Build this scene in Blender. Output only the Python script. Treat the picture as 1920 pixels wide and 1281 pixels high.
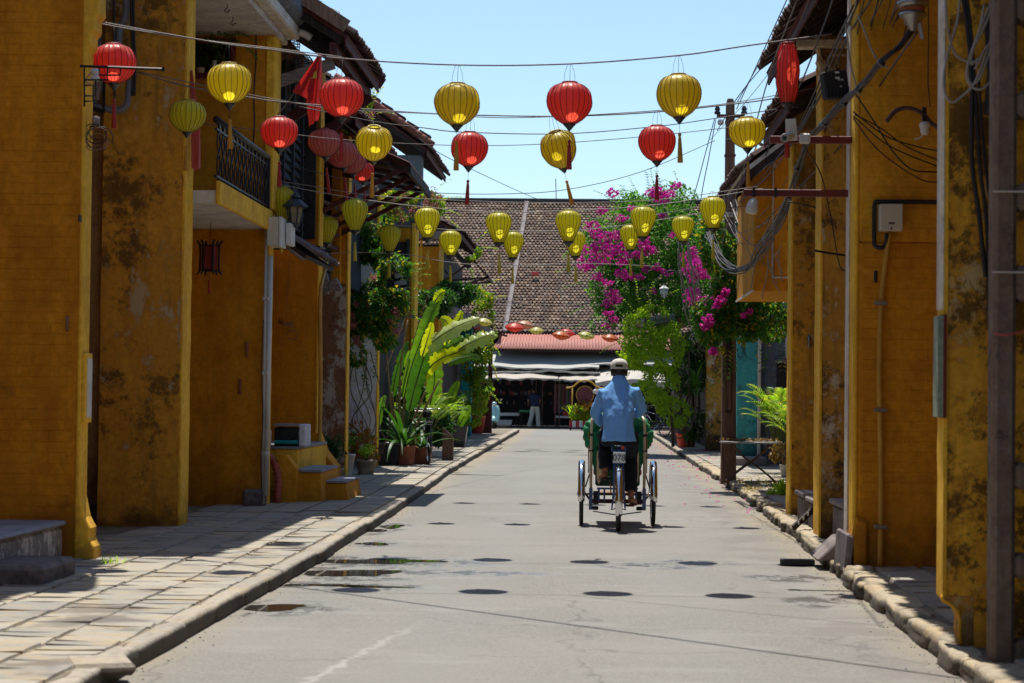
import bpy, bmesh, math, random
from mathutils import Vector, Matrix, noise as mn
for o in list(bpy.data.objects): bpy.data.objects.remove(o)
S = bpy.context.scene
COL = S.collection
R = math.radians
rnd = random.Random(7)
# ------------------------------------------------------------ camera
F, CH = 3733.0, 1.39            # focal length in photo pixels, eye height in metres
def cam_basis(vp=(1107, 742), roll=0.6):
    Y = Vector(((vp[0]-960)/F, (640.5-vp[1])/F, -1)).normalized()
    Z = Vector((math.sin(R(roll)), math.cos(R(roll)), 0)); Z = (Z-Z.dot(Y)*Y).normalized()
    X = Y.cross(Z)
    return Matrix((X, Y, Z))
CM = cam_basis()
cam = bpy.data.cameras.new('camera'); cam_o = bpy.data.objects.new('camera', cam); COL.objects.link(cam_o)
cam_o.matrix_world = Matrix.Translation((0, 0, CH)) @ CM.to_4x4()
cam.sensor_width = 36; cam.lens = 70; cam.clip_end = 2000; cam.clip_start = .1
cam.dof.use_dof = True; cam.dof.focus_distance = 26; cam.dof.aperture_fstop = 5.0
S.camera = cam_o
# ------------------------------------------------------------ light
SUN = Vector((-.32, 1.35, 3.65)).normalized()
w = bpy.data.worlds.new('World'); S.world = w; w.use_nodes = True
nt = w.node_tree; nt.nodes.clear()
sky = nt.nodes.new('ShaderNodeTexSky'); sky.sky_type = 'NISHITA'; sky.sun_disc = False
sky.sun_elevation = math.asin(SUN.z); sky.sun_rotation = math.atan2(SUN.x, SUN.y)
sky.air_density = 1.0; sky.dust_density = 0.6; sky.ozone_density = 1.6
bg = nt.nodes.new('ShaderNodeBackground'); bg.inputs[1].default_value = 0.118
wo = nt.nodes.new('ShaderNodeOutputWorld')
tn = nt.nodes.new('ShaderNodeMix'); tn.data_type = 'RGBA'; tn.blend_type = 'MULTIPLY'; tn.inputs[0].default_value = 1; tn.inputs[7].default_value = (.90, .985, 1.0, 1)
nt.links.new(sky.outputs[0], tn.inputs[6]); nt.links.new(tn.outputs[2], bg.inputs[0]); nt.links.new(bg.outputs[0], wo.inputs[0])
sl = bpy.data.lights.new('sun', 'SUN'); sl.energy = 4.6; sl.angle = R(.5); sl.color = (1, .95, .86)
so = bpy.data.objects.new('sun', sl); COL.objects.link(so); so.location = SUN*60
so.rotation_euler = SUN.to_track_quat('Z', 'Y').to_euler()
S.view_settings.view_transform = 'Standard'; S.view_settings.look = 'None'
S.view_settings.exposure = 0.46; S.view_settings.gamma = 1; S.view_settings.use_curve_mapping = False
S.render.engine = 'CYCLES'
S.cycles.max_bounces = 8; S.cycles.diffuse_bounces = 4; S.cycles.transmission_bounces = 4; S.cycles.transparent_max_bounces = 8
S.cycles.caustics_reflective = False; S.cycles.caustics_refractive = False
S.cycles.use_denoising = True
# ------------------------------------------------------------ photo pixel -> point in the street
def ray(px, py): return CM @ Vector(((px-960)/F, (640.5-py)/F, -1))
def aY(px, py, y): d = ray(px, py); return Vector((0, 0, CH)) + d*(y/d.y)
def aX(px, py, x): d = ray(px, py); return Vector((0, 0, CH)) + d*(x/d.x)
def aZ(px, py, z=0.0): d = ray(px, py); return Vector((0, 0, CH)) + d*((z-CH)/d.z)
# ------------------------------------------------------------ mesh builder
ORG = {}
def org(o): return ORG.get(o.name, Vector((0, 0, 0)))
class MB:
    def __init__(s): s.v = []; s.f = []
    def add(s, vs, fs):
        n = len(s.v); s.v += [Vector(p) for p in vs]; s.f += [tuple(i+n for i in f) for f in fs]; return s
    def box(s, x0, x1, y0, y1, z0, z1):
        return s.add([(x0,y0,z0),(x1,y0,z0),(x1,y1,z0),(x0,y1,z0),(x0,y0,z1),(x1,y0,z1),(x1,y1,z1),(x0,y1,z1)],
                     [(0,3,2,1),(4,5,6,7),(0,1,5,4),(1,2,6,5),(2,3,7,6),(3,0,4,7)])
    def cbox(s, c, sz, rot=None):
        m = rot.to_matrix() if rot is not None and not isinstance(rot, Matrix) else (rot or Matrix.Identity(3))
        vs = [Vector(c)+m@Vector((a*sz[0]/2, b*sz[1]/2, d*sz[2]/2)) for d in (-1,1) for b in (-1,1) for a in (-1,1)]
        return s.add(vs, [(0,2,3,1),(4,5,7,6),(0,1,5,4),(1,3,7,5),(3,2,6,7),(2,0,4,6)])
    def bar(s, a, b, w, h):
        a, b = Vector(a), Vector(b); d = b-a
        return s.cbox((a+b)/2, (w, h, d.length), d.to_track_quat('Z', 'Y').to_matrix())
    def tube(s, pts, r, n=8, cap=True):
        pts = [Vector(p) for p in pts]; m = len(pts); up = None; rings = []
        for i, p in enumerate(pts):
            t = (pts[min(i+1, m-1)]-pts[max(i-1, 0)])
            if t.length < 1e-9: t = Vector((0, 0, 1))
            t.normalize()
            if up is None:
                up = t.orthogonal().normalized()
            up = (up-up.dot(t)*t)
            up = up.normalized() if up.length > 1e-6 else t.orthogonal().normalized()
            sd = t.cross(up); rr = r[i] if isinstance(r, (list, tuple)) else r
            rings.append([p+(up*math.cos(2*math.pi*k/n)+sd*math.sin(2*math.pi*k/n))*rr for k in range(n)])
        vs = [q for g in rings for q in g]; fs = []
        for i in range(m-1):
            for k in range(n):
                k2 = (k+1) % n; fs.append((i*n+k, i*n+k2, (i+1)*n+k2, (i+1)*n+k))
        if cap: fs += [tuple(reversed(range(n))), tuple((m-1)*n+k for k in range(n))]
        return s.add(vs, fs)
    def lathe(s, prof, c=(0,0,0), n=24, axis='Z', cap=False, rot=None):
        vs = []; fs = []; c = Vector(c)
        for (r, z) in prof:
            for k in range(n):
                a = 2*math.pi*k/n; p = Vector((r*math.cos(a), r*math.sin(a), z))
                if axis == 'X': p = Vector((p.z, p.x, p.y))
                if axis == 'Y': p = Vector((p.x, p.z, p.y))
                if rot is not None: p = rot@p
                vs.append(c+p)
        for i in range(len(prof)-1):
            for k in range(n):
                k2 = (k+1) % n; fs.append((i*n+k, i*n+k2, (i+1)*n+k2, (i+1)*n+k))
        if cap: fs += [tuple(reversed(range(n))), tuple((len(prof)-1)*n+k for k in range(n))]
        return s.add(vs, fs)
    def prism(s, poly, a, b, axis='Y'):
        # poly: 2-D points; extruded from a to b along the axis
        def P(u, v, t): return {'Y': (u, t, v), 'X': (t, u, v), 'Z': (u, v, t)}[axis]
        n = len(poly); vs = [P(u, v, a) for u, v in poly]+[P(u, v, b) for u, v in poly]
        fs = [tuple(range(n)), tuple(reversed(range(n, 2*n)))]+[(i, i+n, (i+1) % n+n, (i+1) % n) for i in range(n)]
        return s.add(vs, fs)
    def grid(s, fn, nu, nv):
        vs = [fn(i/nu, j/nv) for j in range(nv+1) for i in range(nu+1)]
        fs = [(j*(nu+1)+i, j*(nu+1)+i+1, (j+1)*(nu+1)+i+1, (j+1)*(nu+1)+i) for j in range(nv) for i in range(nu)]
        return s.add(vs, fs)
    def mesh(s, name, mat, off=Vector((0,0,0)), smooth=False, recalc=True):
        me = bpy.data.meshes.new(name); me.from_pydata([p-off for p in s.v], [], s.f)
        if recalc:
            bm = bmesh.new(); bm.from_mesh(me); bmesh.ops.recalc_face_normals(bm, faces=bm.faces); bm.to_mesh(me); bm.free()
        if mat is not None: me.materials.append(mat)
        if smooth:
            me.shade_smooth()
        me.update(); return me
    def build(s, name, mat, parent=None, loc=None, smooth=False, bevel=0, recalc=True, solid=0, sub=0):
        off = org(parent) if parent is not None else (Vector(loc) if loc is not None else Vector((0,0,0)))
        o = bpy.data.objects.new(name, s.mesh(name, mat, off, smooth, recalc)); COL.objects.link(o)
        if parent is not None: o.parent = parent
        else: o.location = off
        ORG[o.name] = off.copy()
        if solid:
            m = o.modifiers.new('thick', 'SOLIDIFY'); m.thickness = solid; m.offset = 0
        if bevel:
            m = o.modifiers.new('bevel', 'BEVEL'); m.width = bevel; m.segments = 1; m.limit_method = 'ANGLE'; m.angle_limit = R(40)
        if sub:
            m = o.modifiers.new('sub', 'SUBSURF'); m.levels = sub; m.render_levels = sub
        return o
def tag(o, label=None, cat=None, group=None, kind=None):
    if label: o['label'] = label
    if cat: o['category'] = cat
    if group: o['group'] = group
    if kind: o['kind'] = kind
    return o
def empty(name, loc, label=None, cat=None, group=None, kind=None):
    o = bpy.data.objects.new(name, None); COL.objects.link(o); o.location = loc; o.empty_display_size = .2
    ORG[o.name] = Vector(loc); return tag(o, label, cat, group, kind)
def kids(o): return [c for c in bpy.data.objects if c.parent == o]
def copy_tree(o, parent=None, ch=None):
    c = o.copy(); COL.objects.link(c); c.parent = parent
    for k in list(o.children): copy_tree(k, c)
    return c
def piece(name, me, parent, loc, rot=(0,0,0), sc=(1,1,1)):
    o = bpy.data.objects.new(name, me); COL.objects.link(o); o.parent = parent
    o.location = Vector(loc)-org(parent); o.rotation_euler = rot; o.scale = sc
    return o
def freeze(o):
    dg = bpy.context.evaluated_depsgraph_get(); dg.update()
    me = bpy.data.meshes.new_from_object(o.evaluated_get(dg)); mats = [m for m in o.data.materials]
    o.modifiers.clear(); o.data = me
    if not me.materials and mats: me.materials.append(mats[0])
    return o
def skin(name, mat, chains, parent, root=0, sub=2):
    """chains: list of [(pos, radius or (rx,ry)), ...]; equal positions are joined"""
    key = {}; vs = []; rs = []; es = []
    for ch in chains:
        prev = None
        for p, r in ch:
            k = tuple(round(c, 4) for c in p)
            if k not in key:
                key[k] = len(vs); vs.append(Vector(p)); rs.append(r if isinstance(r, tuple) else (r, r))
            i = key[k]
            if prev is not None and prev != i: es.append((prev, i))
            prev = i
    off = org(parent) if parent is not None else Vector((0,0,0))
    me = bpy.data.meshes.new(name); me.from_pydata([v-off for v in vs], es, []); me.materials.append(mat)
    o = bpy.data.objects.new(name, me); COL.objects.link(o); o.parent = parent; ORG[o.name] = off.copy()
    m = o.modifiers.new('skin', 'SKIN'); m.use_smooth_shade = True
    for i, r in enumerate(rs): me.skin_vertices[0].data[i].radius = r
    me.skin_vertices[0].data[root].use_root = True
    m.branch_smoothing = .6
    if sub:
        m2 = o.modifiers.new('sub', 'SUBSURF'); m2.levels = sub; m2.render_levels = sub
    freeze(o); o.data.shade_smooth(); return o
# ------------------------------------------------------------ materials
class N:
    def __init__(s, name):
        s.m = bpy.data.materials.new(name); s.m.use_nodes = True; s.t = s.m.node_tree; s.t.nodes.clear()
        s.out = s.t.nodes.new('ShaderNodeOutputMaterial'); s.b = s.t.nodes.new('ShaderNodeBsdfPrincipled')
        s.l(s.b.outputs[0], s.out.inputs[0])
    def l(s, a, b): s.t.links.new(a, b)
    def n(s, typ, **k):
        x = s.t.nodes.new('ShaderNode'+typ)
        for a, v in k.items(): setattr(x, a, v)
        return x
    def setin(s, node, key, v):
        if hasattr(v, 'links') or isinstance(v, bpy.types.NodeSocket): s.l(v, node.inputs[key])
        else: node.inputs[key].default_value = v
    def pos(s, world=True): return s.n('NewGeometry').outputs['Position'] if world else s.n('TexCoord').outputs['Object']
    def noise(s, vec, scale=(1,1,1), detail=5, rough=.6, size=1.0, off=(0,0,0)):
        mp = s.n('Mapping'); s.l(vec, mp.inputs['Vector']); mp.inputs['Scale'].default_value = scale; mp.inputs['Location'].default_value = off
        x = s.n('TexNoise'); x.inputs['Scale'].default_value = size; x.inputs['Detail'].default_value = detail; x.inputs['Roughness'].default_value = rough
        s.l(mp.outputs[0], x.inputs['Vector']); return x.outputs[0]
    def step(s, v, a, b, lo=0.0, hi=1.0):
        x = s.n('MapRange', interpolation_type='SMOOTHSTEP'); s.l(v, x.inputs[0])
        for i, q in enumerate((a, b, lo, hi)): x.inputs[i+1].default_value = q
        return x.outputs[0]
    def math(s, op, a, b=0.0):
        x = s.n('Math', operation=op); s.setin(x, 0, a); s.setin(x, 1, b); return x.outputs[0]
    def mix(s, f, a, b, mode='MIX'):
        x = s.n('Mix', data_type='RGBA', blend_type=mode); s.setin(x, 'Factor', f)
        for i, v in ((6, a), (7, b)):
            if isinstance(v, bpy.types.NodeSocket): s.l(v, x.inputs[i])
            else: x.inputs[i].default_value = (*v[:3], 1)
        return x.outputs[2]
    def bump(s, h, strength=.3, dist=.01, prev=None):
        x = s.n('Bump'); x.inputs['Strength'].default_value = strength; x.inputs['Distance'].default_value = dist
        s.l(h, x.inputs['Height'])
        if prev is not None: s.l(prev, x.inputs['Normal'])
        return x.outputs[0]
    def fin(s, col=None, rough=None, normal=None, metal=None, **k):
        if col is not None: s.setin(s.b, 'Base Color', col if isinstance(col, bpy.types.NodeSocket) else (*col, 1))
        if rough is not None: s.setin(s.b, 'Roughness', rough)
        if normal is not None: s.l(normal, s.b.inputs['Normal'])
        if metal is not None: s.b.inputs['Metallic'].default_value = metal
        for a, v in k.items(): s.setin(s.b, a, v)
        return s.m
def plaster(name, base, dark=(.05,.035,.02), pale=(.45,.38,.28), d=.5, p=.0, streak=.5, foot=.5, footh=.7, size=1.0, off=(0,0,0), rough=.9, bump=.5, dcol2=None, ybias=0):
    k = N(name); P = k.pos()
    n1 = k.noise(P, size=1.3*size, detail=9, rough=.7, off=off)
    n2 = k.noise(P, scale=(5,5,.45), size=1.5*size, detail=7, rough=.65, off=off)
    n3 = k.noise(P, size=16, detail=7, rough=.75, off=off)
    n4 = k.noise(P, size=3.4*size, detail=9, rough=.75, off=(off[0]+9, off[1]+4, 3))
    n6 = k.noise(P, scale=(3,3,.8), size=.9, detail=6, rough=.7, off=(off[0]+2, 1, off[2]+8))
    n7 = k.noise(P, size=7*size, detail=8, rough=.8, off=(1, off[1]+3, 5))
    c = k.mix(k.step(n3, .3, .7), [x*.8 for x in base], [min(1, x*1.15) for x in base])
    c = k.mix(k.step(n6, .42, .62, 0, .55), c, [base[0]*.66, base[1]*.55, base[2]*.6])
    c = k.mix(k.step(n7, .52, .64, 0, .45), c, [min(1, base[0]*1.12), min(1, base[1]*1.3), base[2]*2.0+.01])
    c = k.mix(k.step(n4, .50, .60, 0, .2+.55*d), c, [base[0]*.5, base[1]*.42, base[2]*.5+.004])
    mm = k.math('ADD', k.math('MULTIPLY', n1, .6), k.math('MULTIPLY', n7, .4))
    th = .66-.19*d
    c = k.mix(k.math('MULTIPLY', k.step(mm, th-.015, th+.05), min(.85, .2+d)), c, dark)
    c = k.mix(k.math('MULTIPLY', k.step(n2, .54, .70), streak*.9), c, [(x+y*.35) for x, y in zip(dark, base)])
    if p > 0:
        pm = k.math('MULTIPLY', k.step(k.math('ADD', k.math('MULTIPLY', n4, .5), k.math('MULTIPLY', n6, .5)), .63-.22*p, .67-.18*p), .8)
        c = k.mix(pm, c, pale)
    if foot > 0:
        z = k.n('SeparateXYZ'); k.l(P, z.inputs[0])
        zz = k.math('ADD', z.outputs[2], k.math('MULTIPLY', k.math('SUBTRACT', n1, .5), -1.8))
        zz = k.math('ADD', zz, k.math('MULTIPLY', k.math('SUBTRACT', n7, .5), -1.0))
        c = k.mix(k.step(zz, footh, footh*.25, 0, foot), c, [x*1.0 for x in dark])
    h = k.math('ADD', k.math('MULTIPLY', n3, .5), n4)
    return k.fin(c, rough, k.bump(h, bump, .012), **{'Specular IOR Level': .2})
def simple(name, col, rough=.6, var=.15, size=8, bump=.15, metal=0, world=True, spec=.4, coat=0):
    k = N(name); P = k.pos(world)
    n = k.noise(P, size=size, detail=6, rough=.65); n2 = k.noise(P, size=size*.23, detail=4, off=(3,7,1))
    c = k.mix(k.step(n, .3, .7), [x*(1-var) for x in col], [min(1, x*(1+var*.6)) for x in col])
    c = k.mix(k.step(n2, .35, .75, 0, min(1, var*2)), c, [x*.6 for x in col])
    k.b.inputs['Coat Weight'].default_value = coat
    return k.fin(c, rough, k.bump(n, bump, .005), metal, **{'Specular IOR Level': spec})
def wood(name, col, rough=.75, axis=2, size=10, dark=.45):
    k = N(name); P = k.pos(); sc = [6, 6, 6]; sc[axis] = .45
    n = k.noise(P, scale=sc, size=size*.5, detail=8, rough=.7); n2 = k.noise(P, size=2.3, detail=5)
    c = k.mix(k.step(n, .35, .68), [x*dark for x in col], col)
    c = k.mix(k.step(n2, .45, .75, 0, .6), c, [x*.5+.03 for x in col])
    return k.fin(c, rough, k.bump(n, .5, .01), **{'Specular IOR Level': .25})
def leafmat(name, c1, c2, c3=None, trans=.45, rough=.45, tcol=1.35, obj=False, neutral=False):
    k = N(name)
    r = k.n('ObjectInfo').outputs['Random'] if obj else k.n('NewGeometry').outputs['Random Per Island']
    c = k.mix(k.step(r, 0, 1), c1, c2)
    if c3: c = k.mix(k.step(k.math('FRACT', k.math('MULTIPLY', r, 7.31)), .78, .86), c, c3)
    n = k.noise(k.pos(), size=9, detail=3); c = k.mix(k.step(n, .3, .7, 0, .35), c, [x*.5 for x in c1])
    k.fin(c, rough, **{'Specular IOR Level': .35})
    t = k.n('BsdfTranslucent')
    tc = k.mix(1.0, c, (tcol, tcol, tcol) if neutral else (tcol*1.3, tcol*1.25, tcol*.35), 'MULTIPLY'); k.l(tc, t.inputs[0])
    mx = k.n('MixShader'); mx.inputs[0].default_value = trans
    k.l(k.b.outputs[0], mx.inputs[1]); k.l(t.outputs[0], mx.inputs[2]); k.l(mx.outputs[0], k.out.inputs[0])
    return k.m
def fabric(name, col, trans=.5, tcol=None, rough=.6, world=False, bump=.25, size=40):
    k = N(name); P = k.pos(world); n = k.noise(P, size=size, detail=3); n2 = k.noise(P, size=6, detail=4)
    c = k.mix(k.step(n2, .3, .8, 0, .35), col, [x*.7 for x in col])
    k.fin(c, rough, k.bump(n2, bump, .01), **{'Specular IOR Level': .45, 'Sheen Weight': .2})
    t = k.n('BsdfTranslucent'); k.setin(t, 0, (*(tcol or col), 1))
    mx = k.n('MixShader'); mx.inputs[0].default_value = trans
    k.l(k.b.outputs[0], mx.inputs[1]); k.l(t.outputs[0], mx.inputs[2]); k.l(mx.outputs[0], k.out.inputs[0])
    return k.m
OCH = (.70, .305, .018)
M = {}
M['ochre'] = plaster('ochre_plaster', OCH, (.10,.05,.012), d=.18, streak=.25, foot=.55, footh=.6)
M['ochre_upper'] = plaster('golden_wall_paint', (.76,.38,.028), (.3,.13,.02), d=.08, streak=.15, foot=0, bump=.2)
M['ochre_dark'] = plaster('ochre_wall_paint', (.64,.265,.012), (.15,.06,.008), d=.3, streak=.35, foot=.45, footh=.6, bump=.3)  # darker ochre for walls facing the viewer, part of their shade painted in
M['ochre_clean'] = plaster('ochre_paint', OCH, (.16,.08,.015), d=.05, streak=.12, foot=.3, footh=.45, bump=.25)
M['ochre_lit'] = plaster('yellow_trim_plaster', (.90,.51,.045), (.22,.12,.03), d=.1, p=.12, pale=(.75,.62,.35), streak=.25, foot=.5, footh=.35)  # brighter trim yellow; light on street faces painted into the colour
M['ochre_worn'] = plaster('worn_ochre_plaster', (.66,.33,.035), (.10,.055,.018), pale=(.50,.42,.24), d=.72, p=.4, streak=1.0, foot=.8, footh=.5, size=1.1)
M['ochre_mould'] = plaster('mouldy_ochre_plaster', (.84,.44,.04), (.065,.034,.014), pale=(.62,.46,.20), d=.93, p=.3, streak=.6, foot=.3, footh=.5, size=1.7, off=(2,1,5))
M['ochre_bleach'] = plaster('bleached_ochre_plaster', (.60,.33,.05), (.06,.04,.022), pale=(.66,.58,.44), d=.7, p=.5, streak=.6, foot=.9, footh=.9, size=1.3, off=(7,3,2))
M['dull'] = plaster('dull_beige_plaster', (.34,.22,.09), (.05,.035,.03), pale=(.4,.35,.3), d=.4, p=.2, streak=.4, foot=.9, footh=1.0, off=(4,4,4))
M['brown_stain'] = plaster('brown_white_stained_plaster', (.30,.14,.07), (.06,.025,.02), pale=(.62,.56,.46), d=.6, p=.6, streak=.5, foot=.2, size=1.3, off=(1,8,3))
M['white_wall'] = plaster('old_whitewash', (.74,.77,.78), (.08,.08,.08), pale=(.65,.64,.62), d=.3, p=.2, streak=.7, foot=.7, footh=.8)
M['grey_wall'] = plaster('grey_weathered_plaster', (.17,.18,.19), (.04,.04,.045), pale=(.45,.46,.46), d=.6, p=.35, streak=.5, foot=.3)
M['teal_wall'] = plaster('turquoise_plaster', (.08,.42,.38), (.03,.06,.06), pale=(.45,.62,.58), d=.55, p=.3, streak=.4, foot=.8, footh=.9, size=1.6)
M['teal_clean'] = plaster('turquoise_paint', (.02,.36,.36), (.02,.1,.1), d=.2, p=.1, streak=.3, foot=.3)
M['white_soffit'] = plaster('soffit_whitewash', (.62,.60,.52), (.25,.2,.13), d=.25, streak=.1, foot=0)
M['white_trim'] = plaster('white_trim_plaster', (.72,.66,.52), (.2,.15,.1), d=.25, streak=.3, foot=0)
M['post_concrete'] = plaster('rough_brown_concrete', (.25,.19,.14), (.06,.04,.03), pale=(.3,.24,.2), d=.5, p=.2, streak=.6, foot=.3, size=2.5, bump=1)
M['concrete'] = plaster('old_concrete', (.30,.26,.24), (.09,.075,.07), pale=(.5,.46,.42), d=.35, p=.2, streak=.3, foot=.3)
M['stone_dark'] = plaster('dark_stone', (.20,.17,.16), (.045,.04,.038), pale=(.5,.45,.4), d=.6, p=.25, streak=.3, foot=.4, footh=.3, size=2.2)
M['stone_peel'] = plaster('peeling_limewashed_stone', (.30,.25,.23), (.06,.05,.045), pale=(.72,.68,.62), d=.6, p=.75, streak=.8, foot=.3, footh=.2, size=2.2)
M['step_top'] = simple('grey_step_cement', (.30,.31,.34), .85, .3, 9, .4)
M['wood_dark'] = wood('dark_old_wood', (.055,.035,.03))
M['wood_redbrown'] = wood('red_brown_wood', (.13,.035,.03))
M['wood_grey'] = wood('grey_weathered_wood', (.30,.25,.22), axis=0)
M['wood_pole'] = wood('brown_timber', (.22,.12,.08))
M['wood_blueblack'] = wood('blue_black_painted_wood', (.035,.045,.06))
M['wood_tan'] = wood('tan_sawn_wood', (.36,.21,.13))
M['iron'] = simple('black_iron', (.018,.018,.022), .45, .3, 12, .3, metal=.3)
M['iron_red'] = simple('dark_red_painted_steel', (.17,.018,.014), .5, .3, 6, .2)
M['iron_rust'] = simple('rusty_brown_iron', (.12,.06,.045), .6, .4, 12, .3, metal=.3)
M['chrome'] = simple('chrome', (.7,.7,.72), .12, .05, 5, .05, metal=1)
M['steel'] = simple('dull_steel', (.35,.33,.31), .35, .2, 9, .1, metal=.8)
M['cable_black'] = simple('black_cable', (.02,.019,.022), .5, .2)
M['cable_grey'] = simple('grey_brown_cable', (.055,.042,.045), .6, .3)
M['cable_white'] = simple('pale_cable', (.34,.31,.27), .6, .2)
M['cable_line'] = simple('hanging_line_cord', (.16,.13,.12), .6, .3)
M['tile'] = simple('dark_old_roof_tile', (.10,.055,.045), .9, .5, 5, .6)
M['tile_red'] = simple('red_clay_tile', (.27,.09,.06), .85, .4, 6, .5)
M['pvc_white'] = simple('white_pvc', (.66,.64,.58), .45, .15, 4, .05)
M['pvc_ochre'] = simple('ochre_painted_pipe', (.55,.29,.04), .5, .2, 4, .1)
M['box_cream'] = simple('cream_steel_box', (.62,.57,.44), .5, .12, 3, .05)
M['hose'] = simple('terracotta_corrugated_hose', (.42,.10,.05), .55, .2)
M['terracotta'] = simple('terracotta_pot', (.36,.12,.065), .8, .3, 6, .3)
M['glaze_black'] = simple('dark_glazed_pot', (.03,.033,.04), .3, .3, 5, .2)
M['pot_beige'] = simple('beige_cement_pot', (.42,.34,.24), .85, .3, 9, .4)
M['pot_white'] = simple('white_ceramic_pot', (.66,.64,.6), .5, .2, 5, .2)
M['red_plastic'] = simple('red_plastic_pot', (.5,.06,.035), .5, .15, 4, .1)
M['soil'] = simple('soil', (.05,.035,.022), .95, .4, 20, .8)
M['dark_void'] = simple('dark_interior_plaster', (.035,.03,.028), .9, .3)  # near-black; the gloom of doorways and interiors is painted into the colour
M['dark_in'] = simple('sooty_interior_wall', (.06,.05,.048), .9, .3)  # very dark; shade of shop insides, market floor and niche painted in
M['rubber'] = simple('black_rubber', (.018,.018,.02), .7, .2, world=False)
M['flag_red'] = fabric('red_flag_cloth', (.55,.02,.02), .35, (.65,.03,.02), world=True)
M['flag_pink'] = fabric('faded_red_cloth', (.62,.12,.10), .35, (.7,.12,.08), world=True)
M['flag_star'] = fabric('yellow_star_cloth', (.75,.50,.05), .3, (.8,.5,.04), world=True)
# ============================================================ GROUND
def lerpt(tb, y):
    if y <= tb[0][0]: return tb[0][1]
    for (a, p), (b, q) in zip(tb, tb[1:]):
        if y <= b: return p+(q-p)*(y-a)/(b-a)
    return tb[-1][1]
KL = [(2,-2.27),(9.7,-2.25),(16,-2.2),(23,-2.23),(35,-2.43),(50,-2.5),(75,-2.62)]
KR = [(2,1.84),(9,1.86),(14,1.9),(16,1.95),(22,2.05),(30,2.13),(50,2.1),(75,2.15)]
PH = .12
def slab_mats():
    k = N('paving_stone'); P = k.pos(); r = k.n('ObjectInfo').outputs['Random']
    n = k.noise(P, size=22, detail=6, rough=.7); n2 = k.noise(P, scale=(1,2.2,1), size=3.2, detail=6, rough=.65)
    c = k.mix(k.step(r, 0, 1), (.25,.24,.215), (.36,.33,.27))
    c = k.mix(k.step(n, .35, .7, 0, .45), c, (.20,.185,.165))
    c = k.mix(k.step(n2, .46, .62, 0, .7), c, (.38,.29,.17))
    n4 = k.noise(P, size=1.1, detail=4, off=(5,2,0)); c = k.mix(k.step(n4, .52, .68, 0, .5), c, (.16,.15,.15))
    rg = k.step(n4, .5, .66, .8, .3)
    h = k.math('ADD', n, k.math('MULTIPLY', n2, 2))
    return k.fin(c, rg, k.bump(h, .6, .008), **{'Specular IOR Level': .4})
M['slab'] = slab_mats()
k = N('pavement_bedding'); P = k.pos(); n = k.noise(P, size=30, detail=7); n2 = k.noise(P, size=2.5, detail=6)
M['bed'] = k.fin(k.mix(k.step(n2, .35, .65), (.24,.19,.12), (.13,.105,.085)), .95, k.bump(n, .8, .01))
k = N('kerb_stone'); P = k.pos(); n = k.noise(P, size=18, detail=7, rough=.7); n2 = k.noise(P, size=2.6, detail=6); r = k.n('ObjectInfo').outputs['Random']
c = k.mix(k.step(r, 0, 1), (.31,.28,.235), (.38,.33,.26)); c = k.mix(k.step(n, .4, .72, 0, .6), c, (.14,.12,.10)); c = k.mix(k.step(n2, .48, .66, 0, .6), c, (.37,.28,.16))
sz_ = k.n('SeparateXYZ'); k.l(P, sz_.inputs[0]); zg = k.math('ADD', sz_.outputs[2], k.math('MULTIPLY', k.math('SUBTRACT', n2, .5), .08)); c = k.mix(k.step(zg, .098, .07, 0, .85), c, (.045,.038,.032))
M['kerb'] = k.fin(c, .85, k.bump(k.math('ADD', n, k.math('MULTIPLY', n2, 2)), .8, .012))
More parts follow.
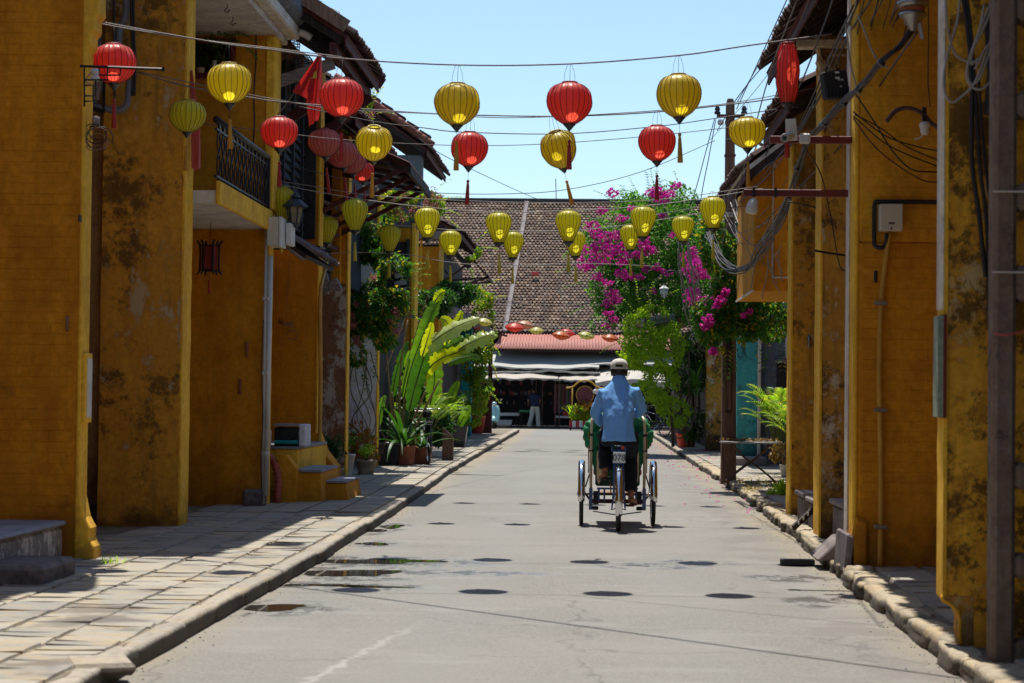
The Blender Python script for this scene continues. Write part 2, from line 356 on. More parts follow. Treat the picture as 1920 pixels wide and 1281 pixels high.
# road: worn pale asphalt, sandy edges, damp gutter on the left
PUD = [(500,1140,.42,.17),(640,1075,.62,.30),(700,1053,.85,.20),(610,1098,.5,.08),(700,1101,.35,.06),(700,1020,.25,.14),(735,988,.2,.25),(690,995,.25,.3),
       (1310,1056,.33,.10),(1480,1084,.30,.10),(1530,1128,.2,.14),(1210,1062,.35,.08),(880,1074,.5,.05)]
def road_mat():
    k = N('road_asphalt'); P = k.pos(); sx = k.n('SeparateXYZ'); k.l(P, sx.inputs[0]); X, Y = sx.outputs[0], sx.outputs[1]
    vo = k.n('TexVoronoi'); vo.inputs['Scale'].default_value = 95; k.l(P, vo.inputs['Vector'])
    n = k.noise(P, size=60, detail=4, rough=.7); n2 = k.noise(P, scale=(1,.35,1), size=1.1, detail=7, rough=.6); n3 = k.noise(P, size=.35, detail=3); n5 = k.noise(P, size=7, detail=6, rough=.7)
    c = k.mix(k.step(vo.outputs['Color'], .1, .9), (.135,.128,.112), (.242,.229,.203))
    c = k.mix(k.step(n5, .3, .7, 0, .28), c, (.15,.145,.135))
    c = k.mix(k.step(n2, .35, .7, 0, .5), c, (.195,.188,.172))
    c = k.mix(k.step(n3, .42, .6, 0, .4), c, (.235,.22,.195))
    # sandy edges
    e = k.math('MAXIMUM', k.step(X, -1.95, -2.35), k.step(X, 1.55, 2.0))
    em = k.math('MULTIPLY', e, k.step(n2, .3, .6, .25, .9)); c = k.mix(em, c, (.26,.21,.14))
    dk = k.math('MULTIPLY', k.step(X, .95, 1.5), k.step(k.noise(P, scale=(1,.5,1), size=2.1, detail=6), .45, .6, 0, .55)); c = k.mix(dk, c, (.15,.135,.12))
    # pale worn trace
    tr = k.math('ABSOLUTE', k.math('SUBTRACT', X, k.math('ADD', k.math('MULTIPLY', k.math('SUBTRACT', Y, 8.6), .17), k.math('MULTIPLY', k.math('SUBTRACT', n5, .5), .35))))
    tr = k.math('ADD', tr, 0.0)
    tt = k.math('ABSOLUTE', k.math('ADD', k.math('SUBTRACT', X, k.math('MULTIPLY', k.math('SUBTRACT', Y, 9.0), .13)), k.math('ADD', k.math('MULTIPLY', k.math('SUBTRACT', n5, .5), .3), 1.42)))
    tm = k.math('MULTIPLY', k.math('MULTIPLY', k.step(tt, .045, .0), k.step(Y, 12.5, 11.0)), .5); c = k.mix(tm, c, (.40,.39,.36))
    # cracks and tyre-dulled bands
    vc = k.n('TexVoronoi', feature='DISTANCE_TO_EDGE'); vc.inputs['Scale'].default_value = .55
    wv = k.n('VectorMath', operation='ADD'); k.l(P, wv.inputs[0]); nz = k.n('TexNoise'); nz.inputs['Scale'].default_value = 2.2; nz.inputs['Detail'].default_value = 6; k.l(P, nz.inputs['Vector']); sc_ = k.n('VectorMath', operation='SCALE'); k.l(nz.outputs['Color'], sc_.inputs[0]); sc_.inputs['Scale'].default_value = .8; k.l(sc_.outputs[0], wv.inputs[1]); k.l(wv.outputs[0], vc.inputs['Vector'])
    crk = k.math('MULTIPLY', k.step(vc.outputs['Distance'], .010, .002), k.step(k.noise(P, size=.6, detail=2, off=(4,4,4)), .5, .6)); c = k.mix(k.math('MULTIPLY', crk, .6), c, (.09,.085,.08))
    band = k.math('ABSOLUTE', k.math('SUBTRACT', k.math('ABSOLUTE', k.math('SUBTRACT', X, -.1)), .75)); c = k.mix(k.math('MULTIPLY', k.step(band, .45, .05), .25), c, (.20,.197,.19))
    n9 = k.noise(P, scale=(.5,1.6,1), size=1.4, detail=5, off=(8,1,0)); c = k.mix(k.step(n9, .56, .66, 0, .3), c, (.27,.262,.245))
    # damp
    wet = None
    for (px, py, rx, ry) in PUD:
        q = aZ(px, py); dx = k.math('DIVIDE', k.math('SUBTRACT', X, q.x), rx*1.35); dy = k.math('DIVIDE', k.math('SUBTRACT', Y, q.y), ry*2.2+.2)
        d = k.math('ADD', k.math('MULTIPLY', dx, dx), k.math('MULTIPLY', dy, dy)); v = k.step(d, 1.5, .2)
        wet = v if wet is None else k.math('MAXIMUM', wet, v)
    wet = k.math('MULTIPLY', wet, k.step(k.noise(P, scale=(1,.6,1), size=5, detail=7, rough=.7, off=(3,3,3)), .40, .56, 0, 1))
    c = k.mix(k.math('MULTIPLY', wet, .42), c, (.10,.10,.10))
    rg = k.mix(wet, (.82,.82,.82), (.16,.16,.16))
    sp = k.n('SeparateColor'); k.l(rg, sp.inputs[0])
    h = k.math('ADD', vo.outputs['Distance'], k.math('MULTIPLY', n, .6))
    return k.fin(c, sp.outputs[0], k.bump(h, .55, .006), **{'Specular IOR Level': .45})
M['road'] = road_mat()
M['water'] = simple('puddle_water', (.035,.028,.022), .02, .1, 2, 0, spec=.9)
k = N('ground_earth'); n = k.noise(k.pos(), size=.8, detail=6); M['ground'] = k.fin(k.mix(n, (.16,.13,.10), (.24,.2,.15)), .95)
g = MB().grid(lambda u, v: ((u-.5)*900, -60+v*900, -.012), 6, 6).build('ground', M['ground']); tag(g, kind='structure')
rd = MB().grid(lambda u, v: (-3+u*5.6, 1+v*74, 0), 2, 20).build('road', M['road']); tag(rd, kind='structure')
rd2 = MB().grid(lambda u, v: (-45+u*90, 75+v*10.5, 0), 8, 2).build('cross_street', M['road']); tag(rd2, kind='structure')
for i, (px, py, rx, ry) in enumerate(PUD[:8]):
    q = aZ(px, py); n = 26; vs = []
    rr = random.Random(i)
    ph = [rr.uniform(0, 6.28) for _ in range(4)]
    for a in range(n):
        t = 2*math.pi*a/n; s = 1+.22*math.sin(2*t+ph[0])+.16*math.sin(3*t+ph[1])+.1*math.sin(5*t+ph[2])+.05*math.sin(9*t+ph[3])
        x = q.x+rx*.62*s*math.cos(t); x = max(x, lerpt(KL, q.y)+.03)
        vs.append((x, q.y+ry*1.0*s*math.sin(t), .004))
    m = MB().add(vs, [tuple(range(n))]); o = m.build('puddle', M['water'], loc=(q.x, q.y, .004)); tag(o, kind='structure')
# pavements
def slab_mesh(seed, nm, mat, rough=1.0):
    r = random.Random(seed); pts = []
    for i in range(8):
        t = (i+.5)/8*2*math.pi
        sx, sy = [(1,.33),(.36,1),(-.3,1),(-1,.3),(-1,-.35),(-.33,-1),(.3,-1),(1,-.36)][i]
        if i in (0,7): sx = .5
        pts.append(None)
    base = [(.5,-.5),(.5,0),(.5,.5),(0,.5),(-.5,.5),(-.5,0),(-.5,-.5),(0,-.5)]
    j = .022*rough
    out = [(x+r.uniform(-j, j), y+r.uniform(-j, j)) for x, y in base]
    mb = MB(); lo = [(x, y, -.5) for x, y in out]; mid = [(x, y, .12) for x, y in out]
    up = [(x*.955, y*.965, .5+r.uniform(-.1, .1)*rough) for x, y in out]; ce = [(0, 0, .5+r.uniform(-.06, .08)*rough)]
    mb.add(lo+mid+up+ce, [(i, (i+1)%8, 8+(i+1)%8, 8+i) for i in range(8)]+[(8+i, 8+(i+1)%8, 16+(i+1)%8, 16+i) for i in range(8)]+[(16+i, 16+(i+1)%8, 24) for i in range(8)])
    return mb.mesh(nm, mat)
SLABS = [slab_mesh(s, 'paving_slab', M['slab']) for s in range(7)]
KERBS = [slab_mesh(50+s, 'kerb_stone', M['kerb'], .45) for s in range(6)]
def boulder(seed, mat, pw=3.2, amp=.05):
    bm = bmesh.new(); bmesh.ops.create_cube(bm, size=2); bmesh.ops.subdivide_edges(bm, edges=bm.edges[:], cuts=4, use_grid_fill=True)
    for v in bm.verts:
        p = v.co; l = (abs(p.x)**pw+abs(p.y)**pw+abs(p.z)**pw)**(1/pw); q = p/l
        v.co = q*.5*(1+amp*1.6*mn.noise(q*1.6+Vector((seed*3.1, 0, 0)))+amp*mn.noise(q*4+Vector((seed, 9, 0))))*1.06
    me = bpy.data.meshes.new('kerb_stone'); bm.to_mesh(me); bm.free(); me.materials.append(mat); me.shade_smooth(); return me
ks = M['kerb'].copy(); ks.name = 'sandy_kerb_stone'
for nd in ks.node_tree.nodes:
    if nd.type == 'MIX':
        for i in (6, 7):
            cc = nd.inputs[i].default_value; nd.inputs[i].default_value = (min(1, cc[0]*1.15), cc[1]*1.08, cc[2]*.92, 1)
M['kerb_sandy'] = ks
ROUGH = [boulder(s, ks, 6.5, .10) for s in range(8)]
KERBS = [boulder(30+s, M['kerb'], 9, .035) for s in range(6)]
def pavement(name, tb, side, xo, y0, y1):
    ys = [y0+(y1-y0)*i/40 for i in range(41)]; mb = MB()
    inner = [(lerpt(tb, y)+side*.1, y) for y in ys]
    vs = [(x, y, .10) for x, y in inner]+[(xo, y, .10) for _, y in inner]+[(x, y, -.01) for x, y in inner]
    n = 41; mb.add(vs, [(i, i+1, n+i+1, n+i) for i in range(n-1)]+[(i, 2*n+i, 2*n+i+1, i+1) for i in range(n-1)])
    o = mb.build(name, M['bed']); tag(o, kind='structure'); return o
pl = pavement('pavement', KL, -1, -12, 2, 74); pr = pavement('pavement', KR, 1, 12, 2, 74)
r1 = random.Random(3)
y = 7.8
while y < 46:
    L = r1.uniform(.8, 1.25) if y > 9 else 1.1
    x = lerpt(KL, y+L/2); a = math.atan2(-(lerpt(KL, y+L)-lerpt(KL, y)), L)
    piece('kerb_stone', r1.choice(KERBS), pl, (x-.062+r1.uniform(-.014, .014), y+L/2, .044+r1.uniform(-.004, .004)), (r1.uniform(-.004,.004), r1.uniform(-.01,.01), a+r1.uniform(-.012,.012)), (.125+r1.uniform(-.01,.01), L-.008, .115)); y += L
m = MB()
while y < 73.6:
    L = r1.uniform(.9, 1.5); x = lerpt(KL, y+L/2); m.box(x-.2, x+r1.uniform(-.015,.015), y, y+L-.02, 0, .125+r1.uniform(-.008,.008)); y += L
tag(m.build('kerb_run', M['kerb'], pl, bevel=.015), kind='stuff')
y = 7.9; nrow = 0; far = MB()
cols = [(-.13-.37*i) for i in range(5)]
coly = [7.6+r1.uniform(0, .4) for _ in range(5)]
for ci in range(5):
    y = coly[ci]
    while y < 60:
        L = r1.choice([.18, .22, .28, .3, .36, .45])
        x1 = lerpt(KL, y+L/2)+cols[ci]; w_ = .35
        if ci == 4 and not (15.6 < y < 18.2 or y < 14.2 or y > 19): w_ = .35
        if y < 21:
            piece('paving_slab', r1.choice(SLABS), pl, (x1-w_/2, y+L/2, .085+r1.uniform(-.003, .003)), (r1.uniform(-.006,.006), r1.uniform(-.008,.008), r1.uniform(-.012,.012)), (w_-r1.uniform(.0,.008)+.008, L-r1.uniform(.002,.010), .05))
        else:
            far.box(x1-w_+.01, x1, y, y+L-.012, .08, .12+r1.uniform(-.004, .004))
        y += L
tag(far.build('paving_run', M['slab'], pl), kind='stuff')
# right: rough, sunken kerb stones
y = 7.6
while y < 40:
    L = r1.uniform(.35, .85); x = lerpt(KR, y+L/2); a = math.atan2(-(lerpt(KR, y+L)-lerpt(KR, y)), L)
    wd = r1.uniform(.17, .25)
    piece('kerb_stone', r1.choice(ROUGH), pr, (x+wd/2+r1.uniform(-.025, .025), y+L/2, .045+r1.uniform(-.02, .010)), (r1.uniform(-.05,.05), r1.uniform(-.06,.06), a+r1.uniform(-.06,.06)), (wd, L*1.03, .14)); y += L
m = MB()
while y < 73.6:
    L = r1.uniform(.5, 1.0); x = lerpt(KR, y+L/2); m.box(x+r1.uniform(-.015,.015), x+.2, y, y+L-.02, 0, .115+r1.uniform(-.01,.01)); y += L
tag(m.build('kerb_run', M['kerb'], pr, bevel=.015), kind='stuff')
far = MB()
for ci in range(7):
    y = 7.6+r1.uniform(0, .4)
    while y < 60:
        L = r1.choice([.3, .4, .42, .45, .55]); x0 = lerpt(KR, y+L/2)+.22+.36*ci
        if ci < 2 and y < 31 or (22.4 < y < 31 and ci < 4):
            piece('paving_slab', r1.choice(SLABS), pr, (x0+.175, y+L/2, .096+r1.uniform(-.006, .007)), (r1.uniform(-.012,.012), r1.uniform(-.015,.015), r1.uniform(-.012,.012)), (.335, L-r1.uniform(.006,.02), .05))
        elif y > 22: far.box(x0, x0+.35, y, y+L-.012, .08, .118+r1.uniform(-.004, .004))
        y += L
tag(far.build('paving_run', M['slab'], pr), kind='stuff')
# sandy litter washed against the right kerb
m = MB(); r2 = random.Random(5)
for i in range(420):
    y = r2.uniform(8, 30); x = lerpt(KR, y)-abs(r2.gauss(0, .10)); s = r2.uniform(.002, .006)
    m.cbox((x, y, s*.4), (s*r2.uniform(1,2), s, s*.8), Matrix.Rotation(r2.uniform(0,3), 3, 'Z'))
for i in range(250):
    y = r2.uniform(8, 30); x = lerpt(KL, y)+abs(r2.gauss(0, .10)); s = r2.uniform(.002, .006)
    m.cbox((x, y, s*.4), (s*r2.uniform(1,2), s, s*.8), Matrix.Rotation(r2.uniform(0,3), 3, 'Z'))
tag(m.build('road_grit', M['kerb']), 'sandy grit washed along both kerbs of the road', 'grit', kind='stuff')
# ============================================================ BUILDING KIT
def roof(parent, xe, ze, xr, zr, y0, y1, mat=None, rake=True, purlins=True, name='roof', tilew=.17, course=.24, under=None, indiv=True, wv=.04):
    """pitched roof rising from the eave (xe, ze) to the ridge (xr, zr), running along the street y0..y1"""
    mat = mat or M['tile']; E0 = Vector((xe, 0, ze)); Rr = Vector((xr, 0, zr)); L = (Rr-E0).length; d = (Rr-E0)/L
    nrm = Vector((-d.z, 0, d.x)); nrm = nrm if nrm.z > 0 else -nrm
    a = MB()
    A, B = E0-nrm*.05, Rr-nrm*.05; t = nrm*.025
    a.add([(*(A-t).xz, 0)]*0, [])
    vs = []
    for y in (y0, y1):
        for p in (A-t, B-t, B+t, A+t): vs.append((p.x, y, p.z))
    a.add(vs, [(0,1,2,3),(7,6,5,4),(0,4,5,1),(1,5,6,2),(2,6,7,3),(3,7,4,0)])
    r = a.build(name, under or M['wood_redbrown'], parent)
    if purlins:
        p = MB(); n = max(3, int((y1-y0)/.45))
        for i in range(n+1):
            y = y0+.04+(y1-y0-.08)*i/n; q0 = E0+d*.04-nrm*.12; q1 = E0+d*min(L, 2.2)-nrm*.12
            p.bar((q0.x, y, q0.z), (q1.x, y, q1.z), .05, .08)
        p.build('rafter', M['wood_dark'], r)
        f = MB(); q = E0-nrm*.09-d*.01; f.bar((q.x, y0-.02, q.z), (q.x, y1+.02, q.z), .02, .13); f.build('fascia', M['wood_redbrown'], r)
    # tiles: stepped, wavy courses
    m = MB(); nc = max(2, int(L/course)); nt_ = int((y1-y0+.1)/tilew); rr = random.Random(int(abs(xe*100+y0*10)))
    def hump(j): return (0, .045, .06, .045)[j % 4]
    for c in range(1 if indiv else 0, nc):
        s0 = c*course-.03; s1 = (c+1)*course+.02; ys = []
        row = []
        for j in range(nt_*4+1):
            y = y0-.05+j*tilew/4; jit = rr.uniform(-.006, .006)
            b = E0+d*(s0+jit*2)+nrm*(.03+hump(j)+jit); tp = E0+d*s1+nrm*(.0+hump(j)*.8)
            row.append(((b.x, y, b.z), (tp.x, y, tp.z), (b.x-nrm.x*.02, y, b.z-nrm.z*.02)))
        vs = [p for q in row for p in q]; fs = []
        for j in range(len(row)-1):
            fs += [(3*j, 3*j+1, 3*j+4, 3*j+3), (3*j, 3*j+3, 3*j+5, 3*j+2)]
        m.add(vs, fs)
    tag(m.build('tile_courses', mat, r, recalc=False), kind='stuff')
    if indiv:
        t = MB(); n = 5; vs = []
        for s, k_ in ((-.055, 1.0), (course+.02, .85)):
            for i in range(n):
                an = math.pi*i/(n-1); vs.append((s, -math.cos(an)*tilew*.46*k_, math.sin(an)*.06*k_+.03))
        for s, k_ in ((-.055, 1.0), (course+.02, .85)):
            for i in range(n):
                an = math.pi*i/(n-1); vs.append((s, -math.cos(an)*tilew*.38*k_, math.sin(an)*.045*k_+.025))
        fs = [(i, i+1, n+i+1, n+i) for i in range(n-1)]+[(2*n+i, 3*n+i, 3*n+i+1, 2*n+i+1) for i in range(n-1)]+[(i, 2*n+i, 2*n+i+1, i+1) for i in range(n-1)]+[(0, n, 3*n, 2*n), (n-1, 3*n-1, 4*n-1, 2*n-1)][:0]
        me = t.add(vs, fs).mesh('roof_tile', mat)
        rot = Matrix((d, Vector((0,1,0)), d.cross(Vector((0,1,0))))).transposed()
        if (rot@Vector((0,0,1))).z < 0: rot = Matrix((d, Vector((0,-1,0)), d.cross(Vector((0,-1,0))))).transposed()
        cnt = min(int((y1-y0+.05)/tilew), 60)
        for i in range(cnt):
            e = rot.copy() @ Matrix.Rotation(rr.uniform(-.04, .04), 3, 'Z')
            piece('roof_tile', me, r, (xe+rr.uniform(-.015,.015), y0-.03+tilew*(i+.5), ze+rr.uniform(-.006,.008)), e.to_euler())
    return r
def wallbox(parent, name, mat, x0, x1, y0, y1, z0, z1, bevel=.015, holes=()):
    """wall facing the camera or the street; holes = (x0,x1,z0,z1) openings through y"""
    m = MB()
    if not holes: m.box(x0, x1, y0, y1, z0, z1)
    else:
        a, b, c, d = holes[0]
        m.box(x0, a, y0, y1, z0, z1).box(b, x1, y0, y1, z0, z1).box(a, b, y0, y1, z0, c).box(a, b, y0, y1, d, z1)
        bevel = 0
    return m.build(name, mat, parent, bevel=bevel)
def rough_wall(parent, name, mat, x0, x1, y0, y1, z0, z1, amp=.012, seed=0):
    """hand-plastered pier: subdivided, slightly wavering faces"""
    m = MB(); nx = max(1, int((x1-x0)/.12)); ny = max(1, int((y1-y0)/.15)); nz = max(1, int((z1-z0)/.12))
    def W(p):
        v = mn.noise_vector(Vector(p)*1.7+Vector((seed, 0, 0)))*amp + mn.noise_vector(Vector(p)*6+Vector((seed, 3, 0)))*amp*.35
        return Vector(p)+v
    m.grid(lambda u, v: W((x0+(x1-x0)*u, y0, z0+(z1-z0)*v)), nx, nz)
    m.grid(lambda u, v: W((x0+(x1-x0)*u, y1, z0+(z1-z0)*v)), nx, nz)
    m.grid(lambda u, v: W((x0, y0+(y1-y0)*u, z0+(z1-z0)*v)), ny, nz)
    m.grid(lambda u, v: W((x1, y0+(y1-y0)*u, z0+(z1-z0)*v)), ny, nz)
    m.grid(lambda u, v: W((x0+(x1-x0)*u, y0+(y1-y0)*v, z1)), nx, ny)
    o = m.build(name, mat, parent, smooth=False)
    bm = bmesh.new(); bm.from_mesh(o.data); bmesh.ops.remove_doubles(bm, verts=bm.verts, dist=.0005); bmesh.ops.recalc_face_normals(bm, faces=bm.faces)
    for e in bm.edges:
        if len(e.link_faces) == 2: e.smooth = e.calc_face_angle(0) < R(40)
    for f in bm.faces: f.smooth = True
    bm.to_mesh(o.data); bm.free(); return o
def bricks(parent, mat, x0, x1, y, z0, z1, bh=.075, bl=.235, seed=0, limit=300, proud=.006):
    """painted bricks, each a piece standing a few mm proud of the wall face at y (camera side)"""
    r = random.Random(seed); mes = []
    for s in range(5):
        m = MB(); q = random.Random(s+seed); o_ = [q.uniform(-.03,.03) for _ in range(8)]
        fr = [(-.5,-.5),(.5,-.5),(.5,.5),(-.5,.5)]
        back = [(a, .5, b) for a, b in fr]; mid = [(a, -.2, b) for a, b in fr]; fro = [(a*.985+o_[i]*.1, -.5+o_[4+i]*3, b*.95+o_[i]*.5) for i, (a, b) in enumerate(fr)]
        m.add(back+mid+fro, [(i, (i+1)%4, 4+(i+1)%4, 4+i) for i in range(4)]+[(4+i, 4+(i+1)%4, 8+(i+1)%4, 8+i) for i in range(4)]+[(8,9,10,11)])
        mes.append(m.mesh('brick', mat))
    n = 0; row = 0; z = z0
    while z+bh < z1 and n < limit:
        x = x0+(bl/2 if row % 2 else 0)
        if row % 2: 
            piece('brick', r.choice(mes), parent, (x0+bl/4, y, z+bh/2), (0,0,0), (bl/2-.003, .006, bh-.003)); n += 1
        while x < x1-.05 and n < limit:
            l = min(bl, x1-x); piece('brick', r.choice(mes), parent, (x+l/2, y+r.uniform(-.001, .002), z+bh/2), (0, 0, r.uniform(-.008, .008)), (l-.003, .006, bh-.003)); n += 1; x += bl
        z += bh; row += 1
def pier(parent, side, xe, xi, y0, y1, z0, z1, fm, sm, seed=0, amp=.008, nm='pier', em=None):
    """pier whose street face (at xe, looking towards side) carries a brighter skin sm, its light painted in"""
    a, b = sorted((xe-side*.012, xi))
    o = rough_wall(parent, nm, M[fm], a, b, y0, y1, z0, z1, amp, seed)
    a, b = sorted((xe, xe-side*.016))
    m = MB(); n = max(2, int((z1-z0)/.15)); r = random.Random(seed)
    vs = []
    for i in range(n+1):
        z = z0+(z1-z0)*i/n; j = r.uniform(-.004, .004); k_ = r.uniform(-.003, .003)
        for (x, y) in ((xe+k_, y0-.006+j), (xe-side*.02, y0-.006+j), (xe-side*.02, y1), (xe+k_, y1)): vs.append((x, y, z))
    m.add(vs, [(4*i+q, 4*i+(q+1)%4, 4*i+4+(q+1)%4, 4*i+4+q) for i in range(n) for q in range(4)])
    m.build(nm+'_edge', M[sm], parent, smooth=False); return o
# ============================================================ LEFT ROW
# --- house beside the viewer (only its shade reaches the picture)
h = empty('yellow_house', (-4.1, 8, 0), 'yellow house front at the far left, nearest the viewer, mostly out of frame', 'house', 'yellow old town houses')
wallbox(h, 'wall', M['ochre'], -9, -4.6, 2, 12.2, 0, 6.2); roof(h, -4.5, 6.3, -7.4, 8.6, 1.8, 12.4, indiv=False)
# --- P1
h = empty('yellow_house', (-3.85, 15, 0), 'house end wall of painted ochre brick at the left edge with a raised stone porch', 'house', 'yellow old town houses')
wallbox(h, 'wall', M['ochre_dark'], -9, -3.88, 15.0, 15.2, -.02, 7.0)
wl = [c for c in h.children if c.name.startswith('wall')][0]
bricks(wl, M['ochre_dark'], -5.28, -3.93, 14.999, .42, 4.5, bh=.082, bl=.26, seed=2, limit=300)
# street-side corner pilaster with flared foot and moulded head
m = MB(); prof = [(-3.90,.1),(-3.74,.1),(-3.75,.20),(-3.79,.26),(-3.785,.34),(-3.83,.42),(-3.865,.58),(-3.87,3.98),(-3.84,4.02),(-3.84,4.10),(-3.81,4.14),(-3.81,4.22),(-3.78,4.27),(-3.785,4.4),(-3.75,4.47),(-3.75,6.6),(-3.90,6.6)]
m.prism(prof, 14.985, 15.22); m.build('corner_pilaster', M['ochre_lit'], h, bevel=.01)
m = MB(); m.box(-3.868, -3.835, 15.0, 15.2, 1.14, 1.67); f = m.build('sign_frame', M['ochre_lit'], h, bevel=.006)
MB().box(-3.836, -3.828, 15.04, 15.17, 1.18, 1.63).build('sign_plate', M['pvc_white'], f)
m = MB(); m.box(-9, -3.98, 13.1, 14.97, .0, .36); m.build('porch', M['stone_peel'], h, bevel=.03)
m = MB(); m.box(-9, -3.95, 13.07, 14.98, .362, .40); m.build('porch_slab', M['step_top'], h, bevel=.02)
m = MB(); m.box(-4.3, -3.56, 12.9, 13.75, .08, .235); m.build('step', M['stone_dark'], h, bevel=.03)
wallbox(h, 'front_wall', M['ochre'], -9, -5.1, 15.5, 18.7, 0, 6.2)
roof(h, -4.15, 6.3, -7.5, 8.8, 13.0, 17.2, indiv=False)
MB().tube([(-3.975, 14.97, 1.83), (-3.975, 14.97, 1.95)], .012, 8).build('incense_holder', M['wood_tan'], h, smooth=True)
# --- P2 / L3: house with balcony
h = empty('yellow_house', (-3.85, 18.8, 0), 'ochre house with an iron railed balcony between a tall stained pier and a hooked wall', 'house', 'yellow old town houses')
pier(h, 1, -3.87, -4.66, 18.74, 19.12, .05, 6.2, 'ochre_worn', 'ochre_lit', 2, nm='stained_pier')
rough_wall(h, 'side_wall', M['dull'], -8, -4.655, 18.86, 19.15, 0, 6.2, seed=8)
wallbox(h, 'plinth_block', M['wood_dark'], -4.75, -4.56, 18.78, 18.9, .08, .30, .02)
# bay wall facing the viewer with a dark niche upstairs
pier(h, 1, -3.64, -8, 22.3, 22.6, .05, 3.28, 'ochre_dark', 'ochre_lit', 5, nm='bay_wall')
wallbox(h, 'upper_wall', M['ochre_clean'], -8, -3.64, 22.3, 22.7, 3.28, 5.42, holes=((-4.62, -4.06, 4.98, 5.40),))
MB().box(-3.70, -3.60, 22.27, 22.73, 3.45, 5.42).build('upper_pilaster', M['ochre_lit'], h, bevel=.01)
MB().box(-4.75, -4.0, 22.75, 22.85, 4.9, 5.45).build('niche_back', M['dark_in'], h)
MB().box(-4.66, -4.02, 22.16, 22.34, 4.93, 4.975).build('niche_shelf', M['iron_red'], h, bevel=.005)
MB().box(-4.64, -4.60, 22.2, 22.3, 4.98, 5.4).build('niche_frame', M['iron_red'], h)
MB().box(-4.09, -4.05, 22.2, 22.3, 4.98, 5.4).build('niche_frame', M['iron_red'], h)
m = MB(); m.box(-6.5, -3.64, 19.15, 22.29, 3.22, 3.34); b = m.build('balcony_floor', M['white_soffit'], h)
m = MB(); m.box(-3.645, -3.60, 19.1, 22.3, 3.20, 3.43); m.build('balcony_edge', M['ochre_lit'], b, bevel=.012)
wallbox(h, 'front_wall', M['ochre'], -8, -5.0, 19.1, 22.3, 0, 5.4)
MB().box(-5.0, -4.95, 19.6, 20.4, 3.4, 5.2).build('balcony_door', M['wood_blueblack'], h)
m = MB(); m.box(-8, -3.56, 19.1, 22.93, 5.42, 5.5); c_ = m.build('roof_slab', M['white_soffit'], h, bevel=.01)
m = MB(); m.box(-8, -3.44, 18.6, 23.05, 5.503, 5.66); m.build('slab_edge', M['white_trim'], c_, bevel=.02)
m = MB(); m.prism([(-3.44,5.66),(-3.36,5.74),(-3.36,5.9),(-3.6,6.05),(-8,6.05),(-8,5.66)], 18.3, 23.05); m.build('cornice', M['grey_wall'], h, bevel=.02)
roof(h, -3.5, 6.1, -7.5, 8.6, 17.6, 22.9, indiv=False)
m = MB()
m.tube([(-3.44, 22.95, 5.58), (-3.36, 22.98, 5.56), (-3.30, 22.98, 5.52)], .045, 10); m.build('gutter_spout', M['pvc_white'], h, smooth=True)
m = MB(); m.box(-3.87, -3.62, 22.12, 22.3, .1, .3); m.build('wall_foot', M['stone_dark'], h, bevel=.03)
for zz, xx in ((1.78, -3.87), (1.36, -3.94)):
    MB().tube([(xx, 22.27, zz), (xx, 22.27, zz+.17)], .018, 8).build('incense_holder', M['terracotta'], h, smooth=True)
for px, py in ((426, 8), (437, 32)):
    q = aZ(px, py, 5.4); MB().tube([q, q+Vector((0,0,-.04)), q+Vector((-.03,0,-.07)), q+Vector((.0,0,-.09)), q+Vector((.03,0,-.06))], .006, 6).build('ceiling_hook', M['iron'], c_)
# balcony railing: a thing of its own bars
ra = empty('railing', (-3.66, 20.7, 3.43)); ra.parent = h; ra.location = Vector((-3.66, 20.7, 3.43))-org(h)
m = MB(); m.tube([(-3.66, 19.15, 4.03), (-3.66, 22.22, 4.03)], .034, 12); m.build('handrail', M['iron'], ra, smooth=True)
m = MB(); m.box(-3.675, -3.645, 19.15, 22.28, 3.47, 3.49); m.build('bottom_rail', M['iron'], ra)
m = MB(); m.box(-3.67, -3.65, 19.15, 22.28, 3.93, 3.95); m.build('top_rail', M['iron'], ra)
br = MB(); br.tube([(0, 0, 0), (0, .06, .08), (0, .085, .16), (0, .03, .235), (0, -.03, .28), (0, -.085, .35), (0, -.06, .42), (0, 0, .47)], .009, 6); bme = br.mesh('baluster', M['iron'], smooth=True)
bl_ = MB(); bl_.box(-.012, .012, -.02, .02, 0, .12); blm = bl_.mesh('spacer', M['iron'])
for i in range(13):
    y = 19.30+i*.235
    piece('baluster', bme, ra, (-3.66, y, 3.46), (0, 0, 0)); piece('baluster', bme, ra, (-3.66, y, 3.46), (0, 0, math.pi))
    if 1: piece('rail_post', blm, ra, (-3.66, y, 3.92))
MB().box(-3.69, -3.63, 22.2, 22.27, 3.43, 4.05).build('end_post', M['iron'], ra, bevel=.008)
# blue-grey louvred shutters high between P1 and P2
h2 = empty('louvred_shutter', (-4.75, 18.6, 4.2), 'blue grey louvred shutter panel high on the wall at the upper left', 'shutter')
for i in range(5):
    x = -4.86+i*.045
    pts = [(x, 18.6, 5.2), (x, 18.6, 4.42), (x+.01, 18.58, 4.36), (x+.035, 18.56, 4.3), (x+.03, 18.55, 4.22), (x+.0, 18.54, 4.15), (x-.02, 18.54, 4.1)]
    MB().tube(pts, .016, 6).build('slat', simple('blue_grey_paint', (.10,.17,.20), .5) if i == 0 else bpy.data.materials['blue_grey_paint'], h2, smooth=True)
MB().bar((-4.88, 18.57, 4.12), (-4.62, 18.57, 4.0), .03, .03).build('frame', M['iron'], h2)
MB().bar((-4.62, 18.57, 4.0), (-4.62, 18.57, 4.55), .02, .02).build('frame', M['iron'], h2)
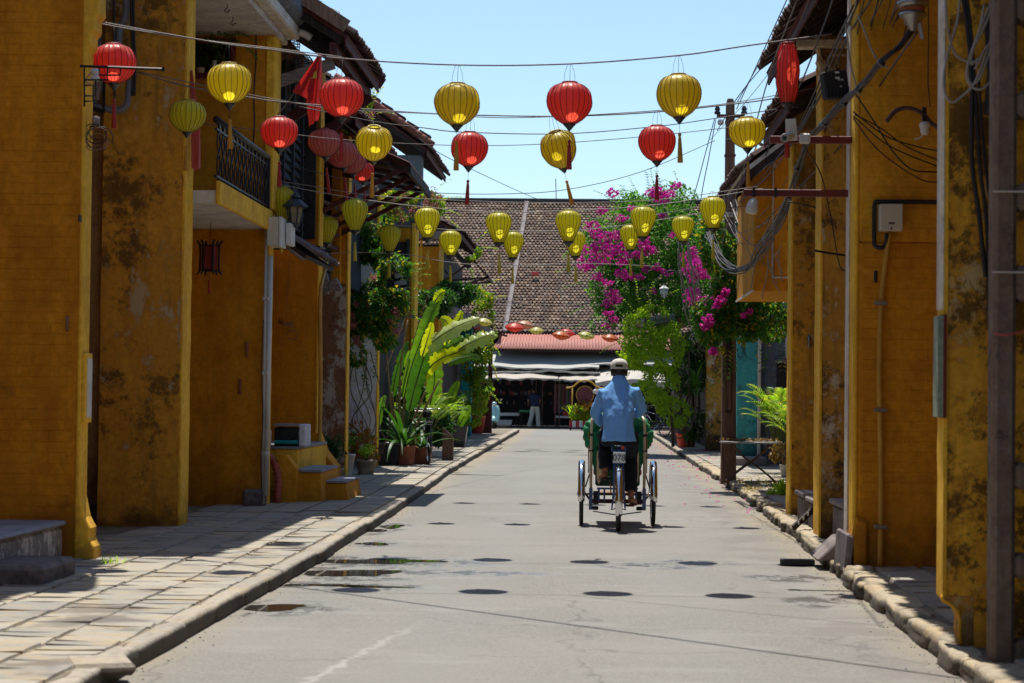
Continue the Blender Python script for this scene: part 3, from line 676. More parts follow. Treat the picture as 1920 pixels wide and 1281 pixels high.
# --- L4: two-storey timber-fronted house
h = empty('timber_house', (-3.55, 24.5, 0), 'timber fronted house under a deep dark eave with blue black shutters, left side', 'house', 'yellow old town houses')
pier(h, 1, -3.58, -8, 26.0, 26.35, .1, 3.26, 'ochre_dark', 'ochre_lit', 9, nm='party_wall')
m = MB(); m.prism([(-3.8,.1),(-3.3,.1),(-3.32,.42),(-3.48,.62),(-3.575,.86),(-3.8,.86)], 25.95, 26.5); m.build('flared_foot', M['ochre'], h, bevel=.01)
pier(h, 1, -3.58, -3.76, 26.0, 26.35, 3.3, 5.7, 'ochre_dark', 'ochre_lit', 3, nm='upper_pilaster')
MB().tube([(-3.8, 25.97, 3.3), (-3.57, 25.95, 3.3), (-3.55, 26.3, 3.3)], .012, 6).build('wire_band', M['cable_black'], h)
wallbox(h, 'recess_wall', M['ochre'], -8, -4.35, 22.9, 26.0, 0, 3.1)
bk = MB(); bk.box(-3.86, -3.81, 22.95, 26.0, 3.35, 5.8); bk.build('shutter_wall', M['wood_dark'], h)
pm = MB(); pm.box(-.5, .5, -.5, .5, -.5, .5); pme = pm.mesh('plank', M['wood_blueblack'])
for i in range(11):
    piece('plank', pme, h, (-3.79, 24.45, 3.5+i*.115), (0, R(-24), 0), (.02, 2.95, .12))
for yy in (23.3, 24.0, 24.75, 25.55):
    piece('shutter_stile', pme, h, (-3.765, yy, 4.4), (0, 0, 0), (.05, .07, 2.2))
# upper dark door panels and posts seen end-on
MB().box(-3.97, -3.90, 25.85, 25.98, 3.35, 5.7).build('door_post', M['wood_dark'], h)
m = MB(); m.box(-4.15, -3.63, 25.9, 25.97, 3.4, 5.6)
m.build('door_panel', M['dark_void'], h)
# small tiled pent roof over the ground floor
roof(h, -3.32, 3.02, -3.9, 3.42, 23.2, 25.7, mat=M['stone_dark'], purlins=False, name='pent_roof', under=M['wood_dark'])
r_ = roof(h, -2.82, 5.53, -5.6, 7.3, 22.75, 26.25, name='roof')
for yy, z0, z1, x1, mt in ((22.95, 4.98, 5.22, -3.02, 'wood_grey'), (24.2, 4.75, 5.25, -2.95, 'wood_redbrown'), (25.9, 4.62, 5.28, -2.92, 'wood_redbrown')):
    MB().bar((-3.72, yy, z0), (x1, yy, z1), .07, .13).build('brace', M[mt], h)
MB().bar((-3.0, 22.7, 5.35), (-3.0, 26.3, 5.35), .09, .14).build('eave_beam', M['wood_redbrown'], h)
m = MB(); m.bar((-2.84, 22.68, 5.60), (-4.6, 22.68, 6.72), .03, .15); m.build('rake_board', M['wood_tan'], h)
m = MB(); m.bar((-2.80, 26.3, 5.50), (-4.6, 26.3, 6.62), .04, .15); m.build('rake_board', M['wood_redbrown'], h)
# steps and platform
m = MB(); m.box(-8, -3.44, 23.4, 25.9, .08, .72); m.build('platform', M['ochre_lit'], h, bevel=.012)
m = MB(); m.box(-8, -3.43, 23.38, 25.92, .722, .75); m.build('platform_top', M['step_top'], h)
m = MB(); m.prism([(-3.56,.1),(-3.11,.1),(-3.13,.46),(-3.56,.46)], 23.1, 24.6); m.build('step', M['ochre_clean'], h, bevel=.012)
m = MB(); m.box(-3.56, -3.12, 23.08, 24.62, .462, .49); m.build('step_top', M['step_top'], h)
m = MB(); m.prism([(-3.32,.1),(-2.85,.1),(-2.89,.32),(-3.32,.32)], 23.55, 24.9); m.build('step', M['ochre_clean'], h, bevel=.012)
m = MB(); m.box(-3.12, -2.88, 23.53, 24.92, .322, .345); m.build('step_top', M['step_top'], h)
m = MB(); m.prism([(-3.6,.1),(-3.38,.1),(-3.38,.5),(-3.5,.66),(-3.6,.66)], 22.9, 23.15); m.build('foot', M['ochre_clean'], h)
# --- L5: stained-wall house with awning
h = empty('timber_house', (-3.6, 28.5, 0), 'narrow house with a brown stained end wall and a long sloping awning on struts', 'house', 'yellow old town houses')
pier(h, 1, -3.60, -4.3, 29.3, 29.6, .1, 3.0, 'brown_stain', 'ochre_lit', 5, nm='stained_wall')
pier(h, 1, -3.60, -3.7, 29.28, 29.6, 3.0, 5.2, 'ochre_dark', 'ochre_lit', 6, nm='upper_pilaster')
wallbox(h, 'post', M['ochre_dark'], -3.86, -3.7, 29.2, 29.5, 3.0, 5.3)
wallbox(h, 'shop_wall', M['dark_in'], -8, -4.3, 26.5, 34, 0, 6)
MB().box(-4.2, -3.72, 29.3, 29.4, 3.0, 5.6).build('door_panel', M['dark_void'], h)
wallbox(h, 'upper_wall', M['wood_blueblack'], -4.3, -3.95, 26.5, 34, 3.1, 6)
for i in range(4):
    MB().bar((-3.9, 26.6, 3.5+i*.2), (-3.74, 29.2, 3.5+i*.2), .03, .05).build('rail', M['wood_redbrown'], h)
for i in range(9):
    piece('plank', pme, h, (-3.85, 27.9, 3.1+i*.1), (0, R(-20), 0), (.02, 2.6, .09))
# awning
aw = empty('awning', (-3.0, 27.8, 4.4)); aw.parent = h; aw.location = Vector((-3.0, 27.8, 4.4))-org(h)
m = MB()
def awf(u, v):
    x = -3.95+1.53*u; z = 4.78-.16*u**1-.26*max(0, u-.75)**1*1.2-.18*u*u*.6
    return (x, 26.15+3.2*v, z+.012*math.sin(v*130))
m.grid(awf, 10, 84); m.build('corrugated_sheet', M['wood_redbrown'], aw, solid=.012)
m = MB(); m.bar((-2.42, 26.1, 4.34), (-2.42, 29.4, 4.34), .05, .10); m.build('edge_board', M['wood_dark'], aw)
m = MB(); m.bar((-3.9, 26.14, 4.76), (-2.75, 26.14, 4.56), .04, .09); m.build('end_board', M['wood_grey'], aw)
for i in range(4):
    y = 26.3+i*.98
    MB().bar((-3.92, y, 3.62), (-2.55, y, 4.36), .045, .06).build('strut', M['wood_redbrown'], aw)
    MB().bar((-3.92, y+.02, 4.66), (-2.5, y+.02, 4.38), .04, .05).build('joist', M['wood_dark'], aw)
MB().bar((-2.7, 26.15, 4.43), (-2.7, 29.3, 4.43), .05, .06).build('purlin', M['wood_dark'], aw)
# upturned roof pieces above, to the grey gable
roof(h, -3.35, 5.35, -5.6, 6.7, 28.2, 33.2, name='roof')
MB().bar((-3.95, 26.9, 5.62), (-3.35, 31.0, 5.2), .06, .12).build('ridge_crest', M['grey_wall'], h)
# --- L6 white wall
h = empty('whitewashed_house', (-3.7, 34.5, 0), 'whitewashed wall overgrown by creeper between two yellow edged houses, left', 'house', 'yellow old town houses')
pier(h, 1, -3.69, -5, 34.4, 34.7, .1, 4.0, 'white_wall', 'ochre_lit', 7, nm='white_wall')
wallbox(h, 'wall_edge', M['ochre_lit'], -3.74, -3.68, 34.38, 34.7, 4.0, 4.9)
wallbox(h, 'upper_wall', M['wood_grey'], -5, -3.74, 34.42, 34.7, 4.0, 5.0)
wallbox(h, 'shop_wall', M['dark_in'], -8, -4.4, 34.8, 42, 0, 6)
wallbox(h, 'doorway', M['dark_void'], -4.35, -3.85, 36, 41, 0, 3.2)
# --- L7 yellow house with shutters, grey gable
h = empty('yellow_house', (-3.8, 42, 0), 'yellow house behind the banana plant with grey gable and open blue shutters', 'house', 'yellow old town houses')
wallbox(h, 'wall', M['ochre'], -8, -3.82, 42, 42.5, .1, 4.9)
wallbox(h, 'corner_pilaster', M['ochre_lit'], -3.82, -3.73, 41.97, 42.7, .1, 5.0)
wallbox(h, 'corner_pilaster', M['ochre_lit'], -4.5, -4.42, 41.95, 42.0, .1, 5.0)
wallbox(h, 'green_post', M['teal_clean'], -4.33, -4.24, 41.9, 42.0, .1, 2.9)
wallbox(h, 'gable_wall', M['grey_wall'], -8, -3.62, 42.0, 42.4, 4.9, 6.45)
roof(h, -3.45, 6.55, -6.6, 8.75, 41.7, 47, mat=M['tile'], name='roof')
# gable rake of red tile ends
rk = MB(); rk.lathe([(.07,-.12),(.075,0),(.06,.12)], n=8, cap=True); rkm = rk.mesh('ridge_tile', M['tile_red'], smooth=True)
for i in range(16):
    t = i/15; piece('ridge_tile', rkm, h, (-3.45-1.9*t, 41.62, 6.68+1.33*t), (0, R(-55), 0))
for i in range(6):
    t = i/5; MB().cbox((-3.55-1.35*t, 41.85, 6.86+.96*t), (.26, .3, .07), Matrix.Rotation(R(30), 3, 'Y')).build('parapet_step', M['tile'], h)
wn = empty('window', (-4.1, 41.9, 3.9)); wn.parent = h; wn.location = Vector((-4.1, 41.9, 3.9))-org(h)
MB().box(-4.4, -3.86, 41.93, 42.0, 3.2, 4.6).build('pane', M['dark_void'], wn)
for xx in (-4.42, -3.88):
    m = MB(); m.box(xx-.03, xx+.03, 41.85, 41.95, 3.15, 4.65); m.build('frame', M['wood_blueblack'], wn)
for i in range(6):
    MB().cbox((-4.02, 41.8, 3.4+i*.16), (.26, .02, .10), Matrix.Rotation(R(-8), 3, 'Y')).build('slat', M['steel'], wn)
MB().bar((-4.5, 41.6, 3.1), (-3.3, 41.6, 2.95), .3, .05).build('sill_shelf', M['wood_grey'], h)
# --- L8 next yellow house with shutters and folding sunshade frame
h = empty('yellow_house', (-3.8, 50, 0), 'small yellow house front with dark shutters and an empty sunshade frame', 'house', 'yellow old town houses')
wallbox(h, 'wall', M['ochre'], -8, -3.86, 50, 50.5, .1, 5.1)
wallbox(h, 'corner_pilaster', M['ochre_lit'], -3.86, -3.78, 49.97, 50.7, .1, 5.3)
wallbox(h, 'corner_pilaster', M['ochre_lit'], -4.33, -4.27, 49.95, 50.0, .1, 5.3)
wallbox(h, 'front_wall', M['wood_dark'], -8, -3.9, 50.5, 60, 0, 5.2)
for i in range(5):
    MB().bar((-3.87, 50.9, 3.8+i*.22), (-3.87, 55.5, 3.8+i*.22), .03, .06).build('shutter_rail', M['wood_blueblack'], h)
m = MB(); m.box(-4.6, -3.5, 49.4, 49.9, 5.25, 5.45); m.build('beam', M['wood_grey'], h)
MB().bar((-3.9, 50.2, 5.4), (-3.1, 50.4, 4.6), .06, .12).build('eave_brace', M['wood_dark'], h)
sh = MB()
for p in (((-3.85, 52, 4.35), (-2.7, 52, 4.45)), ((-2.7, 52, 4.45), (-3.1, 52, 4.9)), ((-3.85, 52, 4.1), (-2.7, 52, 4.45)), ((-3.1, 52, 4.9), (-3.85, 52, 4.35)), ((-3.85, 54, 4.35), (-2.7, 54, 4.45)), ((-2.7, 52, 4.45), (-2.7, 54, 4.45)), ((-3.1, 52, 4.9), (-3.1, 54, 4.9))):
    sh.bar(p[0], p[1], .05, .05)
sh.build('sunshade_frame', M['iron_rust'], h)
for i in range(7):
    MB().bar((-3.9+.12*i, 51.5, 3.5), (-3.9+.12*i, 51.5, 4.0), .02, .02).build('cage_bar', M['iron'], h)
roof(h, -3.3, 5.5, -6.5, 7.2, 50.3, 57, name='roof', indiv=False)
# --- L9 turquoise shop
h = empty('turquoise_shop', (-3.9, 61, 0), 'turquoise painted shop corner hung with creeper at the far left end', 'shop')
wallbox(h, 'wall', M['teal_clean'], -4.1, -3.60, 60, 60.6, .1, 3.4)
wallbox(h, 'back_wall', M['dark_in'], -9, -4.3, 55, 66, 0, 3.4)
wallbox(h, 'door_opening', M['dark_void'], -4.9, -4.11, 60.2, 60.5, .1, 3.2)
roof(h, -3.35, 3.5, -6, 4.9, 56.5, 66.5, mat=M['stone_dark'], name='roof', indiv=False)
h = empty('post_gate', (-3.3, 66.5, 0), 'red brown timber post and hoarding standing at the far left street corner', 'post')
MB().box(-3.42, -3.28, 66.4, 66.55, .1, 4.1).build('post', M['wood_redbrown'], h)
MB().box(-4.4, -3.42, 66.5, 66.55, .1, 1.35).build('hoarding', M['iron_red'], h)
MB().bar((-4.3, 66.45, 3.65), (-2.8, 66.45, 3.35), .4, .06).build('canopy', M['wood_redbrown'], h)
# ============================================================ RIGHT ROW
h = empty('yellow_house', (2.0, 10.6, 0), 'house corner pier black with mould at the right edge behind the lattice post', 'house', 'yellow old town houses')
pier(h, -1, 1.845, 3.2, 10.5, 10.68, .36, 5.2, 'ochre_mould', 'ochre_lit', 11, nm='mouldy_pier')
rough_wall(h, 'scrolled_foot', M['ochre_mould'], 2.0, 3.2, 10.5, 10.68, .06, .37, seed=12)
m = MB(); m.prism([(1.845,.37),(1.85,.345),(1.89,.325),(1.925,.29),(1.94,.24),(1.935,.18),(1.945,.12),(1.93,.08),(2.01,.08),(2.01,.37)], 10.495, 10.68); m.build('scroll', M['ochre_worn'], h, bevel=.006)
m = MB(); m.tube([(1.845,10.50,.37),(1.85,10.50,.345),(1.89,10.50,.325),(1.925,10.50,.29),(1.94,10.50,.24),(1.935,10.50,.18),(1.945,10.50,.12)], .012, 6); m.build('scroll_edge', M['ochre_lit'], h, smooth=True)
wallbox(h, 'white_edge', M['white_trim'], 1.832, 1.85, 10.49, 10.66, 1.86, 5.2)
b = empty('sign_box', (1.82, 10.55, 1.3)); b.parent = h; b.location = Vector((1.82, 10.55, 1.3))-org(h)
MB().box(1.812, 1.84, 10.48, 10.62, 1.30, 1.83).build('panel', plaster('faded_green_print', (.30,.36,.26), (.12,.2,.12), pale=(.75,.55,.45), d=.4, p=.4, foot=0, size=6), b)
MB().box(1.84, 1.856, 10.47, 10.62, 1.295, 1.835).build('frame', M['iron_red'], b)
wallbox(h, 'back_wall', M['dark_in'], 2.9, 9, 4, 10.6, 0, 5.4)
roof(h, 1.55, 5.25, 5.5, 7.8, 7.0, 14.6, indiv=False)
# R2 brick-pattern wall
h = empty('yellow_house', (2.05, 15.3, 0), 'house end wall of painted ochre brick carrying the cream meter box, right', 'house', 'yellow old town houses')
wallbox(h, 'wall', M['ochre'], 2.045, 6, 15.3, 15.75, -.02, 2.59)
up = wallbox(h, 'upper_wall', M['ochre_upper'], 2.045, 6, 15.298, 15.75, 2.592, 5.4)
wl = [c for c in h.children if c.name.startswith('wall')][0]
bricks(wl, M['ochre'], 2.07, 2.95, 15.299, .6, 2.55, bh=.078, bl=.25, seed=9, limit=150)
bricks(up, M['ochre_upper'], 2.07, 2.95, 15.297, 2.62, 5.2, bh=.078, bl=.25, seed=19, limit=150)
wallbox(h, 'edge_trim', M['ochre_lit'], 2.005, 2.047, 15.30, 15.74, .30, 5.4)
wallbox(h, 'white_edge', M['white_trim'], 1.995, 2.006, 15.55, 15.74, .35, 5.4)
m = MB(); m.prism([(2.12,.06),(2.12,.45),(2.02,.5),(1.99,.30),(1.97,.12),(1.97,.06)], 15.25, 15.8); m.build('foot', M['ochre'], h, bevel=.02)
m = MB(); m.prism([(2.03,.05),(2.03,.34),(1.965,.37),(1.94,.05)], 15.25, 15.95); m.build('footing_stone', M['stone_dark'], h, bevel=.02)
wallbox(h, 'front_wall', M['ochre'], 3.2, 9, 10.7, 22, 0, 5.4)
roof(h, 1.62, 5.3, 5.8, 7.9, 14.6, 16.0, indiv=False)
# R3 / R4
h = empty('yellow_house', (2.1, 18.5, 0), 'house with bleached ochre piers, stone benches and scrolled white eave brackets, right', 'house', 'yellow old town houses')
pier(h, -1, 2.115, 4, 18.5, 18.95, .08, 4.75, 'ochre_bleach', 'ochre_lit', 21, nm='bleached_pier')
pier(h, -1, 2.175, 4, 21.8, 22.2, .08, 4.6, 'ochre_worn', 'ochre_lit', 25, nm='stained_pier')
roof(h, 1.74, 4.72, 5.2, 7.2, 16.0, 20.3, name='roof')
MB().box(1.86, 3.4, 18.35, 18.5, 4.62, 4.70).build('frieze_moulding', M['white_trim'], h, bevel=.01)
m = MB(); m.box(2.1, 3.2, 18.42, 18.5, 4.28, 4.62); m.build('frieze', M['dull'], h, bevel=.01)
for i, (a, b_, c, d) in enumerate(((2.15,2.32,4.55,4.57),(2.15,2.17,4.42,4.57),(2.15,2.26,4.42,4.44),(2.24,2.26,4.42,4.5),(2.38,2.40,4.36,4.57),(2.38,2.55,4.55,4.57),(2.53,2.55,4.44,4.57),(2.46,2.55,4.44,4.46),(2.62,2.80,4.42,4.44),(2.62,2.64,4.42,4.57))):
    MB().box(a, b_, 18.395, 18.42, c, d).build('key_relief', M['white_trim'], h)
m = MB(); cur = []
for i in range(13):
    t = i/12; cur.append((1.885+.20*t+.0*math.sin(t*3), 4.93-.42*t**2.2-.03*math.sin(t*9)))
poly = cur+[(x+.035, z-.045) for x, z in reversed(cur)]
m.prism(poly, 18.36, 18.5); m.build('scroll_bracket', M['white_trim'], h, bevel=.004)
m = MB(); m.prism([(2.05,4.5),(2.09,4.42),(2.07,4.36),(2.11,4.26),(2.13,4.26),(2.13,4.5)], 18.36, 18.5); m.build('bracket_foot', M['white_trim'], h)
m = MB(); m.box(2.16, 3.4, 21.7, 21.8, 4.3, 4.55); m.build('frieze', M['dull'], h, bevel=.02)
MB().box(2.0, 3.4, 21.62, 21.8, 4.55, 4.62).build('frieze_moulding', M['white_trim'], h, bevel=.01)
wallbox(h, 'front_wall', M['ochre'], 2.9, 9, 18.95, 24, 0, 4.6)
roof(h, 1.95, 4.45, 5.2, 6.6, 20.3, 23.2, name='roof')
MB().tube([(2.37, 21.76, 1.93), (2.37, 21.76, 2.07)], .016, 8).build('incense_holder', M['steel'], h, smooth=True)
# stone benches between the piers
def bench(x0, x1, y0, y1, z1, lab):
    b = empty('stone_bench', ((x0+x1)/2, y0, .1), lab, 'bench', 'stone benches between the right hand piers')
    m = MB(); m.box(x0+.03, x1, y0+.03, y1, .08, z1-.05); m.build('base', M['stone_dark'], b, bevel=.02)
    m = MB(); m.box(x0, x1+.02, y0, y1+.02, z1-.048, z1); m.build('seat', M['concrete'], b, bevel=.012); return b
bench(2.14, 2.75, 16.9, 17.9, .50, 'stone bench with grey slab seat just behind the brick pattern wall, right side')
bench(2.17, 2.9, 20.4, 21.2, .42, 'farther and larger of two low stone blocks between the pale streaked piers')
bench(2.14, 2.5, 19.2, 19.9, .42, 'small stone block with chipped top beside the street face of the pale streaked pier')
# R5 bay
h = empty('yellow_house', (2.1, 25.3, 0), 'upper storey ochre bay hanging over the pavement with white edged panel, right', 'house', 'yellow old town houses')
wallbox(h, 'bay', M['ochre'], 2.05, 5, 25.3, 28.2, 2.74, 4.55)
wallbox(h, 'bay_panel', M['ochre_clean'], 2.29, 3.2, 25.22, 25.3, 2.92, 4.5)
MB().box(2.275, 2.29, 25.2, 25.3, 2.90, 4.42).build('white_edge', M['white_trim'], h)
MB().box(2.29, 3.2, 25.2, 25.3, 2.90, 2.92).build('white_edge', M['white_trim'], h)
MB().box(2.035, 2.05, 25.28, 28.2, 2.73, 2.76).build('white_edge', M['white_trim'], h)
m = MB(); cur = [(2.08+.21*(i/10)**1.0, 4.62-.30*(i/10)**2) for i in range(11)]
m.prism(cur+[(x+.03, z-.03) for x, z in reversed(cur)], 25.15, 25.3); m.build('scroll_bracket', M['white_trim'], h)
wallbox(h, 'front_wall', M['grey_wall'], 4.0, 9, 25.3, 38, 0, 4.4)
r_ = roof(h, 1.84, 4.22, 4.6, 6.4, 24.6, 27.6, name='roof', mat=M['tile'], under=M['white_soffit'])
roof(h, 3.7, 4.0, 5.6, 5.0, 28.3, 36, name='roof', mat=M['tile'], indiv=False)
# R6 turquoise house
h = empty('turquoise_house', (2.9, 38, 0), 'turquoise plastered house wall behind the utility pole, right side', 'house')
wallbox(h, 'wall', M['teal_wall'], 2.78, 3.17, 38.0, 38.4, .1, 5.2)
wallbox(h, 'white_edge', M['white_trim'], 3.17, 3.24, 37.97, 38.4, .1, 5.2)
wallbox(h, 'grey_wall', M['grey_wall'], 3.24, 7, 38.2, 38.6, .1, 4.3)
m = MB(); m.box(3.55, 4.2, 38.05, 38.2, .8, 2.05); m.build('door', M['wood_dark'], h)
m = MB(); m.box(3.5, 4.3, 38.0, 38.2, 2.05, 2.12); m.build('lintel', M['wood_grey'], h)
MB().tube([(3.72, 38.1, 2.15), (3.72, 38.1, 2.95)], .018, 6).build('pipe', M['pvc_white'], h)
MB().box(2.6, 3.3, 37.2, 38, .1, .28).build('doorstep', M['concrete'], h, bevel=.03)
roof(h, 2.5, 5.3, 6, 7.3, 37.5, 44, indiv=False)
# R7 brown column house
h = empty('dark_house', (3.1, 47, 0), 'dark timber house with a stained ochre column behind the dracaena pot', 'house')
wallbox(h, 'column', M['ochre_bleach'], 2.72, 3.14, 47, 47.4, .1, 3.1)
wallbox(h, 'dark_wall', M['dark_void'], 3.15, 9, 47.2, 60, 0, 3.6)
wallbox(h, 'front_boards', M['wood_dark'], 2.95, 3.15, 47.4, 73, .1, 3.4)
roof(h, 2.0, 3.3, 6, 5.2, 48, 70, indiv=False, purlins=False)
wallbox(h, 'timber_post', M['wood_grey'], 2.28, 2.44, 55, 55.15, .1, 4.0)
MB().bar((2.0, 55, 3.35), (2.7, 54.9, 3.85), .9, .05).build('porch_roof', M['iron_red'], h)
# ---- utility pole
q = empty('utility_pole', (2.13, 30.75, .1), 'tall tapering brown utility pole on the right kerb, rising above the roofs', 'pole')
m = MB()
def sq(cx, cy, z, a, b): return [(cx-a, cy-b, z), (cx+a, cy-b, z), (cx+a, cy+b, z), (cx-a, cy+b, z)]
vs = []; zs = [(.08,.115,.115), (2.2,.105,.105), (2.75,.095,.095), (5.9,.065,.065), (6.0,.045,.045)]
for z, a, b in zs: vs += sq(2.13-.02*(z/6), 30.75, z, a, b)
m.add(vs, [(4*i+j, 4*i+(j+1)%4, 4*i+4+(j+1)%4, 4*i+4+j) for i in range(4) for j in range(4)]+[(16,17,18,19)])
m.build('shaft', M['wood_pole'], q, bevel=.012)
m = MB(); m.box(2.075, 2.165, 30.615, 30.64, 1.15, 2.6); m.build('recess_panel', M['wood_dark'], q)
MB().box(2.085, 2.155, 30.61, 30.617, 1.2, 1.75).build('recess_panel', M['wood_pole'], q)
MB().bar((1.90, 30.68, 5.72), (2.33, 30.68, 5.72), .05, .05).build('cross_arm', M['iron_rust'], q)
for x in (1.91, 2.32):
    MB().lathe([(.0,0),(.045,0),(.05,.03),(.03,.05),(.045,.07),(.035,.1),(.02,.13),(0,.14)], (x, 30.68, 5.75), 10).build('insulator', M['glaze_black'], q, smooth=True)
MB().lathe([(.0,0),(.04,0),(.05,.04),(.04,.08),(0,.09)], (1.96, 30.66, 5.58), 10).build('insulator', M['pvc_white'], q, smooth=True)
for z in (5.62, 5.1, 4.62, 4.2, 4.16, 3.7):
    a = .068+.012*(5.9-z)/1.2; m = MB(); m.box(2.113-a-.008, 2.113+a+.008, 30.75-a-.01, 30.75+a+.01, z, z+.035); m.build('band', M['iron_rust'] if z > 4.5 else M['steel'], q)
MB().cbox((2.19, 30.6, 4.62), (.05, .05, .08)).build('insulator', M['pvc_white'], q, bevel=.01)
m = MB(); m.cbox((2.33, 30.6, 2.33), (.09, .08, .30)); m.build('meter_box', M['box_cream'], q, bevel=.01)
for i in range(3): MB().tube([(2.30+.015*i, 30.55, 2.2), (2.32+.03*i, 30.53, 2.05-.03*i), (2.25, 30.55, 2.0), (2.24, 30.6, 2.15)], .006, 6).build('cable', M['cable_black'], q)
# ---- lattice concrete post at the right edge
q = empty('lattice_post', (2.25, 10, .1), 'broad grey concrete lattice post with rectangular openings at the right edge', 'post')
def lat():
    X0, X1, A, B, y0, y1 = 1.992, 2.52, 2.105, 2.40, 9.94, 10.10
    zs = []; z = .12
    rows = [(.23,.70),(.82,1.03),(1.16,1.54),(1.66,2.10),(2.22,2.62),(2.74,3.1),(3.22,3.6)]
    m = MB(); m.box(X0, A, y0, y1, .08, 4.2); m.box(B, X1, y0, y1, .08, 4.2); prev = .08
    rows = [(.205,.51),(.63,.95),(1.08,1.88),(2.06,2.335),(2.47,2.80),(2.93,3.28),(3.4,3.9)]
    for a, b in rows: m.box(A+.0005, B-.0005, y0+.001, y1-.001, prev, a); prev = b
    m.box(A+.0005, B-.0005, y0+.001, y1-.001, prev, 4.2); return m
lat().build('lattice', M['post_concrete'], q, bevel=.02)
for z in (2.42, 2.02):
    MB().box(1.985, 2.63, 9.925, 9.94, z, z+.009).build('steel_strap', M['pvc_white'], q)
MB().tube([(1.99, 9.93, 1.72), (2.05, 9.9, 1.71), (2.15, 9.92, 1.74)], .005, 6).build('tie', M['flag_pink'], q)
h3 = empty('hanging_planter', (2.55, 11.3, .3), 'dark foliage and stems showing through the openings of the lattice post', 'plant')
m = MB(); r5 = random.Random(4)
for i in range(60):
    x, z = r5.uniform(2.1, 2.9), r5.uniform(.2, 2.3); m.tube([(x, 11.3, z), (x+r5.uniform(-.1,.1), 11.3, z+.25), (x+r5.uniform(-.15,.15), 11.25, z+.5)], .008, 5)
m.build('stem', M['cable_black'], h3)
# ---- red bracket beams with a camera and a junction box
q = empty('bracket_beam', (2.0, 15.5, 3.39), 'upper dark red steel bracket beam with a white camera on it', 'beam', 'dark red bracket beams on the right hand wall')
MB().box(1.37, 2.0, 15.45, 15.5, 3.365, 3.42).build('arm', M['iron_red'], q, bevel=.004)
q2 = empty('security_camera', (1.47, 15.35, 3.40), 'white bullet security camera mounted on the upper red beam', 'camera')
rc = Vector((-.16, -.35, -.10)).to_track_quat('Z', 'Y').to_matrix()
MB().lathe([(0,0),(.032,0),(.034,.02),(.034,.16),(.03,.165),(.027,.15),(0,.15)], (1.53, 15.42, 3.42), 14, rot=rc).build('housing', M['pvc_white'], q2, smooth=True)
MB().lathe([(0,0),(.016,0),(.016,.012),(0,.014)], (1.466, 15.282, 3.381), 12, rot=rc).build('lens', M['glaze_black'], q2, smooth=True)
MB().cbox((1.53, 15.40, 3.46), (.085, .17, .012), rc).build('sun_hood', M['pvc_white'], q2)
o = MB().cbox((1.635, 15.42, 3.395), (.085, .05, .08)).build('junction_box', M['pvc_white'], loc=(1.635, 15.42, 3.36), bevel=.012); tag(o, 'white square junction box on the upper red beam beside the camera', 'junction box')
q = empty('bracket_beam', (2.0, 15.6, 3.0), 'lower and longer dark red steel bracket beam with cable clips', 'beam', 'dark red bracket beams on the right hand wall')
MB().box(1.18, 2.0, 15.6, 15.65, 2.965, 3.02).build('arm', M['iron_red'], q, bevel=.004)
for x in (1.25, 1.42): MB().box(x, x+.02, 15.585, 15.6, 2.955, 3.03).build('clip', M['iron'], q)
o = MB().lathe([(0,0),(.045,0),(.05,.03),(.035,.10),(.02,.12),(0,.12)], (1.24, 15.6, 2.83), 14, rot=Matrix.Rotation(R(12), 3, 'Y')).build('white_sensor', M['pvc_white'], loc=(1.24, 15.6, 2.83), smooth=True); tag(o, 'small white sensor hanging under the tip of the lower red beam', 'sensor')
# ---- cream meter box, conduit, pipe
q = empty('meter_box', (2.27, 15.2, 2.7), 'cream square meter box with small sticker on the upper ochre brick wall', 'meter box')
MB().box(2.18, 2.355, 15.16, 15.285, 2.665, 2.87).build('case', M['box_cream'], q, bevel=.008)
MB().box(2.245, 2.29, 15.158, 15.1595, 2.715, 2.73).build('sticker', M['iron_rust'], q)
MB().add([(2.255,15.157,2.675),(2.275,15.157,2.675),(2.265,15.157,2.695)], [(0,1,2)]).build('warning_mark', M['iron'], q)
def curve(pts, r, n=8, sub=6):
    """Catmull-Rom through points, returns tube points"""
    P = [Vector(p) for p in pts]; P = [P[0]*2-P[1]]+P+[P[-1]*2-P[-2]]; out = []
    for i in range(1, len(P)-2):
        for j in range(sub):
            t = j/sub; a, b, c, d = P[i-1:i+3]
            out.append(.5*((2*b)+(c-a)*t+(2*a-5*b+4*c-d)*t*t+(3*b-a-3*c+d)*t**3))
    out.append(P[-2]); return out
o = MB().tube(curve([(2.95,15.27,2.895),(2.6,15.26,2.895),(2.2,15.26,2.895),(2.155,15.26,2.88),(2.15,15.26,2.8),(2.15,15.26,2.62),(2.155,15.25,2.56),(2.2,15.24,2.54),(2.235,15.24,2.57),(2.24,15.22,2.65)], 0), .017, 8).build('cable_conduit', M['cable_black'], loc=(2.15, 15.26, 2.54), smooth=True); tag(o, 'black cable conduit bending around the cream meter box', 'conduit')
q = empty('wall_pipe', (2.2, 15.2, .2), 'ochre painted vertical pipe with steel clamps below the cream meter box', 'pipe')
MB().tube(curve([aY(1668, 436, 15.24), aY(1662, 480, 15.24), aY(1653, 560, 15.24), aY(1649, 700, 15.24), aY(1652, 900, 15.24), aY(1650, 1080, 15.24)], 0), .022, 10).build('tube', M['pvc_ochre'], q, smooth=True)
for py in (568, 769, 988):
    c = aY(1651, py, 15.22); MB().cbox(c, (.10, .03, .03)).build('clamp', M['steel'], q, bevel=.004)
MB().tube([aY(1642, 508, 15.24), aY(1642, 530, 15.24)], .014, 8).build('peg', M['iron'], q)
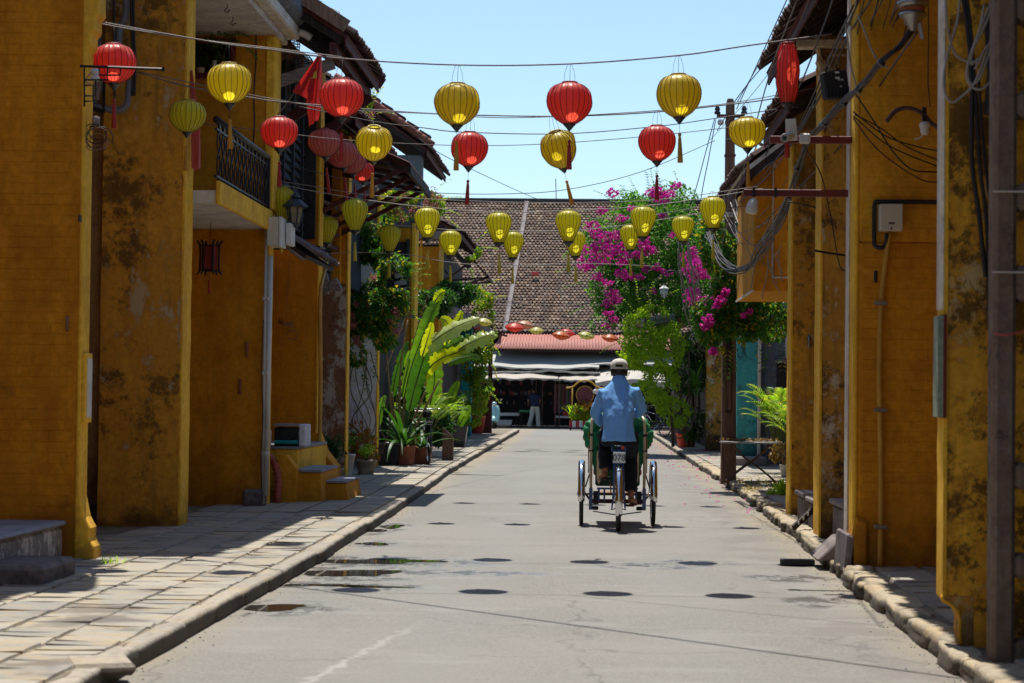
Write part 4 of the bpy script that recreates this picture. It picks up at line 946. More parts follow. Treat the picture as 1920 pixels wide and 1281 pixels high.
# ---- curved lamp arm with insulator
q = empty('lamp_bracket', (2.9, 15.1, 3.6), 'curved rusty lamp arm with a white insulator, against the upper brick wall', 'lamp bracket')
MB().tube(curve([aY(1662, 228, 14), aY(1680, 208, 14), aY(1703, 203, 14), aY(1728, 212, 14), aY(1745, 230, 14), aY(1764, 243, 14)], 0), .016, 8).build('arm', M['iron_rust'], q, smooth=True)
MB().cbox(aY(1733, 215, 14), (.03, .03, .10)).build('clamp', M['iron'], q)
c = aY(1734, 240, 14); MB().lathe([(0,-.05),(.02,-.05),(.032,-.03),(.03,-.005),(.04,.01),(.035,.035),(.015,.045),(0,.045)], c, 12).build('insulator', M['pvc_white'], q, smooth=True)
MB().tube([c+Vector((-.01,0,-.04)), c+Vector((-.03,0,-.07)), c+Vector((-.07,0,-.08))], .006, 6).build('wire_end', M['box_cream'], q)
q = empty('cable_anchor', tuple(aY(1712, 20, 12.5)), 'grey cast cable anchor lamp fitting with rusty band at the top right', 'cable anchor')
c = aY(1712, 28, 12.5)
MB().lathe([(0,-.1),(.02,-.1),(.03,-.075),(.055,-.055),(.06,-.02),(.085,-.01),(.085,.01),(.06,.015),(.07,.05),(.1,.06),(.1,.08),(.06,.085),(.06,.2),(0,.2)], c, 16).build('body', M['steel'], q, smooth=True)
MB().lathe([(.07,.0),(.075,.03)], c+Vector((0,0,.015)), 16).build('band', M['terracotta'], q)
MB().bar(c+Vector((.03,-.02,-.02)), c+Vector((.055,-.03,-.16)), .025, .02).build('hook', M['steel'], q)
# ---- black floodlight
q = empty('floodlight', tuple(aY(1567, 160, 14.6)), 'black square floodlight case seen from behind, high on the right', 'floodlight')
c = aY(1565, 160, 14.6); rt = Matrix.Rotation(R(-7), 3, 'Y')@Matrix.Rotation(R(12), 3, 'Z')
MB().cbox(c, (.185, .09, .20), rt).build('case', M['rubber'], q, bevel=.01)
for (a, b, w_) in ((.012,.085,.03),(.01,.045,.03),(.03,.03,.05),(.03,-.02,.02)):
    MB().cbox(c+rt@Vector((a, -.047, b)), (w_, .004, .014)).build('marking', M['pvc_white'] if w_ == .03 else M['steel'], q)
for i in range(7): MB().cbox(c+rt@Vector((-.08+.027*i, -.05, -.06)), (.008, .02, .07)).build('fin', M['rubber'], q)
# things at the foot of the right wall
o = MB().cbox(tuple(aZ(1496, 1062, 0)+Vector((0,.05,.03))), (.28, .10, .05)).build('kerb_plank', simple('black_painted_plank', (.03,.03,.035), .6, .3), loc=tuple(aZ(1496, 1062, 0)), bevel=.004); tag(o, 'short black wooden block lying on the road against the right kerb', 'plank')
p0 = aZ(1552, 1045, .1)
m = MB(); m.prism([(p0.x-.10,.08),(p0.x+.14,.08),(p0.x+.14,.26),(p0.x+.10,.26)], p0.y-.1, p0.y+.5); o = m.build('ramp_block', M['concrete'], loc=(p0.x, p0.y, .08), bevel=.012); tag(o, 'wedge shaped concrete ramp block at the foot of the brick pattern wall', 'ramp')
q = empty('tool_rack', tuple(aZ(1490, 975, .1)), 'small dark ladder like rack leaning low beside the right kerb', 'rack')
a, b = aZ(1474, 985, .12), aZ(1500, 972, .12)
MB().bar((a.x, 19.3, .14), (a.x+.20, 19.5, .30), .03, .05).build('rail', M['wood_dark'], q)
for i in range(3): MB().cbox((a.x+.05+.05*i, 19.29+.05*i, .19+.04*i), (.012, .03, .03)).build('rung', M['pvc_white'], q)
# houses behind the viewer keep the street closed
for x0, x1 in ((-10, -4.2), (2.3, 8)):
    h = empty('yellow_house', (x0 if x0 > 0 else x1, -12, 0), 'row of ochre houses behind the viewer, out of frame', 'house', 'yellow old town houses')
    wallbox(h, 'wall', M['ochre'], x0, x1, -26, 1.9, 0, 6.5)
h = empty('yellow_house', (2.4, 5, 0), 'row of ochre houses behind the viewer, out of frame', 'house', 'yellow old town houses')
wallbox(h, 'wall', M['ochre'], 2.3, 8, 2.0, 6.9, 0, 6.0)
# ============================================================ MARKET AT THE END OF THE STREET
hall = empty('market_hall', (0, 90, 0), 'market hall with a huge brown tiled roof closing the end of the street', 'market hall')
def rooftiles():
    k = N('weathered_hall_tile'); r = k.n('NewGeometry').outputs['Random Per Island']; P = k.pos()
    c = k.mix(k.step(r, .1, .9), (.10,.05,.028), (.20,.115,.065))
    c = k.mix(k.step(k.math('FRACT', k.math('MULTIPLY', r, 13.7)), .80, .9, 0, .8), c, (.30,.22,.15))
    c = k.mix(k.step(k.math('FRACT', k.math('MULTIPLY', r, 5.3)), .8, .9, 0, .8), c, (.035,.028,.025))
    n = k.noise(P, size=.5, detail=5); c = k.mix(k.step(n, .35, .65, 0, .5), c, (.11,.07,.055))
    return k.fin(c, .85)
M['hall_tile'] = rooftiles()
E0 = Vector((0, 88, 4.15)); E1 = Vector((0, 97, 10.85)); d = (E1-E0).normalized(); L = (E1-E0).length; nm_ = Vector((0, -d.z, d.y))
m = MB(); rr = random.Random(2); tw, tc = .18, .225; nrow = int(L/tc)
for r_ in range(nrow):
    off = tw/2 if r_ % 2 else 0
    for c_ in range(int(24.5/tw)):
        x = -13+off+c_*tw+rr.uniform(-.008,.008); s = r_*tc+rr.uniform(-.012,.012); l = rr.uniform(.03,.055)
        b = E0+d*s+nm_*(.02+l); mid = E0+d*(s+.13)+nm_*(.02+l*.95); t = E0+d*(s+tc+.03)+nm_*.012; w_ = tw*.48
        lo = b-nm_*.022
        m.add([(x-w_*.12, *b.yz), (x+w_*.12, *b.yz), (x+w_, *mid.yz), (x+w_, *t.yz), (x-w_, *t.yz), (x-w_, *mid.yz), (x-w_*.12, *lo.yz), (x+w_*.12, *lo.yz), (x+w_, *(mid-nm_*.02).yz), (x-w_, *(mid-nm_*.02).yz)],
              [(0,1,2,3,4,5), (0,6,7,1), (1,7,8,2), (5,9,6,0)])
rf = MB().add([(-13, *(E0-nm_*.01).yz), (12.3, *(E0-nm_*.01).yz), (12.3, *(E1-nm_*.01).yz), (-13, *(E1-nm_*.01).yz), (-13, 104, 4.2), (12.3, 104, 4.2)], [(0,1,2,3), (3,2,5,4)]).build('roof', M['wood_dark'], hall)
tag(m.build('roof_tiles', M['hall_tile'], rf, recalc=False), kind='stuff')
m = MB(); m.box(-13, 12.3, 96.85, 97.15, 10.8, 10.98); m.build('ridge', simple('dark_ridge_mortar', (.05,.05,.055), .9), rf, bevel=.03)
m = MB(); a, b = Vector((-3.17, *(E1+nm_*.05).yz)), Vector((-3.8, *(E0+nm_*.05).yz)); m.bar(a, b, .17, .1); m.build('mortar_rib', M['concrete'], rf)
m = MB(); m.bar(a+Vector((-.1,0,0)), b+Vector((-.1,0,0)), .03, .14); m.build('mortar_rib', M['stone_dark'], rf)
MB().bar((-13, 87.98, 4.05), (12.3, 87.98, 4.05), .05, .16).build('fascia', M['wood_redbrown'], rf)
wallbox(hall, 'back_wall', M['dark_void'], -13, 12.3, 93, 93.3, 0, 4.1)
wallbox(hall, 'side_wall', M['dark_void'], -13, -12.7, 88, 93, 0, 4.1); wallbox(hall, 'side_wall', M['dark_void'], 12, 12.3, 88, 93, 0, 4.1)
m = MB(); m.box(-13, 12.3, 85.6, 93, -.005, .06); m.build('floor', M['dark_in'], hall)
for x in (-7, -4.6, -2.2, .3, 2.8, 5.3): wallbox(hall, 'post', M['wood_dark'], x, x+.12, 87.5, 87.62, .05, 3.6)
q = aY(963, 645, 90.2)
o = MB().box(-2.75, -2.42, 91.35, 91.45, 6.9, 7.05).build('roof_patch', M['flag_pink'], rf)
# red corrugated roof
cr = empty('corrugated_roof', (1.1, 86, 3.4), 'pink red corrugated metal roof in front of the tiled market roof', 'roof')
m = MB(); nn = 600
X0, X1 = -4.15, 3.4
for v in (0,):
    vs = []
    for i in range(nn+1):
        x = X0+(X1-X0)*i/nn; zc = .022*math.sin(x*2*math.pi/.13)
        x2 = x if x > X0+.35 else x+.25
        vs += [(x, 84.2, 3.35+zc), (x2, 87.3, 4.05+zc), (x, 84.2, 3.33+zc)]
    m.add(vs, [(3*i, 3*i+1, 3*i+4, 3*i+3) for i in range(nn)]+[(3*i, 3*i+3, 3*i+5, 3*i+2) for i in range(nn)])
m.build('sheet', simple('faded_red_metal_sheet', (.48,.17,.12), .55, .15, 2, .05), cr, recalc=False, smooth=True)
MB().bar((X0, 85.6, 3.42), (X1, 85.6, 3.42), .06, .08).build('purlin', M['wood_dark'], cr)
MB().bar((X0, 84.3, 3.26), (X1, 84.3, 3.26), .05, .06).build('purlin', M['wood_dark'], cr)
m = MB(); m.bar((-4.6, 86, 3.65), (-3.9, 86, 3.95), 1.6, .05); m.build('side_sheet', M['wood_redbrown'], cr)
# tarpaulins
def tarp(xa, xb, yb, zb, yf, zf, lab, mat, sag=.06, seed=0, hump=0, front=.07, nm='tarpaulin'):
    r = random.Random(seed); ph = [r.uniform(0, 6) for _ in range(4)]
    def f(u, v):
        x = xa+(xb-xa)*u; y = yb+(yf-yb)*v; z = zb+(zf-zb)*v
        z += sag*(math.sin(u*7+ph[0])*.5+math.sin(u*17+ph[1])*.25)*(.3+v)-sag*math.sin(v*math.pi)*.8+hump*math.sin(math.pi*min(1, max(0, u)))*(1-v*.6)
        y += .05*math.sin(u*11+ph[2])*v
        return (x, y, z)
    m = MB(); m.grid(f, 48, 10)
    fe = [f(i/48, 1) for i in range(49)]
    vs = []
    for i, p in enumerate(fe): vs += [p, (p[0], p[1]-.01, p[2]-front*(1+.3*math.sin(i*.9+ph[3])))]
    m.add(vs, [(2*i, 2*i+2, 2*i+3, 2*i+1) for i in range(48)])
    q = empty(nm, ((xa+xb)/2, yf, zf), lab, 'tarpaulin', 'tarpaulins shading the market stalls')
    m.build('sheet', mat, q, smooth=True, recalc=False)
    for u in (.03, .97) if xb-xa < 4 else (.02, .5, .98):
        p = f(u, .97); MB().tube([(p[0], p[1], .0), (p[0], p[1], p[2]-.02)], .02, 6).build('pole', M['iron_rust'], q)
    return q
tg = simple('grey_tarpaulin', (.36,.35,.31), .55, .12, 1.5, .2); tb = simple('beige_tarpaulin', (.40,.35,.28), .6, .12, 1.5, .2); tl = simple('light_tarpaulin', (.42,.385,.33), .55, .1, 1.5, .2)
tarp(-4.9, .35, 85.3, 3.25, 83.5, 2.55, 'long grey upper tarpaulin in front of the market, left', tg, seed=1)
tarp(-.1, 6, 85.3, 3.28, 83.8, 2.72, 'grey upper tarpaulin right of the capped cyclist\'s head', tg, seed=2)
tarp(-4.6, -1.35, 84.4, 2.40, 82.2, 2.02, 'beige humped lower tarpaulin over the shop where the man stands', tb, seed=3, hump=.22)
tarp(-1.32, .45, 84.4, 2.38, 82.2, 2.0, 'small beige lower tarpaulin above the flower cart', tb, seed=4, hump=.14)
tarp(-4.4, .4, 85.5, 2.62, 83.2, 2.38, 'thin pale tarpaulin strip between the grey and beige sheets', tl, seed=5)
tarp(.2, 3.3, 84.8, 2.58, 81.6, 1.98, 'light tarpaulin behind the cyclist with a drooping front edge', tl, seed=6, hump=.15, front=.22)
tarp(2.6, 6.2, 84.8, 2.50, 81.8, 2.05, 'light tarpaulin half hidden by the green creeper, right', tl, seed=8, front=.1)
# stall shelves and goods
st = empty('market_shelves', (-3, 88.5, 0), 'dark shelves of bottles and packets at the back of the market shop', 'shelves')
for z in (.9, 1.35, 1.8, 2.15):
    MB().box(-4.4, -1.6, 88.4, 88.8, z, z+.03).build('shelf', M['wood_dark'], st)
for x in (-4.4, -3.0, -1.6): MB().box(x-.03, x+.03, 88.4, 88.8, 0, 2.3).build('upright', M['wood_dark'], st)
goods = [simple('goods_'+n_, c_, .5, .2) for n_, c_ in (('red',(.25,.04,.03)),('orange',(.30,.12,.05)),('cream',(.34,.28,.2)),('brown',(.14,.06,.04)),('maroon',(.16,.03,.03)),('grey',(.12,.12,.13)))]
bt = MB().lathe([(0,0),(.045,0),(.045,.16),(.02,.2),(.018,.26),(0,.26)], n=8).mesh('bottle', None, smooth=True)
bx = MB().box(-.07,.07,-.05,.05,0,.18).mesh('packet', None)
r6 = random.Random(9)
for sh_, z in enumerate((.93, 1.38, 1.83)):
    x = -4.3
    while x < -1.7:
        me = r6.choice([bt, bx]).copy(); me.materials.append(r6.choice(goods))
        o = bpy.data.objects.new('bottle' if len(me.vertices) > 10 else 'packet', me); COL.objects.link(o); o.location = (x, 88.5+r6.uniform(-.05,.05), z); o.scale = (r6.uniform(.7,1.3), 1, r6.uniform(.55, 1.3))
        hgt = 'upper' if sh_ == 2 else ('middle' if sh_ else 'lowest')
        tag(o, f'small {me.materials[0].name[6:].split(".")[0]} {"bottle" if o.name.startswith("bottle") else "packet"} on the {hgt} shelf of the dark market shop', 'bottle' if o.name.startswith('bottle') else 'packet', f'goods on the {hgt} market shelf'); x += r6.choice([.12,.14,.18,.3,.5])
def table(x0, x1, y, z, lab, topm, nm='stall_table', cloth=0, legm='iron'):
    q = empty(nm, ((x0+x1)/2, y, .06), lab, 'table')
    MB().box(x0, x1, y-.35, y+.35, z-.05, z).build('top', topm, q)
    if cloth: MB().box(x0, x1, y-.36, y-.352, z-cloth, z).build('cloth', topm, q)
    for a in (x0+.04, x1-.04):
        for b in (y-.3, y+.3): MB().box(a-.02, a+.02, b-.02, b+.02, .05, z-.05).build('leg', M[legm], q)
    return q
wht = simple('white_melamine', (.6,.6,.58), .5, .08)
table(-4.0, -3.0, 84.6, .62, 'white cloth covered market table beside the scooter', wht, cloth=.12)
table(-4.2, -3.3, 84.2, .32, 'low white market table right behind the scooter wheel', wht, cloth=.2)
table(-2.95, -2.35, 84.2, .66, 'stall table carrying a green tray, left of the standing man', M['wood_dark'])
o = MB().box(-2.98, -2.38, 83.85, 84.5, .67, .75).build('green_tray', simple('green_plastic', (.02,.38,.10), .45, .1), loc=(-2.7, 84.2, .66), bevel=.01); tag(o, 'bright green shallow tray on the stall table by the standing man', 'tray')
table(-1.45, -.5, 84.2, .52, 'narrow white edged stall table left of the flower cart', wht, cloth=.08)
o = MB().lathe([(.0,0),(.16,0),(.18,.18),(.17,.18),(.15,.02),(0,.02)], (-1.0, 84.2, .525), 14).build('red_basin', M['red_plastic'], loc=(-1.0, 84.2, .525), smooth=True); tag(o, 'dull red plastic basin on the white edged stall table', 'basin')
q = empty('hanging_textiles', (-1.2, 85, 1.0), 'striped pink and grey textiles hanging in the dark stall left of the cart', 'textiles')
for i in range(9):
    c_ = [(.42,.16,.2),(.25,.1,.13),(.32,.32,.34),(.12,.2,.16)][i % 4]
    m = MB(); m.grid(lambda u, v: (-1.55+.085*i+.08*u, 85+.03*math.sin(u*9+i), .65+1.2*v), 4, 2); m.build('cloth', simple(f'textile_{"abcdefghi"[i]}', c_, .9, .2), q, solid=.01)
wallbox(hall, 'stall_partition', M['wood_dark'], -.6, -.5, 85.5, 88, .05, 2.4)
# far blocks either side of the cross street so nothing ends in the void
for x0, x1, lb in ((-30, -13.2, 'left'), (12.5, 30, 'right')):
    h = empty('shop_house', (x0, 90, 0), f'plain ochre shop house on the cross street, hidden behind the {lb} row', 'house'); wallbox(h, 'wall', M['ochre'], x0, x1, 87, 96, 0, 6)
for x0, x1, lb in ((-30, -9, 'left'), (9, 30, 'right')):
    h = empty('shop_house', (x0, 70, 0), f'back building behind the {lb} hand row of the street', 'house'); wallbox(h, 'wall', M['grey_wall'], x0, x1, 2, 73, 0, 5.2)
# ============================================================ LANTERNS
LM = {}
def lmat(n, col, tcol, tr=.45): LM[n] = fabric('silk_'+n, col, tr, tcol, .38, world=False, bump=.35, size=18)
lmat('yellow', (.82,.64,.02), (.95,.80,.03), .5); lmat('lime', (.76,.68,.03), (.92,.86,.05), .52); lmat('olive', (.76,.57,.02), (.88,.70,.025), .46)
lmat('red', (.80,.10,.07), (1,.12,.07), .5); lmat('faded_red', (.74,.20,.16), (.85,.18,.12), .45); lmat('orange', (.75,.22,.05), (.85,.25,.05)); lmat('peach', (.75,.42,.25), (.8,.4,.25)); lmat('pale_yellow', (.75,.70,.22), (.8,.75,.2))
M['rib_dark'] = simple('lantern_rib', (.16,.09,.02), .6, .2, world=False); M['rib_red'] = simple('lantern_rib_red', (.16,.02,.02), .6, .2, world=False)
M['tassel_gold'] = fabric('gold_tassel', (.62,.33,.03), .25, (.7,.4,.03)); M['tassel_red'] = fabric('red_tassel', (.45,.03,.03), .25, (.5,.03,.03)); M['tassel_yellow'] = fabric('yellow_tassel', (.62,.52,.04), .25, (.7,.6,.04))
PROFR = [(.28,1.0),(.46,.985),(.68,.935),(.84,.86),(.94,.76),(.99,.65),(1,.55),(.975,.44),(.90,.33),(.78,.225),(.62,.135),(.45,.07),(.32,.03),(.24,0)]
PROFT = [(.30,1.0),(.50,.985),(.74,.94),(.91,.865),(.99,.77),(1,.68),(.95,.58),(.86,.47),(.75,.36),(.63,.25),(.51,.15),(.42,.07),(.36,0)]
PROFL = [(.45,1.0),(.62,.97),(.74,.9),(.86,.75),(.95,.6),(1,.48),(.97,.36),(.88,.24),(.74,.13),(.58,.05),(.46,0)]
def lantern_meshes(kind, prof, W_, Hh, nrib, cloth, rib, seed=0, wrinkle=.006):
    r = random.Random(seed); m = MB(); per = 4; n = nrib*per; P = []
    # denser profile
    for i in range(len(prof)-1):
        for t in (0, .5): P.append((prof[i][0]*(1-t)+prof[i+1][0]*t, prof[i][1]*(1-t)+prof[i+1][1]*t))
    P.append(prof[-1]); ro = [r.uniform(0, 9) for _ in range(3)]
    def pt(rr, z, a, dent=True):
        k = (a/(2*math.pi)*nrib) % 1; f = 1-.035*math.sin(math.pi*k)*(1 if dent else 0)
        q = mn.noise(Vector((math.cos(a)*2+ro[0], math.sin(a)*2+ro[1], z*3+ro[2])))*wrinkle/W_*2*(.5+z)
        rad = rr*W_/2*(f+q*(1 if dent else 1)); return Vector((rad*math.cos(a), rad*math.sin(a), z*Hh))
    vs = [pt(rr, z, 2*math.pi*i/n) for rr, z in P for i in range(n)]
    m.add(vs, [(j*n+i, j*n+(i+1)%n, (j+1)*n+(i+1)%n, (j+1)*n+i) for j in range(len(P)-1) for i in range(n)])
    sh = m.mesh('shade', LM[cloth], smooth=True)
    rb = MB()
    for i in range(nrib):
        a = 2*math.pi*i/nrib
        rb.tube([pt(rr+.006, z, a) for rr, z in P[1:-1]], .0024, 4, cap=False)
    return sh, rb.mesh('ribs', M[rib], smooth=True)
def lantern(name, kind, c, wpx, hpx, d, cloth, lab, group, cat='lantern', tilt=(0,0,0), tassel='tassel_gold', seed=0, top=.5, tl=.18, torn=False, wrinkle=.006):
    W_ = wpx*d/F; Hh = hpx*d/F; p = aY(*c, d); base = p-Vector((0, 0, Hh/2))
    o = empty(name, base, lab, cat, group)
    ro = random.Random(seed*7+3).uniform(0, 6.28)
    prof, nrib = {'r': (PROFR, 22), 't': (PROFT, 20), 'l': (PROFL, 20)}[kind]
    rib = 'rib_red' if 'red' in cloth else 'rib_dark'
    sh, rb = lantern_meshes(kind, prof, W_, Hh, nrib, cloth, rib, seed, wrinkle)
    if torn:
        bm = bmesh.new(); bm.from_mesh(sh); a0 = -.35-ro
        kill = [f for f in bm.faces if Hh*.42 < f.calc_center_median().z < Hh*.74 and abs(((math.atan2(f.calc_center_median().y, f.calc_center_median().x)-a0+math.pi) % (2*math.pi))-math.pi) < .16*(f.calc_center_median().z/Hh-.25)*2]
        bmesh.ops.delete(bm, geom=kill, context='FACES'); bm.to_mesh(sh); bm.free()
    s_ = bpy.data.objects.new('shade', sh); COL.objects.link(s_); s_.parent = o; s_.rotation_euler = (0, 0, ro)
    b_ = bpy.data.objects.new('ribs', rb); COL.objects.link(b_); b_.parent = s_
    rt, rbm = prof[0][0]*W_/2, prof[-1][0]*W_/2
    tm = LM[cloth]
    ring = MB().lathe([(rt*1.25, Hh-.004), (rt*1.3, Hh+.008), (rt*1.22, Hh+.012), (rt*1.0, Hh+.008), (rt*1.0, Hh-.004)], n=20).build('top_ring', simple('ring_'+cloth, tuple(x*.6 for x in LM[cloth].node_tree.nodes['Principled BSDF'].inputs['Base Color'].default_value[:3]) if False else {'y':(.45,.33,.02),'r':(.35,.03,.03),'f':(.3,.04,.04),'l':(.35,.34,.02),'o':(.4,.28,.02),'p':(.4,.3,.1)}[cloth[0]], .5, .1, world=False), o, loc=None, smooth=True) if ('ring_'+cloth) not in bpy.data.materials else MB().lathe([(rt*1.25, Hh-.004), (rt*1.3, Hh+.008), (rt*1.22, Hh+.012), (rt*1.0, Hh+.008), (rt*1.0, Hh-.004)], n=20).build('top_ring', bpy.data.materials['ring_'+cloth], None, smooth=True)
    ring.parent = o; ring.location = (0,0,0)
    if org(o).length and ring.data.vertices[0].co.length > 5:
        for v in ring.data.vertices: v.co += org(o)
    def loc_build(mb, nm, mat, smooth=True):
        x = bpy.data.objects.new(nm, mb.mesh(nm, mat, smooth=smooth)); COL.objects.link(x); x.parent = o; return x
    loc_build(MB().lathe([(rbm*1.12, .012), (rbm*1.15, -.004), (rbm*.95, -.01), (.020, -.034), (.006, -.052), (0, -.054)], n=14), 'bottom_cap', M['glaze_black'] if 'red' in cloth or kind != 'r' or seed % 2 else M['glaze_black'])
    z0 = -.05
    loc_build(MB().tube([(0,0,z0), (0,0,z0-.075)], .0018, 4), 'tassel_cord', M['cable_black'])
    t_ = MB().lathe([(0,0),(.012,-.004),(.015,-.014),(.010,-.026),(.009,-.03),(.013,-.05),(.018,-.05-tl*.5),(.022,-.05-tl),(0,-.05-tl)], (0,0,z0-.07), 10)
    loc_build(t_, 'tassel', M[tassel])
    h_ = MB(); hh = top
    for sx in (-1, 1):
        h_.tube([(sx*rt*.9, 0, Hh), (sx*rt*.75, 0, Hh+hh*.55), (sx*rt*.35, 0, Hh+hh*.93), (0, 0, Hh+hh)], .0018, 4)
    h_.tube([(0,0,Hh-.02), (0.004,0,Hh+hh)], .0022, 4)
    loc_build(h_, 'hanger', M['cable_black'])
    o.rotation_euler = tilt
    return o
ROW1 = [((214,121),86,74,'red','round red lantern behind the black iron bracket at the far left'),
 ((431,158),84,75,'yellow','round yellow lantern in front of the railed balcony, first string'),
 ((641,185),84,72,'red','round red lantern hanging before the drooping red flag'),
 ((857,197),86,78,'olive','large round yellow lantern with a torn side, against the sky'),
 ((1068,195),85,78,'red','large round red lantern in mid sky directly above the smaller rumpled yellow one'),
 ((1274,181),84,80,'olive','large round yellow lantern at right of the sky, uppermost string')]
G1, G2, G3, G4 = 'lanterns on the first string', 'lanterns on the second string', 'teardrop lanterns on the third string', 'teardrop lanterns on the fourth string'
for i, (c, w_, h_, cl, lab) in enumerate(ROW1):
    lantern('silk_lantern', 'r', c, w_, h_, 15.4, cl, lab, G1, seed=i+1, top=.155, tassel='tassel_red' if cl == 'red' else 'tassel_gold', torn=(i == 3), tilt=(R(rnd.uniform(-2,2)), R(rnd.uniform(-2,2)), 0), wrinkle=.008)
lantern('silk_lantern', 'l', (1477,139), 45, 112, 15.5, 'red', 'long creased red spindle lantern below the right hand eave', G1, seed=11, top=.02, tassel='tassel_red', wrinkle=.03, tl=.25)
ROW2 = [((351,219),71,60,'lime','greenish yellow round lantern against the stained pier'),
 ((524,250),71,59,'red','round red lantern between balcony wall and dark shutters'),
 ((700,269),69,64,'yellow','round yellow lantern tipped toward the viewer before the dark awning'),
 ((879,281),70,64,'red','small round red lantern below the torn yellow one'),
 ((1057,280),68,70,'olive','rumpled yellow lantern with a tipped open neck in mid sky'),
 ((1232,270),70,66,'red','small round red lantern left of the utility pole'),
 ((1402,250),70,57,'yellow','round yellow lantern beside the tip of the upper red beam')]
for i, (c, w_, h_, cl, lab) in enumerate(ROW2):
    tl_ = (R(22), R(4), 0) if i == 2 else ((R(16), R(-14), 0) if i == 4 else (R(rnd.uniform(-2,2)), R(rnd.uniform(-2,2)), 0))
    lantern('silk_lantern', 'r', c, w_, h_, 18.1, cl, lab, G2, seed=20+i, top=.15, tassel='tassel_red' if cl == 'red' else 'tassel_gold', tilt=tl_, wrinkle=.02 if i in (2,4) else .008)
ROW3 = [((530,385),44,66,'lime','yellow teardrop lantern half hidden behind the old street lamp'),
 ((666,404),50,60,'lime','yellow teardrop lantern below the awning struts, third string'),
 ((802,419),49,58,'lime','yellow teardrop lantern left of the tiled roof, before the yellow pilasters'),
 ((936,428),49,58,'lime','larger yellow teardrop lantern of the pair over the pale rib of the tiled roof'),
 ((1066,425),49,60,'lime','larger of two overlapping yellow teardrop lanterns in front of the tiled roof'),
 ((1205,417),48,58,'lime','larger of two yellow teardrop lanterns before the magenta blossoms'),
 ((1337,400),50,60,'lime','yellow teardrop lantern just left of the utility pole')]
for i, (c, w_, h_, cl, lab) in enumerate(ROW3):
    lantern('teardrop_lantern', 't', c, w_, h_, 22.6, cl, lab, G3, seed=40+i, top=.07, tassel='tassel_yellow', tl=.17, tilt=(0, R(rnd.uniform(-2,2)), 0), wrinkle=.004)
ROW4 = [((614,432),40,50,'lime','dim yellow teardrop lantern beside the yellow wall corner under the awning'),
 ((731,448),41,50,'lime','yellow teardrop lantern before the creeper covered house'),
 ((845,457),42,48,'lime','yellow teardrop lantern before the empty sunshade frame'),
 ((962,460),40,50,'lime','yellow teardrop lantern crossing the pale rib of the tiled roof, smaller of the pair'),
 ((1079,458),40,48,'lime','smaller yellow teardrop lantern peeping from behind a larger one, centre'),
 ((1182,446),38,48,'lime','smaller yellow teardrop lantern behind another before the magenta blossoms'),
 ((1281,430),42,48,'lime','single yellow teardrop lantern amid the flowering creeper, right')]
for i, (c, w_, h_, cl, lab) in enumerate(ROW4):
    lantern('teardrop_lantern', 't', c, w_, h_, 26.7, cl, lab, G4, seed=60+i, top=.07, tassel='tassel_yellow', tl=.17, tilt=(0, R(rnd.uniform(-2,2)), 0), wrinkle=.004)
for i, (c, w_, d_) in enumerate((((611,269),62,22.8), ((645,291),60,23.6), ((663,304),54,24.7), ((681,323),44,26.0))):
    lantern('silk_lantern', 'r', c, w_, w_*.84, d_, 'faded_red' if i < 3 else 'red', ['faded red lantern nearest the viewer in the row below the left eave', 'second faded red lantern in the row under the left awning', 'third faded red lantern in the row under the left awning', 'last and brightest red lantern in the row under the left awning'][i], 'faded red lanterns under the left eave', seed=80+i, top=.12, tassel='tassel_red', tl=.25, tilt=(0, R(-6), 0), wrinkle=.02)
# flattened hat-shaped lanterns far down the street
hat = [(.02,.5),(.25,.47),(.6,.33),(.88,.12),(1,.0),(.9,-.12),(.62,-.3),(.3,-.43),(.03,-.5)]
for i, (px, py, w_, cl, lab) in enumerate(((908,604,34,'pale_yellow','pale yellow hat lantern above the banana leaf tips'), (897,612,26,'red','small red hat lantern half behind leaves at the far left'), (965,614,38,'red','bright red hat lantern far down the street'),
     (985,609,34,'peach','peach hat lantern just behind the bright red one'), (1006,620,30,'pale_yellow','pale yellow hat lantern between the red and orange ones'), (1052,629,36,'orange','orange hat lantern over the red metal roof'), (1063,624,32,'red','dark red hat lantern tucked behind the orange one'), (1099,629,32,'pale_yellow','pale yellow hat lantern near the bougainvillea tip'), (1144,634,32,'orange','orange hat lantern partly behind hanging magenta blossom'))):
    d_ = 50+(1.5 if i in (1,3,6) else 0); W_ = w_*d_/F; c = aY(px, py, d_)
    o = empty('hat_lantern', c, lab, 'lantern', 'hat shaped lanterns far down the street')
    m = MB().lathe([(r_*W_/2, z*W_*.48) for r_, z in hat], n=24).mesh('shade', LM[cl], smooth=True); s_ = bpy.data.objects.new('shade', m); COL.objects.link(s_); s_.parent = o
    rb = MB()
    for k_ in range(12):
        a = k_*math.pi/6; rb.tube([(math.cos(a)*(r_*W_/2+.004), math.sin(a)*(r_*W_/2+.004), z*W_*.48) for r_, z in hat], .004, 4)
    x = bpy.data.objects.new('ribs', rb.mesh('ribs', M['rib_dark'])); COL.objects.link(x); x.parent = s_
    o.rotation_euler = (R(10), R(rnd.uniform(-10, 12)), rnd.uniform(0, 1))
